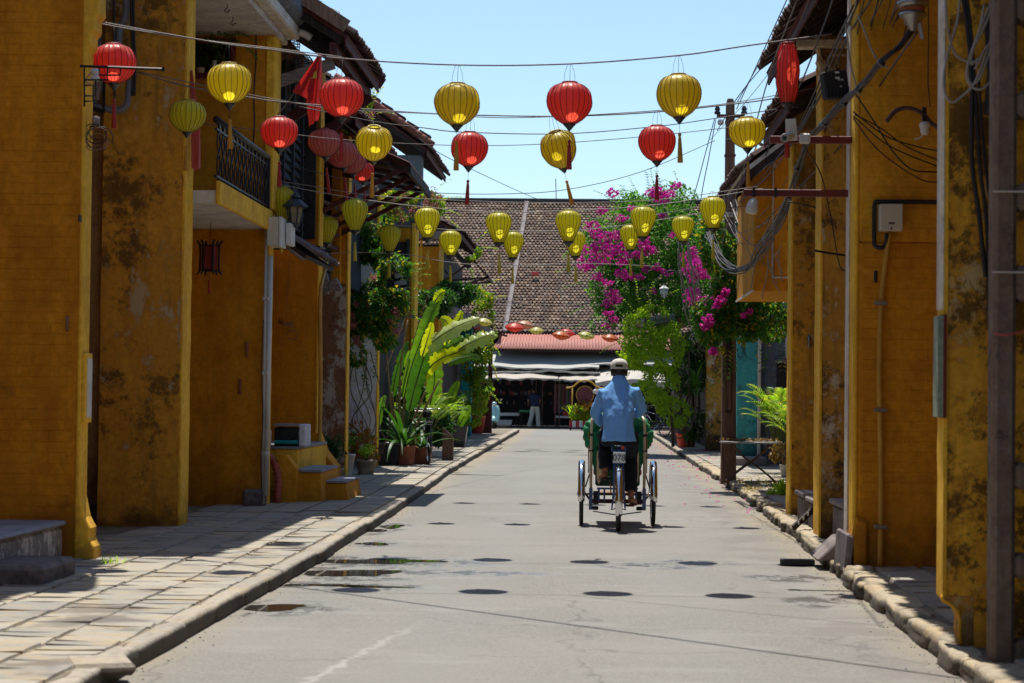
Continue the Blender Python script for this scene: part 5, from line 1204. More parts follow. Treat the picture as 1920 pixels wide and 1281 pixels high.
# wicker lanterns under the timber eave
M['wicker'] = simple('brown_wicker', (.20,.09,.05), .7, .4, 60, .5)
for i, (px, py, w_, d_, lab) in enumerate(((520,88,58,23.4,'largest wicker basket lantern tucked beside the slab spout under the left eave'), (532,85,62,24.2,'middle wicker basket lantern under the deep timber eave'), (560,124,58,25.0,'lowest wicker basket lantern above the red flag'))):
    W_ = w_*d_/F; c = aY(px, py, d_); o = empty('wicker_lantern', c, lab, 'lantern', 'wicker lanterns under the timber eave'); m = MB()
    for j in range(17):
        t = -math.pi/2+math.pi*(j+.5)/17; rr_ = W_/2*math.cos(t); zz = W_*.45*math.sin(t)
        m.tube([(rr_*math.cos(a*math.pi/12), rr_*math.sin(a*math.pi/12), zz) for a in range(25)], .005, 4, cap=False)
    for j in range(18):
        a = j*math.pi/9; m.tube([(W_/2*math.cos(t)*math.cos(a), W_/2*math.cos(t)*math.sin(a), W_*.45*math.sin(t)) for t in [(-math.pi/2+math.pi*q/12) for q in range(13)]], .004, 4)
    x = bpy.data.objects.new('basket', m.mesh('basket', M['wicker'])); COL.objects.link(x); x.parent = o
    x = bpy.data.objects.new('cord', MB().tube([(W_*.25,-W_*.45,-W_*.3),(W_*.2,-W_*.46,.0),(0,0,W_*.5)], .008, 5).mesh('cord', M['tassel_gold'])); COL.objects.link(x); x.parent = o
# palace lantern in the bay
c = aY(393, 484, 20.8); o = empty('palace_lantern', c, 'black framed red hexagonal palace lantern hanging in the left bay below the balcony', 'lantern')
m = MB(); m.lathe([(.085,-.13),(.085,.13)], c, 6); m.build('panels', simple('dark_red_paper', (.22,.02,.015), .6, .3), o)
for j in range(6):
    a = j*math.pi/3; x, y = .10*math.cos(a), .10*math.sin(a)
    m = MB(); m.tube([c+Vector((x*1.35, y*1.35, .185)), c+Vector((x*1.05, y*1.05, .14)), c+Vector((x, y, .1)), c+Vector((x, y, -.1)), c+Vector((x*1.05, y*1.05, -.14)), c+Vector((x*1.35, y*1.35, -.18))], [.012,.014,.012,.012,.014,.006], 6); m.build('dragon_post', M['iron'], o, smooth=True)
for z in (-.13, .13): MB().lathe([(.088,-.008),(.10,0),(.088,.008)], c+Vector((0,0,z)), 6).build('frame_ring', M['iron'], o)
MB().tube([c+Vector((0,0,.13)), aY(396, 415, 20.8)], .003, 5).build('cord', M['cable_black'], o)
MB().tube([c+Vector((0,0,-.13)), c+Vector((0,0,-.22))], .003, 5).build('cord', M['cable_black'], o)
MB().lathe([(0,0),(.010,-.01),(.012,-.15),(0,-.16)], c+Vector((0,0,-.22)), 8).build('tassel', M['tassel_red'], o)
# ============================================================ STRINGS AND CABLES
def wire(name, pts, r, mat, lab, cat='cable', group=None, sub=6, n=6, jit=0):
    P = curve(pts, 0, sub=sub)
    if jit:
        q = random.Random(int(pts[0][0]*100)); P = [p+Vector((q.uniform(-jit,jit), 0, q.uniform(-jit,jit))) for p in P]
    o = MB().tube(P, r, n).build(name, M[mat], loc=tuple(P[0]), smooth=True); tag(o, lab, cat, group); return o
def W(pts, d): return [aY(x, y, d if not isinstance(d, (list,tuple)) else d[0]+(d[1]-d[0])*(x-pts[0][0])/(pts[-1][0]-pts[0][0])) for x, y in pts]
GW = 'lantern strings across the street'
w1 = [(166,37),(300,62),(431,84),(505,93),(641,110),(857,122),(1068,120),(1274,104),(1400,86),(1560,64)]
wire('lantern_string', W(w1, (15.2,15.5)), .006, 'cable_line', 'uppermost lantern string crossing the whole street', 'string', GW)
wire('lantern_string', W([(166,40),(240,54),(360,73),(505,90),(641,107)], (15.2,15.5)), .004, 'cable_white', 'pale second cord twisted beside the uppermost string at the left', 'string', GW)
wire('lantern_string', W([(258,136),(351,162),(475,184),(524,191),(641,201),(700,206),(857,215),(1057,218),(1232,210),(1402,192),(1480,180)], (17.5,18.3)), .006, 'cable_line', 'dark lantern string carrying the second row of round lanterns', 'string', GW)
wire('lantern_string', W([(258,134),(380,160),(524,188),(641,206),(800,213),(950,221),(1150,213),(1350,196),(1530,165)], (17.4,18.2)), .004, 'cable_line', 'twin cord twisted around the second row string', 'string', GW)
wire('lantern_string', W([(560,200),(700,228),(795,240),(870,248),(1057,251),(1232,237),(1335,223),(1490,200)], (19.5,20.5)), .005, 'cable_black', 'thin black cord just below the second row string', 'string', GW)
wire('lantern_string', W([(380,232),(524,249),(640,262),(795,271),(930,273),(1057,268),(1232,254),(1430,232)], (20.2,21)), .004, 'cable_line', 'thin cord passing behind the small red lanterns', 'string', GW)
wire('lantern_string', W([(470,290),(600,325),(700,350),(800,361),(930,364),(1060,356),(1200,323),(1340,264)], (24,30)), .005, 'cable_black', 'slack cord rising to the utility pole crossarm', 'string', GW)
wire('lantern_string', W([(470,330),(530,347),(666,372),(802,389),(936,398),(1066,395),(1205,387),(1337,369),(1440,352)], 22.6), .005, 'cable_white', 'pale string of the larger teardrop lanterns', 'string', GW)
wire('lantern_string', W([(470,335),(560,345),(690,366),(860,376),(1000,380),(1150,379),(1260,372),(1420,350)], 23.1), .004, 'cable_white', 'pale cord just below the roof ridge line', 'string', GW)
wire('lantern_string', W([(560,380),(614,405),(731,421),(845,431),(962,434),(1079,432),(1182,421),(1281,405),(1400,386)], 26.7), .005, 'cable_white', 'pale string of the smaller teardrop lanterns', 'string', GW)
wire('lantern_string', W([(560,370),(700,400),(820,413),(960,416),(1100,411),(1240,400),(1350,380)], 27.2), .004, 'cable_line', 'brown cord level with the smaller teardrop lanterns', 'string', GW)
wire('lantern_string', W([(600,478),(655,473),(760,477),(830,490),(905,497),(1000,497),(1100,494),(1240,500)], (28,30)), .005, 'cable_white', 'pale lowest cord crossing below the teardrop lanterns', 'string', GW)
wire('lantern_string', W([(780,255),(820,285),(900,325),(980,362),(1060,395)], (30,44)), .006, 'cable_black', 'thin dark line slanting down across the sky to the tiled roof', 'cable', GW)
wire('lantern_string', W([(880,590),(965,605),(1052,620),(1144,625),(1260,600)], 50), .008, 'cable_black', 'dark string of the hat lanterns far down the street', 'string', GW)
for i, dy in enumerate((0, 3, 8, 40)):
    wire('power_cable', W([(820,545+dy),(930,562+dy),(1040,572+dy),(1150,562+dy)], 70), .012, 'cable_black', ['uppermost of the black cables sagging low across the tiled roof', 'second of the black cables sagging across the tiled roof', 'third of the black cables sagging across the tiled roof', 'lowest lone black cable over the tiled roof eave'][i], 'cable', 'black cables in front of the tiled roof')
o = MB().tube([aY(1043, 378, 97), aY(1042, 335, 97)], .02, 5).build('roof_rod', M['iron'], loc=tuple(aY(1043, 378, 97))); tag(o, 'thin vertical rod standing on the tiled roof ridge', 'rod')
# pole lines
GP = 'service lines between the utility pole and the right hand eaves'
for i, (pts, d_) in enumerate((([(1381,205),(1420,120),(1475,0),(1500,-60)], (30.7,22)), ([(1383,190),(1440,90),(1478,20),(1510,-50)], (30.7,22)), ([(1345,245),(1385,180),(1455,95)], (30.7,23)),
      ([(1340,222),(1322,290),(1306,350),(1290,400)], 31), ([(1342,224),(1330,290),(1318,350),(1310,400)], 31), ([(1360,262),(1400,255),(1440,230),(1490,200)], (30.7,20)), ([(1452,300),(1400,340),(1350,352)], (22,30.7)))):
    wire('service_line', W(pts, d_), .007, 'cable_black', ['steepest black line from the pole top to the high right eave', 'second black line climbing from the pole insulator to the eave', 'short thin line from pole to the eave corner', 'left line dropping from the pole into the flowering creeper', 'right line dropping from the pole into the flowering creeper', 'slack black line from the pole to the ochre pier', 'line sagging from the red beam to the pole'][i], 'cable', GP)
# the great bundle
bund = [(1712,52),(1690,85),(1655,115),(1612,165),(1585,190),(1548,228),(1518,262),(1497,312),(1481,365),(1455,425),(1425,470),(1395,505),(1360,495),(1330,440)]
rb_ = random.Random(12)
for i in range(10):
    o_ = [(rb_.uniform(-6, 6), rb_.uniform(-5, 5)) for _ in bund]; sp = 1+.0
    pts = [(x+a*(1 if j < 9 else 1.5), y+b*(1 if j < 9 else 1.5)) for j, ((x, y), (a, b)) in enumerate(zip(bund, o_))]
    wire('bundled_cable', [aY(x, y, 12.6+(16.5)*max(0, j-2)**1.3/(11**1.3)*.95) for j, (x, y) in enumerate(pts)], rb_.uniform(.004, .008), rb_.choice(['cable_grey','cable_grey','cable_black','cable_grey']), 'grey brown cable strand within the thick bundle slanting down from the top right', 'cable', 'cables of the thick slanting bundle')
tape = MB()
for j in range(2, 9):
    p = aY(bund[j][0], bund[j][1], 12.6+16.5*max(0, j-2)**1.3/(11**1.3)*.95); p2 = aY(bund[j][0]-5, bund[j][1]+7, 12.6+16.5*max(0, j-2)**1.3/(11**1.3)*.95)
    tape.tube([p, p2], .026, 8)
o = tape.build('cable_tape', M['cable_black'], loc=tuple(aY(1655,115,12.6))); tag(o, 'black tape wrappings holding the thick slanting cable bundle together', 'tape')
SL = [([(1640,-10),(1590,70),(1540,175),(1490,262),(1440,330),(1385,380)], (13.5,26), 'cable_grey', .008, 'grey cable left of the bundle, running from the top edge to the pole'),
 ([(1565,-10),(1540,60),(1500,160),(1462,230),(1420,330)], (14,26), 'cable_grey', .007, 'grey cable passing just left of the black floodlight'),
 ([(1615,-10),(1575,80),(1545,150),(1500,240),(1455,300),(1400,370)], (14,26), 'cable_black', .008, 'black cable passing behind the black floodlight'),
 ([(1600,10),(1555,110),(1520,190),(1480,275)], (14,22), 'cable_grey', .007, 'short grey cable crossing the white eave bracket'),
 ([(1720,60),(1670,130),(1625,200),(1580,270),(1500,350),(1420,430)], (12.6,24), 'cable_grey', .007, 'lone grey brown cable running below the bundle'),
 ([(1505,-10),(1490,60),(1470,130),(1440,220),(1395,330)], (18,28), 'cable_grey', .008, 'grey cable passing right beside the long red spindle lantern'),
 ([(1608,28),(1622,60),(1640,105),(1664,128)], 13, 'cable_white', .007, 'pale cable end sloping down to the right across the bundle'),
 ([(1585,45),(1590,80),(1595,120),(1605,160),(1612,180)], 13.4, 'cable_white', .006, 'thin pale wire hanging beside the white edge of the brick wall'),
 ([(1603,215),(1650,240),(1700,275),(1757,300)], (14.8,15.2), 'cable_black', .005, 'uppermost black wire fanning across the ochre brick wall'),
 ([(1600,210),(1660,255),(1720,275),(1757,283)], (14.8,15.2), 'cable_black', .005, 'black wire fanning just under the curved lamp arm'),
 ([(1600,218),(1650,262),(1690,285),(1757,312)], (14.8,15.2), 'cable_black', .005, 'middle black wire fanning across the ochre brick wall'),
 ([(1603,175),(1640,230),(1675,285),(1710,318),(1757,323)], (14.8,15.2), 'cable_black', .006, 'deepest sagging black wire over the ochre brick wall'),
 ([(1600,222),(1640,275),(1690,315),(1730,338),(1757,342)], (14.8,15.2), 'cable_black', .005, 'lowest black wire fanning across the ochre brick wall'),
 ([(1740,-5),(1741,60),(1740,150),(1744,200)], 14.9, 'cable_grey', .004, 'thin wire hanging vertically on the upper brick wall'),
 ([(1505,270),(1540,330),(1560,420),(1575,500),(1592,505)], (17,18.3), 'cable_black', .006, 'black wire drooping over the pale streaked pier'),
 ([(1527,470),(1550,474),(1592,480)], (18,18.2), 'cable_black', .010, 'short black horizontal cable on the pale streaked pier'),
 ([(1478,378),(1510,385),(1530,390)], 18.3, 'cable_black', .006, 'short dark wire tied between the two narrow piers')]
for pts, d_, mt, r_, lb in SL: wire('cable', W(pts, d_), r_, mt, lb, 'cable', 'loose cables on the right hand walls')
# pale slack loops over the creeper
rb_ = random.Random(33)
for i in range(11):
    x0, y0 = rb_.uniform(1345, 1385), rb_.uniform(300, 420); x1, y1 = rb_.uniform(1440, 1478), rb_.uniform(370, 470); sx, sy = (x0+x1)/2+rb_.uniform(-20,15), max(y0, y1)+rb_.uniform(20, 75)
    wire('slack_cable', W([(x0,y0),((x0+sx)/2-5,(y0+sy)/2+8),(sx,sy),((x1+sx)/2+4,(y1+sy)/2+2),(x1,y1)], (29,23)), rb_.uniform(.004,.008), rb_.choice(['cable_white','cable_grey','cable_line']), 'one of the pale slack cables looping over the creeper at right', 'cable', 'pale slack cables over the creeper')
for i in range(12):
    x0 = rb_.uniform(1270, 1292); l = rb_.uniform(60, 150)
    wire('dangling_wire', W([(x0,455+rb_.uniform(-15,15)),(x0+rb_.uniform(2,8),455+l*.4),(x0+rb_.uniform(8,22),455+l*.8),(x0+rb_.uniform(5,28),455+l+15)], 30), .006, 'cable_white', 'one of the white wires dangling in a bunch in front of the bougainvillea', 'wire', 'white wires dangling before the bougainvillea')
for i in range(7):
    x0, y0 = rb_.uniform(1405, 1475), rb_.uniform(430, 500)
    wire('frayed_wire', W([(x0,y0),(x0+rb_.uniform(-8,8),y0+25),(x0+rb_.uniform(-20,20),y0+rb_.uniform(50,90))], 24.8), .006, rb_.choice(['cable_white','cable_grey']), 'one of the frayed wire ends hanging over the ochre bay', 'wire', 'frayed wire ends on the ochre bay')
# coils at the upper right
CO = [([(1772,-10),(1778,60),(1790,100),(1812,115),(1840,116)], 'pale cable curving down from the top edge right of the white trim'),
 ([(1800,-10),(1795,40),(1780,90),(1770,140),(1772,175),(1785,192),(1805,180),(1830,150),(1862,60),(1868,0)], 'long pale cable loop over the mouldy pier'),
 ([(1868,-10),(1850,40),(1822,100),(1812,140),(1822,163),(1845,165),(1868,130),(1872,60),(1862,-10)], 'pale coil hanging over the mouldy pier, outer turn'),
 ([(1860,0),(1835,60),(1815,120),(1818,155),(1835,150),(1855,100),(1852,85),(1828,130)], 'pale coil hanging over the mouldy pier, inner turn'),
 ([(1845,10),(1838,50),(1826,90),(1820,120),(1835,110)], 'short pale cable end inside the coil')]
for pts, lb in CO: wire('coiled_cable', W(pts, 10.2) if False else [aY(x, y, 10.25) for x, y in pts], .0065, 'cable_white', lb, 'cable', 'pale coils on the mouldy pier', sub=8)
for i, (pts, r_) in enumerate((([(1805,-10),(1815,60),(1822,160),(1822,300),(1835,400),(1848,520)], .012), ([(1812,-10),(1822,80),(1830,200),(1838,320),(1850,420),(1855,600)], .010), ([(1852,30),(1856,90),(1858,140),(1852,215)], .022), ([(1835,150),(1840,230),(1850,330),(1860,400)], .008))):
    wire('black_cable', [aY(x, y, 10.3) for x, y in pts], r_, 'cable_black', ['thickest black cable running down the mouldy pier', 'second black cable running down the mouldy pier', 'short fat black tube beside the lattice post', 'thin black cable nearest the lattice post'][i], 'cable', 'black cables down the mouldy pier')
# ---- left wall fittings
q = empty('iron_bracket', tuple(aX(160, 130, -3.87)), 'black wrought iron bracket with square key pattern at the upper left', 'bracket')
d_ = 14.6
MB().tube([aY(150, 124, d_), aY(307, 130, d_)], .010, 6).build('arm', M['iron'], q)
MB().tube([aY(306, 126, d_), aY(306, 134, d_)], .012, 6).build('arm_tip', M['iron'], q)
for pts in ([(160,150),(202,150),(202,128)], [(186,128),(186,141),(226,141),(226,129)], [(160,190),(175,190),(175,160),(160,160)], [(160,180),(180,180),(180,150)], [(158,124),(158,200)]):
    MB().tube([aY(x, y, d_) for x, y in pts], .007, 5).build('key_bar', M['iron'], q)
q = empty('insulator', tuple(aY(178, 140, 14.7)), 'white insulator knob below the black iron bracket', 'insulator')
MB().lathe([(0,0),(.03,0),(.035,.03),(.02,.045),(.035,.06),(.03,.09),(0,.095)], aY(178, 152, 14.8), 12).build('knob', M['pvc_white'], q, smooth=True)
MB().tube(curve([aY(176,132,14.8), aY(166,142,14.8), aY(160,152,14.8), aY(170,158,14.8)], 0), .005, 6).build('wire', M['cable_white'], q)
q = empty('grey_conduits', tuple(aY(215, 100, 18.3)), 'grey conduit pipes with a U bend between the two left piers', 'conduit')
MB().tube(curve([aY(235,-10,18.6), aY(236,25,18.6), aY(225,55,18.6), aY(222,90,18.6)], 0), .035, 8).build('pipe', simple('grey_pvc', (.16,.18,.22), .5), q, smooth=True)
MB().tube(curve([aY(243,150,18.6), aY(240,180,18.6), aY(236,200,18.6), aY(215,208,18.6), aY(195,203,18.6), aY(165,195,18.6)], 0), .030, 8).build('pipe', bpy.data.materials['grey_pvc'], q, smooth=True)
for x in (213, 246, 250): MB().tube(curve([aY(x,-10,18.55), aY(x+1,60,18.55), aY(x+(4 if x > 230 else 3),120,18.55), aY(x+2,180,18.55)], 0), .014, 6).build('cable', M['cable_black'], q, smooth=True)
q = empty('meter_case', tuple(aY(175, 165, 18.5)), 'weathered pale cable case behind the iron bracket at upper left', 'cable case')
MB().cbox(aY(176, 165, 18.4), (.13, .08, .22), Matrix.Rotation(R(8), 3, 'Y')).build('case', M['steel'], q, bevel=.01)
q = empty('wire_tangle', tuple(aY(180, 255, 14.9)), 'tangled coil of thin wire hanging on an insulator at the left corner', 'wire coil')
rb_ = random.Random(5)
for i in range(7):
    cx, cy, rx = 182+rb_.uniform(-8, 6), 256+rb_.uniform(-8, 8), rb_.uniform(12, 26)
    MB().tube([aY(cx+rx*math.cos(a/10*math.pi+i), cy+rx*.9*math.sin(a/10*math.pi+i), 15.0+.01*i) for a in range(19)], .004, 5).build('loop', M['cable_black'] if i % 3 else M['wood_tan'], q, smooth=True)
MB().lathe([(0,0),(.03,0),(.03,.07),(0,.08)], aY(180, 237, 15.05), 10).build('insulator', M['concrete'], q, smooth=True)
q = empty('wall_tubes', (-3.62, 22.2, .1), 'pair of white plastic drain pipes down the corner beside the grey meter boxes', 'pipe')
for px, r_, y0, y1 in ((491, .020, 395, 945), (498, .030, 480, 930)):
    MB().tube([aY(px+9-(0 if px > 495 else 0), y0, 22.15), aY(px+(2 if px < 495 else 0), y1, 22.15)], r_, 10).build('pipe', M['pvc_white'], q, smooth=True)
    for py in (560, 700, 850): 
        if py < y1: MB().lathe([(r_+.004,-.02),(r_+.006,0),(r_+.004,.02)], aY(px+6-(py-450)*.012, py, 22.15), 10).build('joint', M['pvc_white'], q)
MB().tube(curve([aY(494,600,22.1), aY(490,690,22.1), aY(493,780,22.1), aY(489,860,22.1), aY(492,940,22.1)], 0), .006, 6).build('cable', M['cable_black'], q, smooth=True)
q = empty('electric_box', tuple(aY(512, 450, 22.1)), 'large cream electric cabinet with a smaller white one beside it under the old street lamp', 'electric box')
MB().box(-3.62, -3.49, 22.0, 22.4, 3.02, 3.34).build('cabinet', M['box_cream'], q, bevel=.01)
MB().box(-3.488, -3.46, 22.0, 22.38, 3.01, 3.345).build('door', M['pvc_white'], q, bevel=.006)
MB().box(-3.455, -3.39, 22.3, 22.6, 3.05, 3.30).build('small_box', M['pvc_white'], q, bevel=.01)
q = empty('street_lamp', tuple(aY(555, 440, 22.5)), 'old black street lantern lamp on a scrolled arm at the left corner', 'street lamp')
c = aY(553, 392, 22.5)
MB().lathe([(0,.20),(.012,.19),(.02,.17),(.055,.15),(.06,.135),(.035,.13),(.04,.12),(.075,.10),(.12,.06),(.15,.035),(.15,.02),(.11,.02)], c, 8).build('hood', simple('blue_black_lamp_metal', (.03,.045,.07), .4), q)
MB().lathe([(.092,.02),(.088,-.02),(.055,-.17),(.0,-.17)], c, 6).build('glass', simple('dusty_lamp_glass', (.30,.27,.16), .25, .3), q)
for k_ in range(6):
    a = k_*math.pi/3; MB().bar(c+Vector((.094*math.cos(a), .094*math.sin(a), .02)), c+Vector((.058*math.cos(a), .058*math.sin(a), -.17)), .014, .014).build('glazing_bar', bpy.data.materials['blue_black_lamp_metal'], q)
MB().lathe([(.07,-.165),(.06,-.19),(.02,-.21),(0,-.215)], c, 8).build('finial', bpy.data.materials['blue_black_lamp_metal'], q)
MB().tube(curve([aY(507,405,22.5), aY(512,425,22.5), aY(525,432,22.5), aY(540,430,22.5), aY(552,425,22.5)], 0), .014, 8).build('arm', bpy.data.materials['blue_black_lamp_metal'], q, smooth=True)
MB().cbox(aY(504, 415, 22.5), (.05, .05, .25)).build('wall_plate', bpy.data.materials['blue_black_lamp_metal'], q)
# flags
q = empty('flag', tuple(aY(545, 215, 21.5)), 'drooping red flag with a yellow star on a slanting pole at the left eave', 'flag')
MB().tube([aY(517, 222, 22.3), aY(603, 102, 22)], .008, 6).build('flagpole', M['wood_grey'], q)
def flagf(u, v):
    # folded cloth hanging from the pole tip
    xl = 597-20*min(1, v/.3)-4*math.sin(min(1, v/.4)*3.1); xl += 0 if v < .5 else 3*math.sin(v*7)
    xr = 603-6*max(0, v-.6)/.4
    yy = 103+128*v-14*(u-.5)*(v > .95)
    return tuple(aY(xl+(xr-xl)*u, yy, 22)+Vector((0, .035*math.sin(u*13+v*2), 0)))
MB().grid(flagf, 24, 26).build('cloth', M['flag_red'], q, smooth=True)
st_ = [aY(x, y, 21.93) for x, y in ((586,145),(589,136),(594,132),(594,147),(580,147))]
MB().add(st_, [(0,1,2,3,4)]).build('star', M['flag_star'], q)
def flag2(u, v): return tuple(aY(596-42*v*(1-u*.9)-6*v, 104+60*v+u*26*v+8*v*(1-u), 21.97)+Vector((0, .02*math.sin(u*9), 0)))
MB().grid(flag2, 12, 14).build('cloth', M['flag_red'], q, smooth=True)
q = empty('red_banner', tuple(aY(365, 320, 18.6)), 'faded red banner drooping down the outer edge of the stained pier', 'banner')
def banf(u, v):
    xc = 360+2*v+5*math.sin(v*4); wd = 3+16*v if v < .55 else 12+5*math.sin(v*5)
    return tuple(aX(min(xc+wd*(u-.0)*.95, 378), 132+185*v-8*u*(1 if v > .9 else 0), -3.80)+Vector((.02*math.sin(u*9+v*5), 0, 0)))
MB().grid(lambda u, v: tuple(aY(357+2*v+(4+13*min(1, v*1.8))*u, 132+188*v-10*abs(u-.5)*(v > .93), 18.9+.03*math.sin(u*10+v*4))), 10, 24).build('cloth', M['flag_pink'], q, smooth=True)

# heavier cable overhead whose shade crosses the road, and a few stray lines on the right
wire('power_cable', [(-5.2,18.9,5.7),(-2.38,16.0,5.45),(.11,13.4,5.4),(3.6,9.8,5.7)], .016, 'cable_black', 'black power cable high over the street in front of the first lantern string', 'cable')
wire('power_cable', [(-.6,15.9,5.5),(1.5,14.2,5.4),(4.2,12.2,5.6)], .006, 'cable_black', 'thin cable high over the right kerb, above the picture', 'cable')
rb_ = random.Random(77)
for i in range(16):
    x0 = rb_.uniform(1490, 1720); y0 = -12; x1 = x0-rb_.uniform(110, 210); y1 = rb_.uniform(260, 460); sx = rb_.uniform(-16, 16)
    wire('stray_cable', W([(x0,y0),(x0*.7+x1*.3+sx, y0*.7+y1*.3+10),(x0*.35+x1*.65+sx*.6, y0*.35+y1*.65+14),(x1,y1)], (13.8, 25)), rb_.uniform(.003,.006), rb_.choice(['cable_grey','cable_black','cable_line']), 'one of the thin dark cables slanting down across the right hand ochre walls', 'cable', 'thin cables slanting across the right hand walls')
# ============================================================ PEOPLE AND VEHICLES
def remesh(o, vox, smooth_it=4):
    m = o.modifiers.new('r', 'REMESH'); m.mode = 'VOXEL'; m.voxel_size = vox; m.use_smooth_shade = True
    m2 = o.modifiers.new('s', 'SMOOTH'); m2.factor = .5; m2.iterations = smooth_it
    freeze(o); o.data.shade_smooth(); return o
def loft(m, rings, n=28):
    """rings: (cx, cy, cz, rx, ry)"""
    vs = []
    for cx, cy, cz, rx, ry in rings:
        for k_ in range(n):
            a = 2*math.pi*k_/n; c, s = math.cos(a), math.sin(a)
            vs.append((cx+rx*math.copysign(abs(c)**.85, c), cy+ry*math.copysign(abs(s)**.85, s), cz))
    L_ = len(rings)
    return m.add(vs, [(j*n+i, j*n+(i+1)%n, (j+1)*n+(i+1)%n, (j+1)*n+i) for j in range(L_-1) for i in range(n)]+[tuple(reversed(range(n))), tuple((L_-1)*n+i for i in range(n))])
def folds(o, amp, sc, seed=0, zmin=-9, stretch=(1,1,.45)):
    me = o.data
    ns = [v.normal.copy() for v in me.vertices]
    for v, nn in zip(me.vertices, ns):
        p = Vector((v.co.x*stretch[0], v.co.y*stretch[1], v.co.z*stretch[2]))*sc+Vector((seed, 0, 0))
        v.co += nn*(mn.noise(p)+.5*(1-2*abs(mn.noise(p*1.7))))*amp
def limb(m, pts, rs, n=14): return m.tube(curve(pts, 0, sub=4), interp(rs, 4), n)
def interp(rs, sub):
    out = []
    for a, b in zip(rs, rs[1:]): out += [a+(b-a)*j/sub for j in range(sub)]
    return out+[rs[-1]]
def hand(m, w_, d_, up_, s=1.0, curl=.6, side=1):
    """palm and five curled fingers; w_ wrist, d_ direction of the palm, up_ back of the hand"""
    d_ = d_.normalized(); up_ = (up_-up_.dot(d_)*d_).normalized(); sd = d_.cross(up_)*side
    for q in range(4):
        o_ = (q-1.5)*.019*s; m.tube([w_, w_+d_*.045*s+sd*o_*.9, w_+d_*.085*s+sd*o_], [.016*s, .014*s, .011*s], 8)
        L_ = (.026, .031, .029, .022)[q]*s; p = w_+d_*.085*s+sd*o_; dd = d_.copy(); pts = [p]
        for j in range(3):
            dd = (dd-up_*curl).normalized(); p = p+dd*L_*(1, .8, .65)[j]; pts.append(p)
        m.tube(pts, [.0105*s, .0095*s, .0085*s, .0065*s], 8)
    p = w_+d_*.03*s-sd*.022*s; m.tube([w_+d_*.01*s-sd*.008*s, p, p+(d_*.7-sd*.7-up_*.3).normalized()*.03*s, p+(d_*.9-sd*.35-up_*.8).normalized()*.055*s], [.016*s, .014*s, .011*s, .008*s], 8)
def head(m, c, fw, s=1.0):
    """skull, jaw, ears, nose, looking along fw"""
    fw = fw.normalized(); rt = fw.cross(Vector((0,0,1))).normalized(); up = rt.cross(fw)
    rot = Matrix((rt, fw, up)).transposed()
    def L(x, y, z): return c+rot@Vector((x, y, z))*s
    prof = []
    for i in range(11):
        t = -math.pi/2+math.pi*i/10; prof.append((.077*s*math.cos(t), .112*s*math.sin(t)))
    mm = MB().lathe(prof, (0,0,0), 18)
    vs = []
    for v in mm.v:
        y = v.y*1.22; z = v.z
        if z < -.02: y = y*.8+.022*s; v = Vector((v.x*.88, 0, 0))
        vs.append(c+rot@Vector((v.x, y, z)))
    m.add(vs, mm.f)
    for sx in (-1, 1):
        m.tube([L(sx*.074,-.005,-.03), L(sx*.086,-.018,.0), L(sx*.084,-.012,.028)], [.008*s,.013*s,.010*s], 8)
        m.tube([L(sx*.028,.082,.012), L(sx*.028,.09,.012)], [.013*s,.008*s], 8)
    m.tube([L(0,.085,.02), L(0,.108,-.012), L(0,.112,-.028), L(0,.09,-.036)], [.009*s,.012*s,.016*s,.008*s], 8)
    m.tube([L(-.024,.082,-.058), L(0,.094,-.056), L(.024,.082,-.058)], [.006*s,.009*s,.006*s], 8)
    return L
skin_m = simple('tanned_skin', (.32,.145,.075), .55, .12, 20, .1)
hair_m = simple('black_hair', (.015,.012,.011), .5, .3, 40, .4)
shirt_m = simple('light_blue_shirt_cotton', (.19,.44,.86), .85, .08, 6, .2, spec=.15)
navy_m = simple('navy_trouser_cotton', (.018,.02,.032), .9, .2, 10, .2, spec=.15)
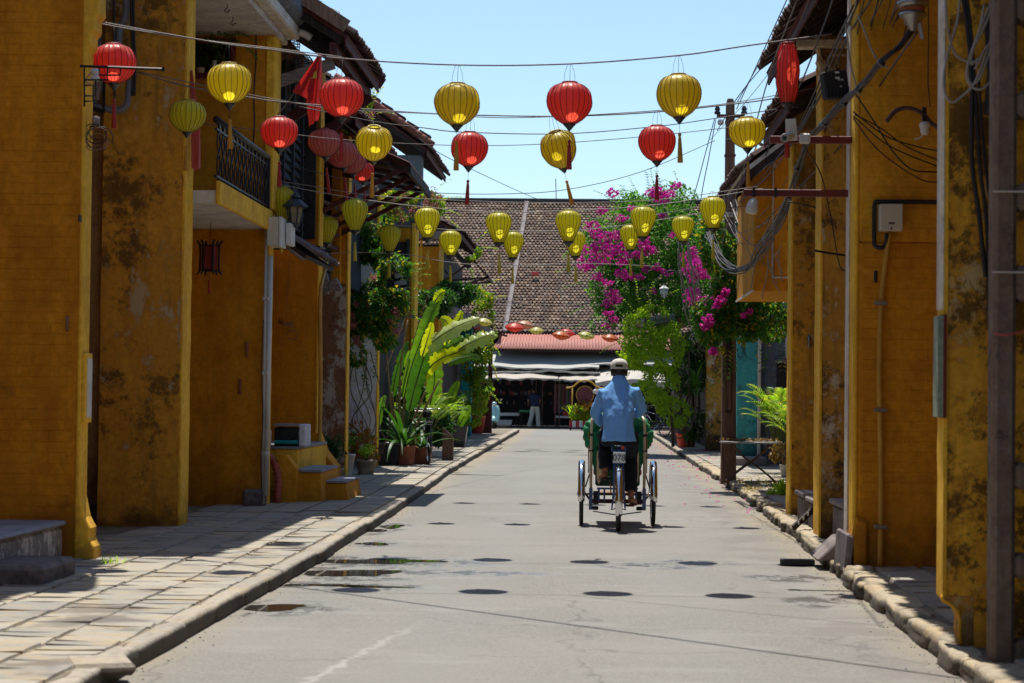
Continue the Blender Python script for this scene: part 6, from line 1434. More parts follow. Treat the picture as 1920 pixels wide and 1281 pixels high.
# ---------------------------------------------------------------- the cyclo
CX, CY = .30, 20.55
cy = empty('cyclo', (CX, CY, 0), 'three wheeled cyclo with blue frame and green hood bearing plate 078, seen from behind', 'cyclo')
def C(x, y, z): return Vector((CX+x, CY+y, z))
blue_m = simple('blue_enamel', (.015,.075,.30), .3, .15, 6, .05, coat=.5); cream_m = simple('cream_enamel', (.68,.55,.33), .35, .1, 5, .05, coat=.4)
green_m = simple('green_hood_canvas', (.012,.20,.075), .7, .15, 6, .3)
def wheel(parent, c, r, fender=True, a0=-30, a1=190, w_=.022, nm='wheel', fm='chrome', lean=0):
    e = empty(nm, c); e.parent = parent; e.location = Vector(c)-org(parent)
    def RX(prof): return MB().lathe(prof, c, 40, axis='X')
    ty = [(r-.03, -.012), (r-.012, -w_), (r-.003, -w_*.6), (r, 0), (r-.003, w_*.6), (r-.012, w_), (r-.03, .012), (r-.03, -.012)]
    RX(ty).build('tyre', M['rubber'], e, smooth=True)
    RX([(r-.05, -.013), (r-.03, -.015), (r-.028, 0), (r-.03, .015), (r-.05, .013), (r-.05, -.013)]).build('rim', M['chrome'], e, smooth=True)
    sp = MB()
    for i in range(28):
        a = 2*math.pi*i/28; b = a+(.5 if i % 2 else -.5)*.9; sd = .028 if (i//2) % 2 else -.028
        sp.tube([Vector(c)+Vector((sd, .02*math.cos(b), .02*math.sin(b))), Vector(c)+Vector((0, (r-.045)*math.cos(a), (r-.045)*math.sin(a)))], .0013, 4, cap=False)
    sp.build('spokes', M['chrome'], e)
    RX([(0, -.05), (.018, -.05), (.022, -.032), (.014, -.02), (.014, .02), (.022, .032), (.018, .05), (0, .05)]).build('hub', M['chrome'], e, smooth=True)
    if fender:
        m = MB(); n = 26; vs = []; R_ = r+.022
        sec = [(-.036, -.022), (-.034, .0), (-.02, .012), (0, .016), (.02, .012), (.034, 0), (.036, -.022)]
        for i in range(n+1):
            a = R(a0+(a1-a0)*i/n)
            for x, q in sec: vs.append(Vector(c)+Vector((x, (R_+q)*math.cos(a), (R_+q)*math.sin(a))))
        k_ = len(sec); m.add(vs, [(i*k_+j, i*k_+j+1, (i+1)*k_+j+1, (i+1)*k_+j) for i in range(n) for j in range(k_-1)])
        m.build('mudguard', M[fm], e, smooth=True, solid=.002)
        for a in (a0+8, (a0+a1)/2, a1-8):
            for sx in (-1, 1): pass
        st_ = MB()
        for a in (a0+15, a1-25):
            for sx in (-1, 1): st_.tube([Vector(c)+Vector((sx*.045, 0, 0)), Vector(c)+Vector((sx*.036, R_*math.cos(R(a)), R_*math.sin(R(a))))], .0025, 5)
        st_.build('mudguard_stay', M['chrome'], e)
    return e
wheel(cy, C(0, 0, .325), .325, a0=60, a1=205, w_=.024)
wheel(cy, C(-.385, .98, .33), .33, a0=-10, a1=190); wheel(cy, C(.385, .98, .33), .33, a0=-10, a1=190)
fr = MB()
for sx in (-1, 1):
    fr.tube([C(sx*.05, 0, .325), C(sx*.045, .1, .60), C(sx*.03, .22, .80)], .013, 8)          # seat stays
    fr.tube([C(sx*.05, 0, .325), C(sx*.055, .3, .33), C(sx*.04, .52, .36)], .012, 8)         # chain stays
    fr.tube([C(sx*.06, -.02, .30), C(sx*.07, -.03, .22), C(sx*.02, -.02, .24)], .010, 6)
fr.tube([C(0, .22, .90), C(0, .34, .6), C(0, .52, .36)], .018, 10); fr.tube([C(0, .25, .78), C(0, .55, .62), C(0, .8, .56)], .018, 10); fr.tube([C(0, .52, .36), C(0, .8, .40)], .018, 8)
fr.tube([C(-.07, .2, .82), C(.07, .2, .82)], .011, 6); fr.tube([C(-.07, .2, .82), C(-.07, .22, .90), C(-.02, .24, .92)], .009, 6); fr.tube([C(.07, .2, .82), C(.07, .22, .90), C(.02, .24, .92)], .009, 6)
fr.build('frame', blue_m, cy, smooth=True)
m = MB(); m.tube([C(-.30, .98, .26), C(.30, .98, .26)], .018, 8); m.tube([C(-.27, .80, .255), C(.27, .80, .255)], .014, 8); m.build('axle_beam', simple('dark_red_beam', (.09,.012,.015), .5), cy)
m = MB(); m.tube([C(-.43, .98, .33), C(.43, .98, .33)], .010, 8)
for sx in (-1, 1):
    m.tube([C(sx*.43, .98, .33), C(sx*.34, .9, .42), C(sx*.30, .88, .55)], .008, 6); m.tube([C(sx*.34, .98, .33), C(sx*.30, .9, .28)], .012, 6)
m.build('axle', M['iron_rust'], cy)
m = MB()
for sx in (-1, 1):
    m.box(CX+sx*.285-.02, CX+sx*.285+.02, CY+.80, CY+.86, .17, .40); m.tube([C(sx*.20, .80, .26), C(sx*.20, .80, .40)], .014, 8); m.tube([C(sx*.14, .80, .24), C(sx*.14, .80, .40)], .012, 8)
m.tube([C(-.22, .80, .40), C(.22, .80, .40)], .012, 8)
m.build('spring_bracket', blue_m, cy, bevel=.004)
m = MB()
for sx in (-1, 1):
    m.lathe([(0,-.02),(.03,-.02),(.035,0),(.03,.02),(0,.02)], C(sx*.235, .8, .19), 10); m.cbox(C(sx*.23, .82, .30), (.06, .06, .14))
m.build('spring_block', M['rubber'], cy)
m = MB(); m.tube([C(-.26, .8, .155), C(-.05, .8, .125), C(.05, .8, .125), C(.26, .8, .155)], .007, 6); m.build('tie_rod', M['chrome'], cy)
# saddle
m = MB(); m.lathe([(0,-.03),(.04,-.03),(.05,0)], C(0, .24, .90), 12); m.build('seat_post_clamp', M['chrome'], cy)
sd = MB(); sd.tube([C(0, .12, .945), C(0, .2, .955), C(0, .32, .955), C(0, .42, .95)], [.06, .095, .06, .03], 16); s_ = sd.build('saddle', M['rubber'], cy, smooth=True)
for v in s_.data.vertices: v.co.z = .945+(v.co.z-.945)*.35
# number plate
m = MB(); m.box(CX-.063, CX+.063, CY-.16, CY-.156, .705, .815); npl = m.build('number_plate', simple('pale_blue_white_plate', (.62,.70,.74), .4, .05), cy, bevel=.003)
fc = bpy.data.curves.new('plate_text', 'FONT'); fc.body = '078'; fc.size = .088; fc.align_x = 'CENTER'; fc.align_y = 'CENTER'; fc.extrude = .0008; fc.offset = .0012
to = bpy.data.objects.new('plate_text', fc); COL.objects.link(to); dg = bpy.context.evaluated_depsgraph_get()
tm_ = bpy.data.meshes.new_from_object(to.evaluated_get(dg)); bpy.data.objects.remove(to)
to = bpy.data.objects.new('plate_digits', tm_); COL.objects.link(to); tm_.materials.clear(); tm_.materials.append(simple('grey_digit_paint', (.07,.08,.10), .6)); to.parent = npl
to.location = Vector((CX, CY-.1605, .757))-org(cy); to.rotation_euler = (R(90), 0, 0)
for sx in (-1, 1): MB().lathe([(0,0),(.004,0),(0,.002)], C(sx*.0, -.16, .757+sx*.045), 8, axis='Y').build('screw', M['chrome'], npl)
m = MB(); m.tube([C(0, -.155, .76), C(0, -.05, .80), C(0, .15, .80)], .008, 6); m.build('plate_bracket', M['chrome'], cy)
o_ = MB().lathe([(0,0),(.02,0),(.018,.02),(0,.025)], C(.035, -.10, .86), 10, axis='Y'); o_.build('reflector', M['red_plastic'], cy)
# pedals, crank, chain case
m = MB(); m.tube([C(-.05, .52, .36), C(.05, .52, .36)], .012, 8); m.tube([C(-.075, .52, .36), C(-.08, .56, .52)], .008, 6); m.tube([C(.075, .52, .36), C(.08, .48, .24)], .008, 6); m.build('crank', M['chrome'], cy)
MB().cbox(C(-.125, .56, .52), (.09, .09, .022)).build('pedal', M['rubber'], cy); MB().cbox(C(.125, .48, .24), (.09, .09, .022)).build('pedal', M['rubber'], cy)
m = MB(); m.lathe([(0,-.006),(.09,-.006),(.09,.006),(0,.006)], C(.06, .52, .36), 20, axis='X'); m.box(CX+.052, CX+.068, CY+.0, CY+.52, .32, .40); m.build('chain_case', blue_m, cy, bevel=.003)
# passenger tub and cream loops
for sx in (-1, 1):
    m = MB(); pts = [C(sx*.285, .84, .38), C(sx*.285, .84, .8), C(sx*.283, .86, 1.08), C(sx*.27, .9, 1.15), C(sx*.245, 1.0, 1.175), C(sx*.24, 1.3, 1.13)]
    m.tube(curve(pts, 0, sub=5), .016, 10); m.build('cream_loop', cream_m, cy, smooth=True)
    m = MB(); m.tube([C(sx*.31, .9, .56), C(sx*.315, .9, 1.0)], .007, 6); m.build('hood_rod', M['chrome'], cy)
    for z in (.80, .97): MB().lathe([(.02,-.012),(.022,0),(.02,.012)], C(sx*.285, .845, z), 10).build('clamp', M['rubber'], cy)
    # cream edged side panels of the seat
    m = MB(); poly = [(sx*.13, .84), (sx*.20, .84), (sx*.225, .78), (sx*.225, .5), (sx*.20, .44), (sx*.165, .52), (sx*.14, .7)]
    if sx < 0: poly = poly[::-1]
    m.prism([(CX+a, b) for a, b in poly], CY+.78, CY+.81); m.build('seat_side', cream_m, cy, bevel=.006)
m = MB(); m.box(CX-.24, CX+.24, CY+.88, CY+.92, .42, 1.0); m.build('seat_back', simple('dark_green_seat_board', (.01,.08,.035), .5), cy, bevel=.02)
m = MB(); m.box(CX-.26, CX+.26, CY+.92, CY+1.42, .52, .62); m.build('seat', M['red_plastic'], cy, bevel=.03)
m = MB(); m.box(CX-.25, CX+.25, CY+1.3, CY+1.75, .30, .33); m.build('footboard', M['wood_tan'], cy, bevel=.01)
# folded green hood
m = MB()
for i, (x0, z0, x1, z1, y, rr_) in enumerate(((-.30,1.13,.30,1.13,1.02,.055), (-.31,1.06,.31,1.06,1.05,.06), (-.31,.99,.31,.99,1.0,.055), (-.28,1.10,.28,1.10,.95,.06), (-.22,.94,.22,.94,.96,.05))):
    m.tube([C(x0, y+.03, z0-.11), C(x0*.95, y, z0-.03), C(x0*.7, y, z0+.02), C(0, y-.03, z0+.03), C(x1*.7, y, z1+.02), C(x1*.95, y, z1-.03), C(x1, y+.03, z1-.11)], [rr_*.3, rr_*.75, rr_, rr_*.95, rr_, rr_*.75, rr_*.3], 14)
for sx in (-1, 1):
    m.tube([C(sx*.24, .93, 1.0), C(sx*.235, .93, .75), C(sx*.215, .93, .56)], [.055, .045, .022], 12); m.tube([C(sx*.28, .98, 1.12), C(sx*.315, .97, 1.05), C(sx*.335, .95, .96), C(sx*.32, .93, .88), C(sx*.29, .93, .80)], [.025, .038, .042, .030, .012], 12)
m.box(CX-.20, CX+.20, CY+.93, CY+.98, .6, 1.1)
hd = m.build('folded_hood', green_m, cy); remesh(hd, .012, 3); folds(hd, .026, 12, 3, stretch=(1,1,1.4))
m = MB(); m.tube([C(-.20, .66, 1.02), C(-.17, .68, 1.04), C(.0, .80, 1.08), C(.17, .68, 1.17), C(.20, .66, 1.17)], .014, 8); m.build('handlebar', M['chrome'], cy, smooth=True)
o = MB().add([C(.16,.86,1.02), C(.22,.86,.98), C(.17,.86,.92)], [(0,1,2)]).build('red_cloth', M['flag_red'], cy, solid=.01)
# ---------------------------------------------------------------- the rider
pr_ = empty('person', C(0, .25, 0), 'cyclo rider in light blue shirt, white cap and dark trousers, seen from behind pedalling', 'person')
body = MB()
loft(body, [(CX, CY+.24, .93, .12, .09), (CX, CY+.25, 1.05, .13, .09), (CX, CY+.31, 1.28, .15, .09), (CX, CY+.36, 1.44, .16, .08), (CX, CY+.38, 1.51, .09, .06)])
body.tube([C(0, .38, 1.48), C(0, .40, 1.56), C(0, .42, 1.64)], [.06, .052, .055], 14)
HC = C(0, .44, 1.655); Lh = head(body, HC, Vector((.02, 1, -.05)), .92)
sh_l, sh_r = C(-.160, .37, 1.425), C(.156, .37, 1.435); el_l, el_r = C(-.235, .43, 1.20), C(.24, .47, 1.25)
wr_l, wr_r = C(-.175, .60, 1.075), C(.185, .62, 1.19)
for s_, e_, w_ in ((sh_l, el_l, wr_l), (sh_r, el_r, wr_r)):
    body.tube([s_, (s_+e_)/2, e_, (e_+w_)/2, w_], [.05, .045, .038, .034, .025], 12)
hand(body, wr_l, Vector((.06, .09, -.03)), Vector((0, -.2, 1)), 1.0, .7, 1); hand(body, wr_r, Vector((-.03, .09, .0)), Vector((0, -.3, 1)), 1.0, .7, -1)
hipl, hipr = C(-.09, .25, .97), C(.09, .25, .97); knl, knr = C(-.13, .66, .93), C(.13, .62, .76); anl, anr = C(-.135, .50, .60), C(.135, .42, .34)
for h_, k_, a_, tz in ((hipl, knl, anl, -.05), (hipr, knr, anr, .09)):
    body.tube([h_, (h_+k_)/2, k_, (k_+a_)/2, a_], [.08, .07, .055, .045, .033], 12)
    t_ = 1 if a_ is anr else -1
    body.tube([a_+Vector((0, -.02, -.01)), a_+Vector((t_*.01, .03, -.05)), a_+Vector((t_*.035, .10, -.065)), a_+Vector((t_*.055, .165, -.07))], [.034, .036, .034, .018], 12)
    body.tube([a_+Vector((0, -.025, -.045)), a_+Vector((t_*.01, .02, -.055))], [.027, .03], 10)
bo = body.build('body', skin_m, pr_); remesh(bo, .0085, 3)
# shirt
m = MB()
loft(m, [(CX+.005, CY+.20, .925, .180, .13), (CX+.004, CY+.21, .99, .165, .125), (CX, CY+.23, 1.10, .155, .12), (CX-.003, CY+.28, 1.24, .165, .12), (CX-.006, CY+.33, 1.36, .176, .115), (CX-.006, CY+.355, 1.43, .172, .10), (CX-.004, CY+.37, 1.485, .128, .085), (CX, CY+.375, 1.53, .082, .07), (CX, CY+.385, 1.58, .066, .063)])
for s_, e_, w_, q in ((sh_l, el_l, wr_l, 0), (sh_r, el_r, wr_r, 1)):
    s2 = s_+Vector((-.03 if not q else .03, 0, -.03))*0
    w2 = e_+(w_-e_)*.86
    m.tube([s_+Vector((.04 if not q else -.04, 0, .0)), s_, (s_+e_)/2, e_, (e_+w2)/2, w2], [.055, .062, .060, .055, .052, .042], 16)
sh_ = m.build('shirt', shirt_m, pr_); remesh(sh_, .009, 5); folds(sh_, .012, 5.5, 5, stretch=(1.8,1,.35)); folds(sh_, .005, 14, 2, stretch=(1.4,1,.5))
m = MB(); m.lathe([(.062, 1.565), (.066, 1.60), (.060, 1.615), (.056, 1.60)], (CX, CY+.395, 0), 24); m.build('collar', shirt_m, pr_, smooth=True)
# yoke seam
# trousers
m = MB(); loft(m, [(CX, CY+.24, .88, .15, .12), (CX, CY+.23, .96, .165, .125), (CX, CY+.23, 1.02, .155, .11)])
for h_, k_, a_, q in ((hipl, knl, anl, 0), (hipr, knr, anr, 1)):
    a2 = k_+(a_-k_)*(.93 if not q else .86); m.tube([h_, (h_+k_)/2, k_, (k_+a2)/2, a2], [.105, .095, .078, .072, .066], 16)
tr = m.build('trousers', navy_m, pr_); remesh(tr, .010, 4); folds(tr, .010, 10, 8)
# hair and cap
rot = Matrix.Rotation(R(-4), 3, 'X')
m = MB(); m.lathe([(.080,-.055),(.086,-.02),(.086,.02),(.08,.05)], HC+Vector((0,-.012,.0)), 20)
for i in range(len(m.v)): m.v[i].y = HC.y+(m.v[i].y-HC.y)*1.12
# leave the face free
m.f = [f for f in m.f if sum(m.v[i].y for i in f)/len(f) < HC.y+.035]
m.build('hair', hair_m, pr_, smooth=True, solid=.008)
cap_m = simple('off_white_cap_cotton', (.62,.58,.50), .85, .08, 12, .2)
m = MB(); n = 28; prof = [(.098,.018),(.0985,.04),(.096,.065),(.086,.092),(.066,.112),(.038,.124),(0,.128)]
m.lathe(prof, (0,0,0), n)
m.v = [HC+Vector((v.x*.93, v.y*1.08-.006, v.z)) for v in m.v]
# oval gap of the strap at the back
m.f = [f for f in m.f if not (sum(m.v[i].y for i in f)/len(f) < HC.y-.07 and HC.z+.03 < sum(m.v[i].z for i in f)/len(f) < HC.z+.056 and abs(sum(m.v[i].x for i in f)/len(f)-HC.x) < .034)]
cp = m.build('cap', cap_m, pr_, smooth=True, solid=.003)
MB().tube([HC+Vector((.097*.93*math.sin(t), -.006-.0985*1.08*math.cos(t)-.002, .024)) for t in [-.6+1.2*i/12 for i in range(13)]], .0055, 6).build('strap', cap_m, cp, smooth=True)
m = MB(); m.grid(lambda u, v: tuple(HC+Vector(((u-.5)*.155*(1-.25*v*v), .075+.085*v*(1-((u-.5)*1.7)**2), .028-.02*v-.015*((u-.5)*2)**2))), 10, 6); m.build('peak', cap_m, cp, smooth=True, solid=.004)
MB().lathe([(0,.126),(.008,.126),(.006,.133),(0,.134)], HC, 8).build('button', cap_m, cp)
for a_, t_ in ((anl, -1), (anr, 1)):
    m = MB(); m.tube([a_+Vector((0,-.055,-.085)), a_+Vector((t_*.02,.05,-.095)), a_+Vector((t_*.055,.175,-.098))], [.036,.042,.034], 12)
    for i in range(len(m.v)): m.v[i].z = a_.z-.092+(m.v[i].z-(a_.z-.092))*.3
    m.build('sandal', simple('brown_sandal', (.10,.045,.03), .7) if t_ < 0 else bpy.data.materials['brown_sandal'], pr_, smooth=True)
# ---------------------------------------------------------------- the man at the stall
mx, my = -2.32, 83.4
mp = empty('person', (mx, my, 0), 'man in navy T-shirt and cream trousers with his back turned at the market stall', 'person')
def P_(x, y, z): return Vector((mx+x, my+y, z))
b = MB(); hipz = .88
loft(b, [(mx, my, .84, .14, .10), (mx, my, 1.0, .14, .10), (mx-.02, my+.03, 1.25, .16, .10), (mx-.04, my+.06, 1.40, .16, .09), (mx-.05, my+.08, 1.46, .08, .06)])
b.tube([P_(-.05,.08,1.44), P_(-.06,.10,1.52), P_(-.07,.12,1.58)], [.055,.05,.05], 12); head(b, P_(-.075, .13, 1.60), Vector((-.3, 1, -.4)), .95)
for s in (-1, 1):
    s_ = P_(s*.19-.04, .06, 1.39); e_ = P_(s*.25-.03, .02, 1.12); w_ = P_(s*.20-.08 if s > 0 else -.28, .18, 1.0)
    b.tube([s_, (s_+e_)/2, e_, (e_+w_)/2, w_], [.048, .044, .038, .032, .025], 12); hand(b, w_, Vector((0, .8, -.3)), Vector((0, .3, 1)), 1, .4, s)
    k_ = P_(s*.10+(.03 if s > 0 else -.03), .05, .48); f_ = P_(.16 if s > 0 else -.24, .02 if s > 0 else .12, .09)
    b.tube([P_(s*.09, 0, .86), k_, f_], [.085, .055, .038], 12); b.tube([f_+Vector((0,-.03,-.03)), f_+Vector((s*.02,.1,-.055)), f_+Vector((s*.03,.2,-.06))], [.04,.038,.03], 10)
remesh(b.build('body', skin_m, mp), .013, 2)
m = MB(); loft(m, [(mx, my, .90, .165, .125), (mx, my, 1.05, .16, .12), (mx-.02, my+.03, 1.25, .18, .12), (mx-.04, my+.06, 1.38, .185, .105), (mx-.05, my+.07, 1.44, .12, .08), (mx-.055, my+.08, 1.48, .07, .06)])
for s in (-1, 1): m.tube([P_(s*.14-.04, .06, 1.38), P_(s*.20-.04, .05, 1.34), P_(s*.235-.035, .035, 1.20)], [.07,.07,.065], 12)
o = m.build('t_shirt', simple('navy_tshirt', (.02,.03,.075), .9), mp); remesh(o, .015, 3); folds(o, .01, 8)
m = MB(); loft(m, [(mx, my, .80, .16, .12), (mx, my, .93, .16, .12)])
for s in (-1, 1):
    k_ = P_(s*.10+(.03 if s > 0 else -.03), .05, .48); f_ = P_(.16 if s > 0 else -.24, .02 if s > 0 else .12, .07)
    m.tube([P_(s*.085, 0, .86), k_, f_], [.10, .085, .085], 14)
o = m.build('trousers', simple('cream_cotton', (.62,.60,.52), .9), mp); remesh(o, .015, 3); folds(o, .012, 8)
c = P_(-.075, .13, 1.60); m = MB(); m.lathe([(.08,-.05),(.085,0),(.08,.05),(.055,.09),(0,.108)], c+Vector((.01,-.02,.0)), 16); m.f = [f for f in m.f if sum(m.v[i].y for i in f)/len(f) < c.y+.04]; m.build('hair', hair_m, mp, smooth=True)
# ---------------------------------------------------------------- scooter
sx_, sy_ = -3.92, 81.2
sc = empty('scooter', (sx_, sy_, 0), 'pale turquoise motor scooter parked facing the street beside the red brown post', 'scooter')
def Q(x, y, z): return Vector((sx_+x, sy_+y, z))
mint = simple('mint_enamel', (.30,.56,.56), .25, .06, 4, .03, coat=.6)
def shf(u, v):
    x = (u-.5)*2; z = .32+.62*v; wd = .23*(1-.25*abs(v-.55)*1.6)*(1 if v < .8 else 1-.5*(v-.8)*2.2)
    return tuple(Q(x*wd, .05+.12*x*x-.10*(1-v)+.12*v, z))
MB().grid(shf, 14, 14).build('leg_shield', mint, sc, smooth=True, solid=.02)
MB().tube([Q(0,.02,.92), Q(0,-.04,.75), Q(0,-.10,.55), Q(0,-.10,.42)], [.045,.055,.05,.03], 14).build('horn_cover', mint, sc, smooth=True)
wheel(sc, Q(0, -.16, .235), .235, fender=False, w_=.045)
m = MB(); n = 14; vs = []
for i in range(n+1):
    a = R(15+165*i/n)
    for x, q in ((-.085,-.10),(-.075,-.01),(-.045,.03),(0,.045),(.045,.03),(.075,-.01),(.085,-.10)): vs.append(Q(x, -.16-(.25+q)*math.cos(a), .235+(.25+q)*math.sin(a)))
m.add(vs, [(i*7+j, i*7+j+1, (i+1)*7+j+1, (i+1)*7+j) for i in range(n) for j in range(6)]); m.build('front_mudguard', mint, sc, smooth=True, solid=.01)
MB().lathe([(0,-.09),(.07,-.06),(.10,0),(.085,.06),(0,.09)], Q(0, .1, 1.0), 16, axis='Y').build('headset', mint, sc, smooth=True)
MB().lathe([(0,-.03),(.05,-.02),(.065,0),(.06,.02)], Q(0, .01, 1.0), 16, axis='Y').build('headlight', M['chrome'], sc, smooth=True)
for s in (-1, 1):
    MB().tube([Q(s*.08,.12,1.02), Q(s*.22,.17,1.04), Q(s*.34,.22,1.03)], .018, 8).build('handlebar', M['rubber'], sc, smooth=True)
    MB().tube([Q(s*.2,.16,1.04), Q(s*.26,.14,1.16)], .006, 6).build('mirror_stem', M['chrome'], sc)
    MB().lathe([(0,-.01),(.05,-.008),(.05,.008),(0,.01)], Q(s*.27,.14,1.19), 14, axis='Y').build('mirror', M['chrome'], sc)
m = MB(); m.box(sx_-.15, sx_+.15, sy_+.15, sy_+.6, .28, .33); m.build('footboard', mint, sc, bevel=.02)
b = MB(); loft(b, [(sx_, sy_+.95, .3, .17, .40), (sx_, sy_+.95, .5, .22, .42), (sx_, sy_+.95, .66, .15, .38)]); b.build('rear_body', mint, sc, smooth=True)
b = MB(); loft(b, [(sx_, sy_+.9, .66, .14, .36), (sx_, sy_+.9, .74, .14, .36), (sx_, sy_+.9, .77, .11, .32)]); b.build('saddle', M['rubber'], sc, smooth=True)
wheel(sc, Q(0, 1.15, .235), .235, fender=False, w_=.045)
# ---------------------------------------------------------------- bicycles
def bicycle(loc, rz, lab, col):
    b = empty('bicycle', (0,0,0), lab, 'bicycle'); mt = simple(col[0], col[1], .4)
    wheel(b, Vector((0, -.52, .33)), .33, a0=40, a1=200, fm='iron', w_=.018); wheel(b, Vector((0, .52, .33)), .33, a0=-20, a1=140, fm='iron', w_=.018)
    m = MB()
    for p in (((0,-.10,.30),(0,-.17,.86)), ((0,-.10,.30),(0,.38,.72)), ((0,-.15,.70),(0,.36,.80)), ((0,.40,.62),(0,.35,.98)), ((.04,-.52,.33),(.02,-.15,.70)), ((-.04,-.52,.33),(-.02,-.15,.70)), ((.04,-.52,.33),(0,-.10,.30)), ((-.04,-.52,.33),(0,-.10,.30)), ((.045,.52,.33),(.03,.40,.66)), ((-.045,.52,.33),(-.03,.40,.66))): m.tube(p, .012, 8)
    m.build('frame', mt, b, smooth=True)
    MB().tube([(-.27,.22,.98), (-.24,.30,1.0), (0,.36,.99), (.24,.30,1.0), (.27,.22,.98)], .011, 8).build('handlebar', M['chrome'], b, smooth=True)
    s = MB().tube([(0,-.3,.9), (0,-.2,.9), (0,-.05,.9)], [.07,.08,.03], 12).build('saddle', M['rubber'], b, smooth=True)
    MB().box(-.06,.06,-.75,-.3,.70,.72).build('carrier', M['iron'], b)
    MB().tube([(-.1,-.1,.2),(-.02,-.1,.3),(.02,-.1,.3),(.1,-.1,.4)], .01, 6).build('crank', M['chrome'], b)
    m = MB()
    for i in range(6): m.tube([(-.15+.06*i, .5, .75), (-.17+.068*i, .5, .95)], .004, 4)
    m.tube([(-.18,.4,.95),(.18,.4,.95),(.18,.65,.95),(-.18,.65,.95),(-.18,.4,.95)], .005, 5); m.tube([(-.15,.42,.75),(.15,.42,.75),(.15,.6,.75),(-.15,.6,.75),(-.15,.42,.75)], .005, 5); m.build('basket', M['steel'], b)
    b.location = loc; b.rotation_euler = (0, 0, rz); return b
bk1 = bicycle((-2.98, 36.2, .12), R(9), 'black bicycle parked on the left pavement in front of the palm fronds', ('black_bicycle_enamel', (.02,.02,.022)))
bk2 = bicycle((2.05, 64, .10), R(38), 'dark bicycle leaning at the far right kerb before the market', ('blue_bicycle_enamel', (.03,.05,.12)))
# ---------------------------------------------------------------- flower cart
fx, fy = -.22, 79.5
fc_ = empty('flower_cart', (fx, fy, 0), 'wheeled flower planter cart striped red and white under a yellow arch', 'cart')
m = MB(); m.box(fx-.62, fx+.62, fy-.2, fy+.2, .12, .38); tub = m.build('planter_box', simple('white_painted_board', (.68,.66,.6), .6), fc_)
for i in range(5): MB().box(fx-.62+.27*i-.0, fx-.62+.27*i+.13, fy-.204, fy+.204, .118, .384).build('red_stripe_board', simple('red_board_paint', (.38,.03,.03), .6) if i == 0 else bpy.data.materials['red_board_paint'], tub)
for x in (-.55, -.1, .4):
    MB().lathe([(0,-.03),(.07,-.03),(.075,0),(.07,.03),(0,.03)], (fx+x, fy-.15, .075), 14, axis='X').build('castor', M['rubber'], fc_, smooth=True)
yel = simple('yellow_arch_paint', (.62,.33,.03), .5, .15)
m = MB()
for x in (-.50, .50): m.tube([(fx+x, fy, .38), (fx+x, fy, 1.72)], .028, 8)
m.tube(curve([(fx-.75,fy,1.69), (fx-.62,fy,1.70), (fx-.45,fy,1.76), (fx-.25,fy,1.93), (fx,fy,2.0), (fx+.25,fy,1.93), (fx+.45,fy,1.76), (fx+.62,fy,1.70), (fx+.75,fy,1.69)], 0), .03, 8); m.build('arch', yel, fc_, smooth=True)
MB().lathe([(0,-.02),(.34,-.02),(.34,.02),(0,.02)], (fx, fy, 1.42), 32, axis='Y').build('disc', simple('maroon_disc', (.15,.035,.03), .6, .2), fc_)
MB().lathe([(.335,-.03),(.36,-.03),(.36,.03),(.335,.03)], (fx, fy, 1.42), 32, axis='Y').build('disc_rim', yel, fc_)
MB().lathe([(0,-.1),(.07,-.07),(.1,0),(.07,.07),(0,.1)], (fx+.40, fy-.1, 1.55), 12).build('globe_lamp', M['pvc_white'], fc_, smooth=True)
# ============================================================ PLANTS
G = {}
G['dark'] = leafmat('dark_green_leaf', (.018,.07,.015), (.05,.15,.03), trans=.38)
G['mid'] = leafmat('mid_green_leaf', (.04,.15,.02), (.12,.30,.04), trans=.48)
G['vine'] = leafmat('creeper_leaf', (.03,.12,.025), (.09,.24,.04), (.45,.32,.03), trans=.48)
G['lime'] = leafmat('lime_leaf', (.22,.40,.03), (.42,.58,.04), trans=.55)
G['yellowing'] = leafmat('yellowing_leaf', (.09,.22,.03), (.26,.40,.04), (.55,.42,.04), trans=.5)
G['palm'] = leafmat('palm_leaflet', (.11,.26,.03), (.30,.48,.06), (.5,.5,.10), trans=.5)
G['banana'] = leafmat('banana_leaf', (.04,.13,.02), (.14,.30,.03), trans=.5, rough=.28, obj=True)
G['banana_yellow'] = leafmat('yellow_banana_leaf', (.40,.48,.02), (.58,.62,.04), trans=.62, rough=.3, obj=True)
G['banana_sun'] = leafmat('sunlit_banana_leaf', (.38,.48,.14), (.56,.62,.28), trans=.42, rough=.25, obj=True)  # paler green; sunlight on the leaf tops is painted into the colour
G['magenta'] = leafmat('magenta_bract', (.58,.015,.28), (.78,.05,.48), trans=.45, tcol=1.0, neutral=True)
G['pinkred'] = leafmat('pink_red_blossom', (.40,.06,.07), (.55,.22,.20), (.5,.35,.25), trans=.35, tcol=1.0, neutral=True)
G['white'] = leafmat('white_bract', (.6,.58,.45), (.75,.72,.6), trans=.4, tcol=1.0, neutral=True)
G['rust'] = leafmat('russet_leaf', (.25,.09,.03), (.40,.20,.05), (.10,.18,.03), trans=.4)
G['dry'] = leafmat('dry_leaf', (.16,.09,.03), (.30,.18,.06), trans=.2)
M['bark'] = wood('grey_brown_bark', (.17,.12,.09)); M['stem'] = simple('green_brown_stem', (.10,.12,.04), .7, .3)
M['cane'] = simple('tan_leaf_stalk', (.30,.20,.09), .6, .3, 12)
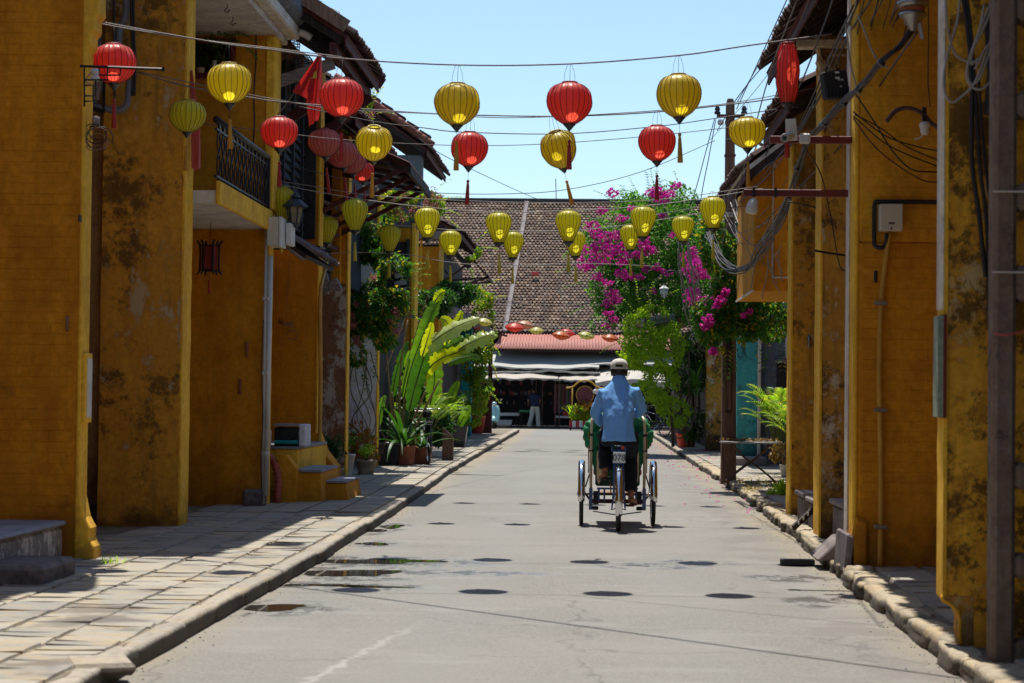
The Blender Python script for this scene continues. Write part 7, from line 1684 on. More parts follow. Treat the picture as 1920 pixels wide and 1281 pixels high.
def leaf(m, p, d, u, L, w_, fold=.25, n=2):
    """one leaf: midrib plus two halves"""
    d = d.normalized(); s = d.cross(u); s = s.normalized() if s.length > 1e-4 else d.orthogonal().normalized(); u = s.cross(d)
    a, b, c = p, p+d*L*.5-u*L*.02, p+d*L-u*L*.12
    l, r_ = p+d*L*.42+s*w_/2+u*w_*fold, p+d*L*.42-s*w_/2+u*w_*fold
    m.add([a, b, c, l, r_], [(0,1,3), (1,2,3), (0,4,1), (1,4,2)])
def rvec(r): 
    while 1:
        v = Vector((r.uniform(-1,1), r.uniform(-1,1), r.uniform(-1,1)))
        if .05 < v.length < 1: return v.normalized()
def cloud(m, blobs, n, size, seed=0, thr=-.05, fr=2.2, hang=.35, asp=.6, shell=.45):
    r = random.Random(seed); tot = sum(b[3]*b[4]*b[5] for b in blobs)
    for (x, y, z, rx, ry, rz) in blobs:
        k_ = int(n*rx*ry*rz/tot)+8; c = Vector((x, y, z)); cnt = 0; tries = 0
        while cnt < k_ and tries < k_*8:
            tries += 1; v = rvec(r)*(r.uniform(shell, 1)**.6); p = c+Vector((v.x*rx, v.y*ry, v.z*rz))
            if mn.noise(p*fr) < thr+(.18 if v.length > .85 else 0): continue
            out = Vector((v.x/rx, v.y/ry, v.z/rz)).normalized(); d = (out*.6+rvec(r)*.8+Vector((0,0,-hang))).normalized()
            s = size*r.uniform(.6, 1.25); leaf(m, p, d, (Vector((0,0,1))+rvec(r)*.7).normalized(), s, s*asp); cnt += 1
    return m
def sprays(m, pts, n, size, seed=0, L=.5, droop=.5, asp=.55, stem=None):
    """leafy shoots leaving the outline"""
    r = random.Random(seed)
    for q in pts:
        p = Vector(q[:3]); d = Vector(q[3:6]).normalized() if len(q) > 3 else (rvec(r)+Vector((0,0,.4))).normalized(); P = [p.copy()]
        for i in range(n):
            d = (d+Vector((0,0,-droop/n))+rvec(r)*.12).normalized(); p = p+d*L/n; P.append(p.copy())
            for s in (-1, 1):
                sd = d.cross(Vector((0,0,1))); sd = sd.normalized() if sd.length > .01 else Vector((1,0,0))
                sz = size*r.uniform(.7, 1.2); leaf(m, p, (sd*s+d*.5+rvec(r)*.3), Vector((0,0,1))+rvec(r)*.3, sz, sz*asp)
        if stem is not None: stem.tube(P, [.006*(1-.6*i/n) for i in range(n+1)], 4, cap=False)
def strap(base, d, L, w_, droop, r, seg=8, fold=.15, up=Vector((0,0,1))):
    """long arching strap leaf -> MB"""
    m = MB(); p = Vector(base); d = Vector(d).normalized(); vs = []
    for i in range(seg+1):
        t = i/seg; s = d.cross(up); s = s.normalized() if s.length > .01 else Vector((1,0,0)); u = s.cross(d)
        ww = w_*.5*(math.sin(math.pi*min(1, .12+t*.88))**.6)*(1-.15*t) if t < 1 else .002
        vs += [p-s*ww+u*ww*fold*2, p, p+s*ww+u*ww*fold*2]
        p = p+d*L/seg; d = (d+Vector((0,0,-droop*(.3+t)/seg*2))).normalized()
    m.add(vs, [(3*i+j, 3*i+j+1, 3*i+j+4, 3*i+j+3) for i in range(seg) for j in range(2)]); return m
def frond(m, base, d, L, n=16, lw=.018, ll=.2, droop=.9, r=rnd, stem=None, vee=.35):
    p = Vector(base); d = Vector(d).normalized(); P = [p.copy()]
    for i in range(n):
        t = (i+1)/n; d = (d+Vector((0,0,-droop*t/n*1.8))).normalized(); p = p+d*L/n; P.append(p.copy())
        if t < .22: continue
        s = d.cross(Vector((0,0,1))); s = s.normalized() if s.length > .01 else Vector((1,0,0)); u = s.cross(d)
        l = ll*math.sin(math.pi*(.15+.8*t))**.7*r.uniform(.85,1.1)
        for k_ in (-1, 1): leaf(m, p, (s*k_+d*.75+u*vee+Vector((0,0,-.12))), u, l, lw*r.uniform(.8,1.2), .1)
    if stem is not None: stem.tube(P, [.008*(1-.8*i/n) for i in range(n+1)], 4, cap=False)
def plant(nm, loc, lab, cat='plant', grp=None): return empty(nm, loc, lab, cat, grp)
def B(px, py, d, wpx, hpx, dep):  # blob from photo extents
    p = aY(px, py, d); k_ = d/F; return (p.x, p.y, p.z, wpx*k_/2, dep/2, hpx*k_/2)
# ---- bougainvillea
q = plant('bougainvillea', tuple(aZ(1295, 838, .1)), 'big bougainvillea covered in magenta blossom arching over the right side of the street', 'bougainvillea')
m = MB()
blobs = [B(1245,360,48,90,40,1.2), B(1215,400,48,130,90,2.2), B(1160,455,49,150,120,2.4), B(1250,450,47.5,170,150,2.6), B(1165,540,49,130,130,2.0), B(1225,540,48,150,110,2.4), B(1300,470,47,110,130,2.2), B(1310,560,46.5,110,120,2.0), B(1180,380,48,70,50,1.2), B(1275,375,47.5,70,60,1.4), B(1130,600,49,55,60,1.0)]
cloud(m, blobs, 15000, .10, 1, thr=-.12, fr=2.6); st_ = MB()
r8 = random.Random(8); SP = []
for px, py in ((1150,368),(1145,378),(1215,350),(1232,345),(1245,348),(1272,345),(1278,350),(1170,372),(1195,360),(1290,372),(1120,400),(1100,425),(1090,455),(1085,490),(1095,515),(1110,560),(1118,590),(1125,615),(1165,395),(1300,390)):
    p = aY(px+r8.uniform(-4,4), py+14, 48+r8.uniform(-.5,.5)); SP.append((*p, r8.uniform(-.5,.4)-(.6 if px < 1130 else 0), r8.uniform(-.3,.3), .9 if py < 400 else .1))
sprays(m, SP, 8, .085, 3, L=.55, droop=.6, stem=st_)
m.build('foliage', G['mid'], q, recalc=False)
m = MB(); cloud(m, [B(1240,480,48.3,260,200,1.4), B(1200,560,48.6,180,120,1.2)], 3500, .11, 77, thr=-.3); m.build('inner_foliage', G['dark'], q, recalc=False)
fl = [(1150,362,10),(1228,362,14),(1240,372,14),(1268,350,9),(1255,365,10),(1130,396,9),(1165,410,9),(1110,425,12),(1118,438,12),(1138,447,14),(1155,440,10),(1128,462,15),(1150,468,14),(1170,478,12),(1105,470,13),(1112,492,13),(1135,485,13),(1165,492,10),(1095,500,10),(1088,485,8),(1205,455,14),(1215,470,12),(1195,478,10),(1180,520,10),(1165,512,10),(1148,552,11),(1140,570,10),(1158,562,8),(1200,520,7),(1232,500,8),(1250,512,8),(1212,505,8),(1138,530,8),(1120,520,9),(1180,435,10),(1212,420,8),(1176,458,10),(1295,483,14),(1308,500,16),(1318,512,14),(1300,520,12),(1328,498,9),(1290,505,8),(1296,548,12),(1303,560,14),(1310,572,9),(1318,598,14),(1326,606,10),(1352,560,13),(1345,572,11),(1360,555,8),(1340,430,0),(1300,470,8),(1185,392,7),(1142,588,7),(1150,600,6),(1138,612,6),(1245,405,7),(1225,545,6),(1262,440,6),(1340,660,6),(1333,655,6),(1398,590,6),(1405,585,5)]
m = MB(); r9 = random.Random(9)
for px, py, rp in fl:
    if rp == 0: continue
    dd = 46.4 if px < 1260 else 45.0; c = aY(px, py, dd+r9.uniform(-.3,.3)); R_ = rp*1.15*dd/F
    for k_ in range(int(6+rp*rp*.30)):
        v = rvec(r9)*r9.uniform(.2,1)**.5; p = c+Vector((v.x*R_*1.25, v.y*R_, v.z*R_*.8))
        for j in range(3):
            d = rvec(r9); leaf(m, p, d, rvec(r9), .055*r9.uniform(.8,1.2), .05, .3)
m.build('blossom', G['magenta'], q, recalc=False)
m = MB()
for px, py in ((1302,620),(1306,628),(1348,640),(1345,650),(1300,635),(1405,490)):
    c = aY(px, py, 45.6)
    for k_ in range(18): leaf(m, c+rvec(r9)*.09, rvec(r9), rvec(r9), .05, .045, .3)
m.build('white_blossom', G['white'], q, recalc=False)
m = MB()
for pts, rr_ in ((((1296,838),(1300,780),(1296,700),(1306,640),(1300,560),(1285,480)), .05), (((1290,838),(1282,770),(1300,720),(1330,640),(1320,560)), .035), (((1300,838),(1310,740),(1275,690),(1240,620),(1210,560)), .03), (((1300,560),(1250,500),(1200,450),(1150,440)), .025), (((1296,600),(1240,560),(1180,550)), .02)):
    P = curve([aY(x, y, 48) for x, y in pts], 0, sub=4); m.tube(P, [rr_*(1-.6*i/len(P)) for i in range(len(P))], 7)
m.build('trunk', M['bark'], q, smooth=True); st_.build('shoots', M['stem'], q)['kind'] = 'stuff'
# ---- dark creeper over the grey wall, right
q = plant('creeper', tuple(aY(1400, 640, 36)), 'dark green creeper wrapped round the utility pole and hanging under the ochre bay', 'creeper'); m = MB()
cloud(m, [B(1385,550,29.8,120,110,1.0), B(1440,590,29.8,100,100,1.0), B(1345,590,29.9,90,130,1.0), B(1390,480,29.9,70,70,.8), B(1340,450,30.0,60,120,.8), B(1375,430,30.2,60,80,.8), B(1365,620,29.8,90,90,.8)], 9500, .085, 21, thr=-.15); 
sprays(m, [(*aY(x, y, 29.6), 0, -.3, -1) for x, y in ((1335,690),(1350,665),(1375,640),(1415,625),(1440,640),(1465,640),(1365,650))], 7, .08, 5, L=.45)
m.build('foliage', G['vine'], q, recalc=False)
m = MB()
for px, py, rp in ((1352,562,12),(1360,548,9),(1345,572,8),(1330,600,12),(1322,612,9),(1405,585,5),(1395,592,5),(1338,660,8)):
    c = aY(px, py, 29.2); R_ = rp*29.2/F
    for k_ in range(int(rp*3.2)):
        p = c+rvec(r9)*R_*r9.uniform(.2,1)
        for j in range(3): leaf(m, p, rvec(r9), rvec(r9), .045, .04, .3)
m.build('blossom', G['magenta'], q, recalc=False)
# ---- lime creeper (street side, below the bougainvillea)
q = plant('lime_creeper', tuple(aY(1235, 760, 47)), 'sunlit lime green shrub cascading below the bougainvillea beside the market', 'shrub'); m = MB(); st_ = MB()
cloud(m, [B(1205,610,46,80,60,1.2), B(1225,660,46,110,90,1.5), B(1190,650,46,70,70,1.0), B(1240,720,46.5,70,80,1.0), B(1265,770,46.5,70,70,.9), B(1225,590,46,60,40,.8), B(1205,735,46,60,50,.7), B(1255,640,46,70,80,1.0)], 8200, .085, 31, thr=-.05, fr=3, hang=.5)
sprays(m, [(*aY(x, y, 45.6), dx, -.2, dz) for x, y, dx, dz in ((1190,590,-.5,.8),(1215,578,.1,1),(1178,610,-1,.3),(1170,640,-1,-.1),(1172,665,-.9,-.4),(1190,680,-.5,-.8),(1210,700,-.5,-.8),(1228,712,-.6,-.7),(1240,740,-1,-.3),(1235,700,-.8,-.6),(1215,740,-.7,-.5),(1228,765,-1,.1),(1250,790,-1,.1),(1240,795,-1,-.1),(1238,575,.4,.8),(1200,572,-.2,1))], 9, .075, 6, L=.6, droop=.7, stem=st_)
m.build('foliage', G['lime'], q, recalc=False); st_.build('shoots', M['stem'], q)['kind'] = 'stuff'
MB().tube([aY(1262,838,46.5), aY(1258,760,46.5), aY(1245,690,46.5), aY(1225,620,46.3)], [.04,.03,.025,.015], 7).build('trunk', M['bark'], q, smooth=True)
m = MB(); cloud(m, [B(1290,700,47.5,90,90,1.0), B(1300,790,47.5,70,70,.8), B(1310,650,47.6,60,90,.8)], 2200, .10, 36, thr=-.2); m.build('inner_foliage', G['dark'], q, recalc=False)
# awning roller and small wall lamp among the blossoms
q = empty('rolled_awning', tuple(aY(1222, 600, 45.5)), 'rolled grey awning poking out above the lime green shrub', 'awning')
MB().bar(aY(1197, 608, 45.5), aY(1262, 596, 46.5), .22, .22).build('roll', M['steel'], q, bevel=.05); 
for t in (.2,.5,.8): MB().tube([aY(1197+65*t, 607-12*t, 45.2), aY(1197+65*t, 597-12*t, 45.2)], .012, 5).build('tie', M['iron'], q)
q = empty('street_lamp', tuple(aY(1245, 560, 44)), 'small white glazed street lantern hanging in front of the bougainvillea', 'street lamp'); c = aY(1245, 548, 44)
MB().lathe([(0,.17),(.02,.15),(.05,.12),(.10,.09),(.11,.07),(.08,.065)], c, 8).build('hood', M['pvc_white'], q); MB().lathe([(.085,.065),(.09,.0),(.05,-.12),(0,-.12)], c, 6).build('glass', simple('pale_lamp_glass', (.45,.5,.45), .2, .2), q)
for k_ in range(6): a = k_*math.pi/3; MB().bar(c+Vector((.09*math.cos(a), .09*math.sin(a), .06)), c+Vector((.052*math.cos(a), .052*math.sin(a), -.12)), .012, .012).build('glazing_bar', M['iron'], q)
MB().tube(curve([aY(1245,532,44), aY(1243,518,44), aY(1255,508,44), aY(1272,512,44), aY(1282,530,44)], 0), .012, 6).build('arm', M['iron'], q, smooth=True)
# ---- dracaena in red pot
def pot(parent, c, r0, r1, h_, mat, rim=.02, n=24, sq=False):
    nn = 4 if sq else n; k_ = MB().lathe([(0,0),(r0,0),(r0*1.03,.02),(r1*.96,h_-rim*1.6),(r1,h_-rim*1.5),(r1,h_),(r1*.9,h_),(r1*.86,h_*.82)], c, nn).build('pot', M[mat], parent, smooth=not sq, bevel=.01 if sq else 0)
    MB().lathe([(0,h_*.84),(r1*.87,h_*.84)], c, nn).build('soil', M['soil'], k_); return k_
p0 = aZ(1283, 840, .1); q = plant('dracaena', tuple(p0), 'tall dracaena with long dark leaves in a round red pot, right kerb', 'potted plant')
pot(q, p0, .15, .20, .24, 'red_plastic'); pot(q, p0+Vector((0,0,.20)), .17, .21, .16, 'red_plastic')
stm = MB(); r_ = random.Random(41); tops = []
for x, y, bx in ((1290,645,1286),(1268,690,1282),(1305,720,1290),(1255,600,1280)):
    t = aY(x, y, 46.8); stm.tube(curve([aY(bx, 812, 46.9), aY((bx+x)/2+5, (812+y)/2+10, 46.9), t], 0), .025, 6); tops.append(t)
stm.build('trunk', M['bark'], q, smooth=True)
m = MB()
for t in tops:
    for i in range(34):
        a = r_.uniform(0, 6.28); e = r_.uniform(-.2, 1.3); s = strap(t+Vector((0,0,r_.uniform(-.25,.12))), (math.cos(a)*math.cos(e), math.sin(a)*math.cos(e), math.sin(e)), r_.uniform(.38,.62), .055, r_.uniform(.8,1.5), r_, seg=5); m.add(s.v, s.f)
m.build('foliage', G['mid'], q, recalc=False)
# ---- areca palms at right
def areca(c, nf, H_, spread, seed, lab, matk='palm', potm=None, ll=.2, grp=None):
    q = plant('palm', tuple(c), lab, 'palm', grp); m = MB(); s = MB(); r = random.Random(seed)
    if potm: pot(q, c, .13, .19, .28, potm)
    for i in range(nf):
        a = r.uniform(0, 6.28); b = Vector(c)+Vector((r.uniform(-.08,.08), r.uniform(-.08,.08), .25)); h_ = H_*r.uniform(.55, 1)
        top = b+Vector((math.cos(a)*spread*.25, math.sin(a)*spread*.25, h_*.6)); s.tube([b, (b+top)/2+Vector((0,0,.05)), top], [.012,.010,.008], 5)
        frond(m, top, Vector((math.cos(a)*.75, math.sin(a)*.75, r.uniform(.6,1.6))), r.uniform(.5,.85)*spread*1.2, n=15, ll=ll, lw=.022, droop=r.uniform(.7,1.5), r=r, stem=s)
    m.build('fronds', G[matk], q, recalc=False); s.build('stems', M['stem'], q); return q
areca(aZ(1440, 880, .12)+Vector((.05,-1.5,0)), 40, 1.45, .66, 51, 'taller sunlit feathery palm behind the folding table, right', ll=.2)
areca(aZ(1462, 884, .12)+Vector((.1,-2.4,0)), 44, 1.05, .68, 52, 'denser feathery palm against the narrow ochre pier, right', ll=.18)
areca(aZ(1415, 868, .12)+Vector((.1,-.5,0)), 30, 1.3, .5, 53, 'slim palm in front of the turquoise wall, right', ll=.16)
p0 = aZ(1446, 882, .12)+Vector((0,-2.8,0)); q = plant('potted_plant', tuple(p0), 'withered brown plant in a white pot under the folding table, right', 'potted plant'); pot(q, p0, .09, .125, .20, 'pot_white')
m = MB(); cloud(m, [(p0.x, p0.y, p0.z+.38, .28, .2, .2)], 260, .09, 60, thr=-.4, hang=.8); m.build('foliage', G['dry'], q, recalc=False)
MB().box(2.75, 4.0, 31.6, 33.5, .1, .22).build('low_kerb', M['stone_dark'], None) if False else None
# ---- folding table
tx, ty_ = aY(1408, 824, 30.3).x, 30.3; q = empty('folding_table', (tx, ty_, .12), 'round metal folding table with dry leaves on its top, right pavement', 'table')
MB().lathe([(0,0),(.46,0),(.475,.006),(.475,.02),(.46,.025),(0,.025)], (tx, ty_, .70), 36).build('table_top', M['steel'], q, smooth=False)
m = MB()
for sy in (-.14, .14):
    for sx in (-1, 1):
        m.tube(curve([(tx+sx*.30, ty_+sy, .70), (tx+sx*.12, ty_+sy, .50), (tx-sx*.08, ty_+sy, .36), (tx-sx*.26, ty_+sy, .22), (tx-sx*.36, ty_+sy, .13)], 0), .011, 7)
m.build('crossed_legs', M['iron_rust'], q, smooth=True)
m = MB(); m.tube([(tx-.36, ty_-.14, .135), (tx-.36, ty_+.14, .135)], .011, 6); m.tube([(tx+.36, ty_-.14, .135), (tx+.36, ty_+.14, .135)], .011, 6); m.tube([(tx, ty_-.14, .43), (tx, ty_+.14, .43)], .010, 6); m.build('cross_bar', M['iron_rust'], q)
m = MB(); r_ = random.Random(3)
for i in range(220): leaf(m, Vector((tx+r_.gauss(0,.2), ty_+r_.gauss(0,.15), .727+r_.uniform(0,.03))), rvec(r_), Vector((0,0,1)), .05, .03)
tag(m.build('dry_leaves', G['dry'], None, loc=(tx, ty_, .727), recalc=False), 'dry brown leaves heaped on the round folding table', 'dry leaves', kind='stuff')
# ---- weeds and leaf litter at the kerb
m = MB(); cl = aZ(1455, 925, .12); cloud(m, [(cl.x, cl.y, .17, .20, .5, .10), (cl.x+.1, cl.y-.3, .2, .12, .3, .14)], 900, .055, 62, thr=-.3); q = m.build('weeds', G['lime'], None, loc=tuple(cl), recalc=False); tag(q, 'bright green weeds growing on the pavement by the narrow ochre pier', 'weeds')
m = MB(); r_ = random.Random(6)
for i in range(420):
    p = aZ(r_.uniform(1385,1470), r_.gauss(912, 8), .125); leaf(m, p, Vector((r_.uniform(-1,1), r_.uniform(-1,1), r_.uniform(0,.5))), Vector((0,0,1)), .045, .028)
tag(m.build('leaf_litter', leafmat('straw_litter', (.35,.25,.08), (.5,.38,.12), trans=.1), None, recalc=False), 'yellow leaf litter on the pavement below the folding table', 'leaf litter', kind='stuff')
m = MB()
for i in range(110):
    y = r_.uniform(24, 60); x = lerpt(KR, y)-abs(r_.gauss(0, .35)); leaf(m, Vector((x, y, .006+.0*i)), Vector((r_.uniform(-1,1), r_.uniform(-1,1), .15)), Vector((0,0,1)), .05, .04)
for i in range(80):
    y = r_.uniform(40, 70); x = lerpt(KR, y)+r_.uniform(.1,1.1); leaf(m, Vector((x, y, .13)), Vector((r_.uniform(-1,1), r_.uniform(-1,1), .15)), Vector((0,0,1)), .06, .05)
tag(m.build('fallen_petals', G['magenta'], None, recalc=False), 'fallen magenta petals along the right kerb', 'petals', kind='stuff')
# ---- left: creeper on the whitewashed house and flowering crown above
q = plant('flowering_creeper', (-3.8, 34, .2), 'creeper with red blossoms and yellowing leaves climbing the whitewashed wall, left', 'creeper'); m = MB()
cloud(m, [B(690,555,33.6,90,130,.9), B(735,545,33.4,60,80,.8), B(665,600,33.8,50,120,.7), B(715,620,33.4,70,80,.7), B(745,570,33.2,40,60,.6), B(680,500,33.8,60,60,.7), B(668,660,33.9,40,50,.5), B(700,440,33.6,70,90,.7), B(670,430,33.9,50,100,.6), B(740,500,33.2,60,50,.6), B(720,585,33.0,90,110,.6)], 7500, .095, 71, thr=-.08, hang=.6)
sprays(m, [(*aY(x, y, 33.1), dx, -.3, dz) for x, y, dx, dz in ((745,525,1,.3),(755,540,1,.1),(760,525,1,.4),(762,515,1,.5),(755,505,.9,.5),(750,570,.8,-.5),(700,660,.1,-1),(680,690,.1,-1),(735,640,.3,-1),(720,505,.5,.8),(758,555,1,-.1))], 7, .09, 9, L=.4)
m.build('foliage', G['vine'], q, recalc=False)
m = MB(); r_ = random.Random(15)
for px, py, rp in ((735,600,14),(745,620,12),(662,610,10),(668,640,12),(660,590,8),(700,520,9),(690,575,8),(742,585,10),(668,570,8)):
    c = aY(px, py, 32.9)
    for k_ in range(int(rp*6)): leaf(m, c+rvec(r_)*rp*33/F*r_.uniform(.2,1), rvec(r_), rvec(r_), .035, .03, .3)
m.build('blossom', G['pinkred'], q, recalc=False)
m = MB(); 
for i in range(9):
    x = r_.uniform(655, 700); m.tube(curve([aY(x,660,34.2), aY(x+r_.uniform(-15,25),730,34.1), aY(x+r_.uniform(-20,40),790,34.0), aY(x+r_.uniform(-10,40),850,33.9)], 0), .008, 5)
m.build('trunk', M['bark'], q)
m = MB(); cloud(m, [B(690,840,33.4,70,50,.5), B(670,810,33.8,50,40,.4)], 420, .09, 72, thr=-.2); m.build('lower_foliage', G['rust'], q, recalc=False)
q = plant('flowering_creeper', (-3.8, 41, 3), 'sunny flowering creeper spilling over the yellow house gable below the awning, left', 'creeper'); m = MB()
cloud(m, [B(745,385,40.5,90,60,1.4), B(795,385,41,80,50,1.3), B(715,420,40,50,80,.9), B(770,365,41,60,30,.8), B(690,440,38,60,110,.8)], 3800, .09, 81, thr=-.02, hang=.3, fr=3)
sprays(m, [(*aY(x, y, 40.4), dx, -.2, dz) for x, y, dx, dz in ((825,375,1,.4),(832,392,1,0),(815,360,.6,.8),(780,350,.1,1),(760,352,0,1),(828,400,1,-.4),(740,350,-.2,1))], 7, .08, 12, L=.4)
m.build('foliage', G['yellowing'], q, recalc=False); m = MB()
for px, py in ((735,375),(760,368),(785,360),(800,378),(815,385),(745,395),(770,395),(790,398),(825,372),(700,440),(740,500),(690,500),(810,362),(755,410),(722,400)):
    c = aY(px, py, 39.9)
    for k_ in range(55): leaf(m, c+Vector(rvec(r_))*.13*r_.uniform(.2,1), rvec(r_), rvec(r_), .04, .035, .3)
m.build('blossom', G['pinkred'], q, recalc=False)
MB().tube([aY(712,840,40.5), aY(708,600,40.5), aY(720,430,40.5)], .03, 6).build('trunk', M['bark'], q)
q = plant('flowering_creeper', (-3.7, 31, 5), 'small red flowering creeper on the roof edge above the red lantern row', 'creeper'); m = MB(); st_ = MB()
cloud(m, [B(675,225,31,45,70,.7), B(655,250,31,50,50,.6), B(690,205,31,30,30,.4)], 900, .075, 91, thr=0, fr=4)
sprays(m, [(*aY(x, y, 31), dx, -.1, dz) for x, y, dx, dz in ((690,200,.4,1),(698,195,.3,1),(680,195,.2,1),(700,215,1,.4),(640,270,-.5,-.3))], 7, .07, 14, L=.3, stem=st_)
m.build('foliage', G['yellowing'], q, recalc=False); st_.build('shoots', M['stem'], q)['kind'] = 'stuff'; m = MB()
for px, py in ((670,215),(655,240),(685,230),(665,255),(695,215),(640,262)):
    c = aY(px, py, 30.7)
    for k_ in range(40): leaf(m, c+rvec(r_)*.10*r_.uniform(.2,1), rvec(r_), rvec(r_), .035, .03, .3)
m.build('blossom', G['pinkred'], q, recalc=False)
q = plant('roof_weeds', tuple(aY(600, 10, 25)), 'thin reddish weed growing on the timber house roof at the top', 'weeds'); m = MB(); st_ = MB()
sprays(m, [(*aY(x, y, 25), dx, 0, dz) for x, y, dx, dz in ((590,12,.3,.8),(598,10,.1,1),(585,6,-.3,1),(604,14,.9,.2))], 6, .05, 16, L=.22, stem=st_); m.build('foliage', G['rust'], q, recalc=False); st_.build('shoots', M['stem'], q)['kind'] = 'stuff'
# ---- left far creepers round the turquoise shop
q = plant('creeper', (-3.6, 58, 2), 'yellow green creeper draping the turquoise shop corner at the far left', 'creeper'); m = MB(); st_ = MB()
cloud(m, [B(895,560,57,60,50,1.2), B(905,590,57,45,60,1), B(885,680,58,60,90,1.1), B(900,650,58,50,80,1), B(890,740,58.5,55,90,1), B(880,780,59,60,40,.9), B(905,720,58,40,60,.8), B(880,470,52,45,35,.8)], 4800, .11, 101, thr=-.05, hang=.5)
sprays(m, [(*aY(x, y, 57), dx, -.2, dz) for x, y, dx, dz in ((915,560,1,.2),(920,600,.6,-.8),(918,640,.7,-.7),(922,680,.6,-.8),(915,730,.8,-.6),(905,540,.8,.5),(890,455,.8,.6),(880,500,.3,-1),(900,465,1,.1))], 8, .10, 17, L=.5, stem=st_)
m.build('foliage', G['yellowing'], q, recalc=False); st_.build('shoots', M['stem'], q)['kind'] = 'stuff'
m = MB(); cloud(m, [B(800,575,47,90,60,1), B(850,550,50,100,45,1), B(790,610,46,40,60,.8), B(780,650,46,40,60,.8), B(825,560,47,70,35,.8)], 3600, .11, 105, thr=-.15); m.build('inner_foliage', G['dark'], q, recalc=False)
m = MB()
for i in range(4): m.bar(aY(800+25*i, 560+10*i, 48), aY(860+20*i, 600+8*i, 52), .05, .14)
m.build('trellis', M['wood_grey'], q)
# ---- the banana-like traveller's plant
pb = aZ(752, 872, .12); q = plant('banana_plant', tuple(pb), 'large banana like plant with long upright backlit leaves in a dark glazed pot', 'banana plant')
pot(q, pb+Vector((-.25,-.2,0)), .20, .29, .40, 'glaze_black')
def blade(base, pts, wpx, d0, fold=.25, tear=0, seed=0, mat='banana', twist=0, facing=None):
    """broad leaf along photo points at distance d0 (list of (px,py,dy))"""
    P = curve([aY(x, y, d0+z) for x, y, z in pts], 0, sub=10); n = len(P)-1; k_ = d0/F; r = random.Random(seed); m = MB(); vs = []
    for i, p in enumerate(P):
        t = i/n; d = (P[min(i+1, n)]-P[max(i-1, 0)]).normalized()
        f = Vector(facing) if facing else Vector((0,-1,.25)); s = d.cross(f).normalized(); u = s.cross(d)
        ww = wpx*k_/2*(math.sin(math.pi*(.04+.93*t**.85))**.55)
        j = 1-tear*max(0, r.uniform(-1.2, 1.6))*.5-tear*.6*abs(mn.noise(Vector((t*7, seed, 0)))); k2 = 1-tear*max(0, r.uniform(-1.2, 1.6))*.5-tear*.6*abs(mn.noise(Vector((t*7, seed+5, 0))))
        vs += [p-s*ww*j+u*ww*fold, p-s*ww*.5*j+u*ww*fold*.35, p-u*.0, p+s*ww*.5*k2+u*ww*fold*.35, p+s*ww*k2+u*ww*fold]
    m.add(vs, [(5*i+j, 5*i+j+1, 5*i+j+6, 5*i+j+5) for i in range(n) for j in range(4)])
    o = m.build('leaf', G[mat], q, smooth=True, recalc=False)
    rb = MB(); rb.tube([p+Vector((0,-.012,0)) for p in P], [.012*(1-.8*i/n)+.002 for i in range(n+1)], 6); rb.build('midrib', M['stem'], o)
    return o
blade(None, [(758,745,0),(768,700,-.05),(785,650,-.1),(803,605,-.1),(820,568,0),(832,545,.1)], 34, 35.8, .3, .45, 1, facing=(-.3,-1,.1))
blade(None, [(785,668,0),(812,640,-.1),(845,618,-.2),(875,604,-.2),(899,597,-.2)], 42, 35.6, -.3, .4, 3, mat='banana_sun', facing=(0,-1,.75))
blade(None, [(788,700,.1),(815,668,0),(848,648,-.1),(878,636,-.2),(900,634,-.2)], 44, 35.5, -.25, .7, 4, facing=(0,-1,.6))
blade(None, [(845,668,-.2),(868,650,-.3),(895,636,-.3),(918,628,-.3),(931,632,-.3)], 38, 35.4, -.35, .5, 5, mat='banana_sun', facing=(0,-1,.7))
blade(None, [(840,682,-.3),(862,672,-.3),(885,668,-.3),(902,672,-.3)], 22, 35.3, -.3, .5, 15, facing=(0,-1,.6))
blade(None, [(795,712,.1),(805,690,0),(828,672,-.1),(855,662,-.2),(874,652,-.2)], 36, 35.3, .2, .4, 6, mat='banana_yellow', facing=(0,-1,.5))
blade(None, [(836,650,.2),(842,635,.2),(842,617,.2),(836,602,.2),(826,596,.2)], 28, 35.9, .15, .25, 7, mat='banana_yellow', facing=(.4,-1,.2))
blade(None, [(845,630,.3),(853,612,.3),(862,597,.3),(866,583,.3)], 24, 36.1, .2, .5, 8, mat='banana_yellow', facing=(-.4,-1,.2))
blade(None, [(768,770,-.1),(778,725,-.1),(790,685,-.1),(798,655,-.1)], 36, 35.3, .25, .45, 9, facing=(.3,-1,.1))
blade(None, [(792,668,-.12),(799,645,-.12),(806,622,-.12),(810,605,-.12)], 20, 35.2, .2, .4, 16, mat='banana_yellow')
blade(None, [(735,745,.2),(742,705,.2),(754,665,.2),(765,640,.3)], 20, 36.2, .3, .4, 10, facing=(.7,-1,0))
blade(None, [(806,760,0),(812,735,0),(815,705,0),(812,680,0),(806,665,0)], 34, 36.3, .15, .5, 11, facing=(.3,-1,0))
blade(None, [(815,566,-.02),(822,556,-.02),(829,549,.0),(835,547,.0)], 20, 35.6, .2, .6, 31, mat='banana_yellow')
blade(None, [(710,800,0),(713,775,0),(718,752,0),(724,742,0)], 14, 35.0, .2, .3, 13)
m = MB()
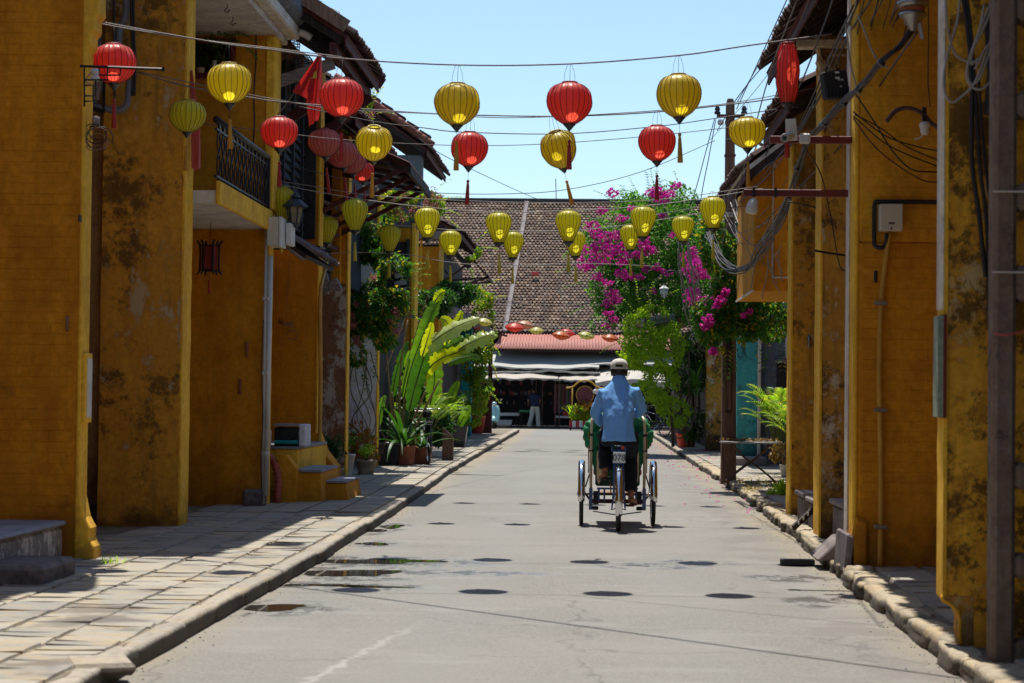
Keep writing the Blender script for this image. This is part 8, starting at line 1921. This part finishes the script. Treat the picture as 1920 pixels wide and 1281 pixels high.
for pts in (((748,850),(752,800),(760,735),(766,690)), ((750,850),(758,790),(770,710),(785,655)), ((752,850),(765,780),(778,720),(792,690)), ((745,850),(748,780),(752,680),(765,600)), ((744,850),(740,800),(738,760),(735,735)), ((742,850),(735,780),(728,700),(722,610)), ((754,850),(775,790),(795,740),(800,735)), ((740,850),(720,820),(712,800)), ((756,850),(790,780),(815,730),(825,712)), ((792,690),(815,672),(838,655),(845,640))):
    P = curve([aY(x, y, 36) for x, y in pts], 0, sub=4); m.tube(P, [.03*(1-.6*i/len(P)) for i in range(len(P))], 6)
m.build('stalks', M['cane'], q, smooth=True)
MB().tube(curve([aY(735,800,35.5), aY(752,720,35.5), aY(775,640,35.5), aY(800,560,35.5), aY(808,538,35.5)], 0), .008, 5).build('dead_stalk', M['cane'], q)
MB().tube([aY(722,700,36.2), aY(764,585,36.4)], .012, 5).build('cane', M['cane'], q)
# crinum-like strap plant and palms round it
def strapplant(c, n, L, seed, lab, potm, w_=.07, e0=.3, e1=1.2, matk='mid', pr=(.16,.22,.34)):
    q = plant('strap_leaf_plant', tuple(c), lab, 'potted plant'); pot(q, c, *pr, potm); r = random.Random(seed)
    for i in range(n):
        a = r.uniform(0, 6.28); e = r.uniform(e0, e1); s = strap(Vector(c)+Vector((0,0,pr[2]-.03)), (math.cos(a)*math.cos(e), math.sin(a)*math.cos(e), math.sin(e)), L*r.uniform(.7,1.15), w_*r.uniform(.8,1.2), r.uniform(.7,1.5), r, seg=9)
        s.build('leaf', G[matk], q, smooth=True, recalc=False)
    return q
strapplant(aZ(757, 872, .12), 18, 1.15, 111, 'arching strap leaved plant in an orange terracotta pot below the banana leaves', 'terracotta', matk='dark', w_=.09)
strapplant(aZ(785, 872, .12)+Vector((0,.6,0)), 12, .8, 112, 'strap leaved plant in a brown clay pot just behind the parked bicycle', 'terracotta', matk='dark', pr=(.15,.2,.3))
def arp(px, py, d, nf, H_, sp, seed, lab): 
    c = aY(px, py, d); c.z = .12; return areca(c, nf, H_, sp, seed, lab, ll=.2)
arp(800, 850, 38.5, 26, 1.15, .62, 121, 'sunlit areca palm beside the wooden wedge post, left')
arp(830, 845, 41, 20, 1.0, .55, 122, 'smaller areca palm half behind the wooden wedge post, left')
arp(768, 850, 37.5, 22, .9, .5, 123, 'shaded areca palm crowded under the banana leaves, left')
q = plant('bush', tuple(aZ(790, 850, .12)), 'dark leafy undergrowth between the banana plant and the turquoise shop', 'bush'); m = MB(); cloud(m, [B(775,770,37.5,80,110,.8), B(815,800,40,70,70,.8), B(740,800,36.8,60,80,.5), B(850,740,46,40,60,.6), B(775,700,38,60,60,.6)], 4200, .10, 125, thr=-.15); m.build('foliage', G['dark'], q, recalc=False)
q = plant('banana_sapling', tuple(aZ(850, 838, .12)), 'young banana plant with a few broad sunlit leaves in front of the turquoise door', 'banana plant')
blade(None, [(838,790,0),(845,770,0),(856,755,-.1),(868,748,-.1),(876,750,-.1)], 20, 44, .2, .2, 21, facing=(0,-.8,.8)); blade(None, [(836,780,0),(842,755,0),(852,730,0),(860,715,0)], 18, 44, .2, .1, 22); blade(None, [(860,800,-.1),(868,785,-.1),(876,770,-.1),(880,760,-.1)], 18, 43.6, .2, .2, 23); blade(None, [(842,770,-.2),(860,764,-.2),(880,768,-.2)], 16, 43.5, -.2, .2, 24, facing=(0,-.6,1))
MB().tube([aY(846,838,44), aY(840,790,44), aY(838,770,44)], [.05,.04,.03], 8).build('stem', M['stem'], q)
# pots
def jade(c, n, lab, potm, pr, seed, size=.05, matk='dark', h_=.35, w_=.25, sq=False):
    q = plant('potted_plant', tuple(c), lab, 'potted plant'); pot(q, c, *pr, potm, sq=sq); m = MB(); r = random.Random(seed); st = MB()
    for i in range(n):
        a = r.uniform(0, 6.28); e = r.uniform(.5, 1.4); t = Vector(c)+Vector((math.cos(a)*w_*r.uniform(.2,1)*math.cos(e)*1.4, math.sin(a)*w_*math.cos(e), pr[2]+h_*r.uniform(.4,1)))
        st.tube([Vector(c)+Vector((0,0,pr[2]-.05)), (Vector(c)+t)/2+Vector((0,0,pr[2]*.5)), t], .006, 4)
        for k_ in range(11): leaf(m, t+rvec(r)*.05, (rvec(r)+Vector((0,0,.5))).normalized(), Vector((0,0,1))+rvec(r)*.5, size*r.uniform(.7,1.3), size*.6)
    m.build('foliage', G[matk], q, recalc=False); st.build('stems', M['stem'], q); return q
jade(aZ(686, 889, .12), 20, 'small sunlit yellow green shrub in a beige cement bowl pot, left', 'pot_beige', (.12,.175,.22), 131, .045, 'lime', .18, .16)
jade(aZ(622, 902, .12)+Vector((0,.1,0)), 30, 'dark green jade plant in a grey pot at the foot of the stained wall', 'pot_beige', (.12,.16,.18), 132, .06, 'dark', .42, .2)
jade(aZ(648, 893, .12), 22, 'jade plant with yellow tips in a tall white pot, left', 'pot_white', (.09,.15,.34), 133, .06, 'mid', .25, .18)
p0 = aZ(860, 838, .12); q = plant('planter', tuple(p0), 'tall square dark planter in front of the turquoise shop, left', 'planter'); m = MB(); m.add([(p0.x-.14,p0.y-.14,.12),(p0.x+.14,p0.y-.14,.12),(p0.x+.14,p0.y+.14,.12),(p0.x-.14,p0.y+.14,.12),(p0.x-.22,p0.y-.22,.62),(p0.x+.22,p0.y-.22,.62),(p0.x+.22,p0.y+.22,.62),(p0.x-.22,p0.y+.22,.62)], [(0,1,5,4),(1,2,6,5),(2,3,7,6),(3,0,4,7),(0,3,2,1),(4,5,6,7)]); m.build('pot', M['glaze_black'], q, bevel=.02)
m = MB(); cloud(m, [(p0.x, p0.y, .8, .3, .2, .2)], 260, .09, 140, thr=-.3); m.build('foliage', G['mid'], q, recalc=False)
p0 = aZ(893, 813, .12); q = plant('potted_plant', tuple(p0), 'orange red tapering pot with green leaves at the far left corner', 'potted plant'); pot(q, p0, .20, .30, .58, 'red_plastic', rim=.04)
m = MB(); cloud(m, [(p0.x, p0.y, .95, .35, .25, .28)], 320, .11, 141, thr=-.3); m.build('foliage', G['yellowing'], q, recalc=False)
MB_ = MB(); 
# wooden wedge post
p0 = aZ(839, 863, .12); q = MB().add([(p0.x-.10,p0.y-.09,.10),(p0.x+.11,p0.y-.09,.10),(p0.x+.11,p0.y+.09,.10),(p0.x-.10,p0.y+.09,.10),(p0.x-.10,p0.y-.09,.77),(p0.x+.11,p0.y-.09,.56),(p0.x+.11,p0.y+.09,.56),(p0.x-.10,p0.y+.09,.77)], [(0,1,5,4),(1,2,6,5),(2,3,7,6),(3,0,4,7),(0,3,2,1),(4,5,6,7)]).build('wedge_post', M['wood_pole'], None, loc=tuple(p0), bevel=.012); tag(q, 'stout wooden post with a slanting top on the left pavement', 'post')
# ---- flower cart plants
q = plant('cart_flowers', (fx, fy, .38), 'green and russet shrubs growing in the striped flower cart', 'shrub'); m = MB(); st_ = MB()
cloud(m, [(fx-.05, fy, .85, .42, .22, .42), (fx+.35, fy, .7, .3, .2, .3)], 900, .11, 151, thr=-.1); m.build('foliage', G['rust'], q, recalc=False)
m = MB(); cloud(m, [(fx-.35, fy, .75, .28, .2, .34), (fx+.1, fy, .6, .5, .2, .22)], 700, .11, 152, thr=-.2); r_ = random.Random(7)
for i in range(16):
    a = r_.uniform(0, 6.28); s = strap(Vector((fx+r_.choice((-.45,.45))+r_.uniform(-.1,.1), fy, .5)), (math.cos(a)*.6, math.sin(a)*.3, 1), r_.uniform(.5,.8), .06, 1.0, r_, seg=5); m.add(s.v, s.f)
m.build('green_foliage', G['lime'], q, recalc=False)
# ---- bamboo in the balcony niche
q = plant('potted_plant', tuple(aY(395, 135, 22.2)), 'bushy dark green plants overflowing the upstairs niche above the balcony', 'potted plant'); m = MB(); st_ = MB()
cloud(m, [B(385,85,22.3,70,80,.3), B(415,70,22.1,60,40,.25)], 260, .09, 161, thr=-.3, asp=.2); sprays(m, [(*aY(x, y, 22.1), dx, -.4, dz) for x, y, dx, dz in ((420,70,1,.4),(430,80,1,.1),(440,60,1,.0),(405,60,.3,.9),(375,65,-.4,.6),(445,75,.9,-.5),(410,95,.5,-.8))], 6, .11, 18, L=.28, asp=.18, stem=st_)
m.build('foliage', G['mid'], q, recalc=False); st_.build('stems', M['stem'], q)
c = aY(402, 135, 22.15); MB().lathe([(0,0),(.03,0),(.035,.05),(.02,.10),(.028,.13),(0,.13)], c, 10).build('vase', M['pvc_white'], q, smooth=True); MB().lathe([(0,0),(.04,0),(.05,.06),(0,.06)], aY(376, 137, 22.15), 10).build('vase', M['pot_beige'], q, smooth=True)
# weeds in the paving
q = plant('weeds', tuple(aZ(215, 1055, .12)), 'small tuft of grass in the sunlit paving joint near the left pier', 'weeds'); m = MB(); r_ = random.Random(19)
for i in range(46):
    p = aZ(r_.gauss(212, 14), r_.gauss(1056, 3), .12); s = strap(p, (r_.uniform(-1,1), r_.uniform(-.5,.5), 1), r_.uniform(.03,.08), .006, 1.5, r_, seg=3); m.add(s.v, s.f)
m.build('blades', G['lime'], q, recalc=False)
# ============================================================ SMALL LEFT-HAND THINGS
q = empty('corrugated_hose', tuple(aZ(520, 948, .1)), 'ribbed terracotta coloured drain hose curving down beside the yellow platform', 'hose')
P = curve([aY(500,868,23.0), aY(507,858,22.95), aY(516,872,22.9), aY(522,900,22.85), aY(521,930,22.8), aY(520,948,22.8)], 0, sub=12)
m = MB(); m.tube(P, [.042+.006*math.sin(i*1.9) for i in range(len(P))], 14); m.build('hose', M['hose'], q, smooth=True)
q = empty('stone_trough', tuple(aY(543, 860, 23.6)), 'black planter trough with whitewashed ends standing on the yellow platform', 'planter')
a, b = aY(513, 858, 23.5), aY(575, 858, 23.5); z0 = .752
MB().box(a.x+.02, b.x-.08, 23.4, 23.8, z0, z0+.22).build('trough', simple('sooty_trough', (.02,.022,.022), .8, .4), q, bevel=.01)
MB().box(b.x-.08, b.x, 23.38, 23.82, z0, z0+.26).build('end_block', M['white_wall'], q, bevel=.012); MB().box(a.x-.04, a.x+.02, 23.0, 23.2, z0, z0+.20).build('end_block', M['white_wall'], q, bevel=.012)
MB().box(a.x+.02, b.x-.08, 23.36, 23.82, z0+.24, z0+.26).build('cover', M['step_top'], q)
m = MB(); cloud(m, [((a.x+b.x)/2, 23.5, z0+.12, .15, .1, .05)], 120, .03, 170, thr=-.5); m.build('moss', G['dry'], q, recalc=False)
MB().tube([(a.x+.03, 23.37, z0+.05), (b.x-.09, 23.37, z0+.05)], .022, 8).build('pipe', M['teal_clean'], q)
q = empty('carved_gable_end', tuple(aY(620, 545, 27)), 'grey weathered wing shaped wood carving jutting from the wall under the awning', 'carving')
for pts in ([(602,508),(612,512),(618,530),(616,552),(608,548),(598,540),(600,520)], [(618,530),(630,520),(641,540),(640,547),(625,545),(617,548)]):
    MB().prism([(aY(x, y, 27).x, aY(x, y, 27).z) for x, y in pts], 26.9, 27.1).build('board', M['wood_grey'], q, bevel=.008)
q = empty('small_meter_box', tuple(aY(604, 490, 26.8)), 'small cream meter box on the pilaster under the dim teardrop lantern', 'meter box')
MB().box(aY(597,0,26.8).x, aY(613,0,26.8).x, 26.75, 26.95, aY(0,500,26.8).z, aY(0,474,26.8).z).build('case', M['box_cream'], q, bevel=.006); MB().box(aY(613.5,0,26.8).x, aY(618,0,26.8).x, 26.75, 26.9, aY(0,500,26.8).z, aY(0,472,26.8).z).build('cover', M['pvc_white'], q)
q = empty('wall_pipe', tuple(aY(604, 870, 26)), 'ochre drain pipe running down the pilaster left of the stained wall', 'pipe')
MB().tube(curve([aY(609,505,26.5), aY(603,530,26.2), aY(600,560,26.0), aY(601,700,25.95), aY(600,800,25.95), aY(598,860,25.95), aY(606,885,25.9)], 0), .028, 8).build('tube', M['pvc_ochre'], q, smooth=True)
q = empty('wall_tangle', tuple(aY(538, 610, 25.9)), 'knot of dried palm fibre hanging from a string on the recessed ochre wall', 'fibre knot'); m = MB(); r_ = random.Random(4)
m.tube([aY(545,452,25.9), aY(540,530,25.9), aY(536,602,25.9)], .003, 4)
for i in range(9): m.tube([aY(520+r_.uniform(0,6),602+r_.uniform(-3,5),25.9), aY(535,606+r_.uniform(-4,6),25.85), aY(552+r_.uniform(-6,2),606+r_.uniform(-3,10),25.9)], .004, 5)
m.tube([aY(548+9*math.cos(a/2),628+9*math.sin(a/2),25.88) for a in range(13)], .006, 5); m.build('fibres', M['wood_tan'], q, smooth=True)
q = empty('tile_roll', tuple(aY(565, 478, 25)), 'bundle of weathered grey round tiles at the end of the small pent roof', 'roof tiles'); 
MB().tube([aY(528,448,23.6), aY(545,462,24), aY(568,482,24.6)], [.055,.06,.05], 12).build('roll', M['wood_grey'], q, smooth=True)
q = empty('ceiling_light', tuple(aY(380, 398, 21)), 'old tube light fitting with loose wires under the left balcony', 'light fitting'); c = aY(380, 400, 20.9)
MB().cbox(c, (.16, .05, .03), Matrix.Rotation(R(12), 3, 'Y')).build('fitting', M['box_cream'], q, bevel=.004); MB().tube(curve([c, c+Vector((.1,0,.0)), c+Vector((.2,0,-.03)), c+Vector((.3,.1,.03)), c+Vector((.4,.3,.05))], 0), .003, 4).build('wire', M['cable_black'], q)
q = empty('wall_cable', tuple(aY(478, 200, 22.2)), 'black cable running down the wall beside the balcony pilaster', 'cable'); MB().tube(curve([aY(480,52,22.25), aY(480,110,22.25), aY(476,180,22.25), aY(477,230,22.25), aY(474,285,22.25)], 0), .009, 6).build('cable', M['cable_black'], q, smooth=True); MB().tube(curve([aY(480,52,22.25), aY(460,52,22.25), aY(440,54,22.25)], 0), .006, 5).build('cable', M['cable_black'], q)
q = empty('hook', tuple(aX(148, 400, -3.86)), 'rusty bolt low on the yellow corner pilaster at far left', 'bolt'); MB().cbox(aX(150, 410, -3.86), (.02, .04, .05)).build('bolt', M['iron_rust'], q)
q = empty('drain_cover', (-2.14, 16.55, .02), 'broken kerb stone edge at the gutter beside the puddles', 'stone'); MB().cbox((-2.30, 9.35, .09), (.30, .34, .06), Matrix.Rotation(R(20), 3, 'Z')).build('slab', M['kerb'], q, bevel=.02)
q.location = (-2.30, 9.35, .06); [setattr(c_, 'location', -Vector(q.location)+Vector((-2.14,16.55,.02))) for c_ in q.children]
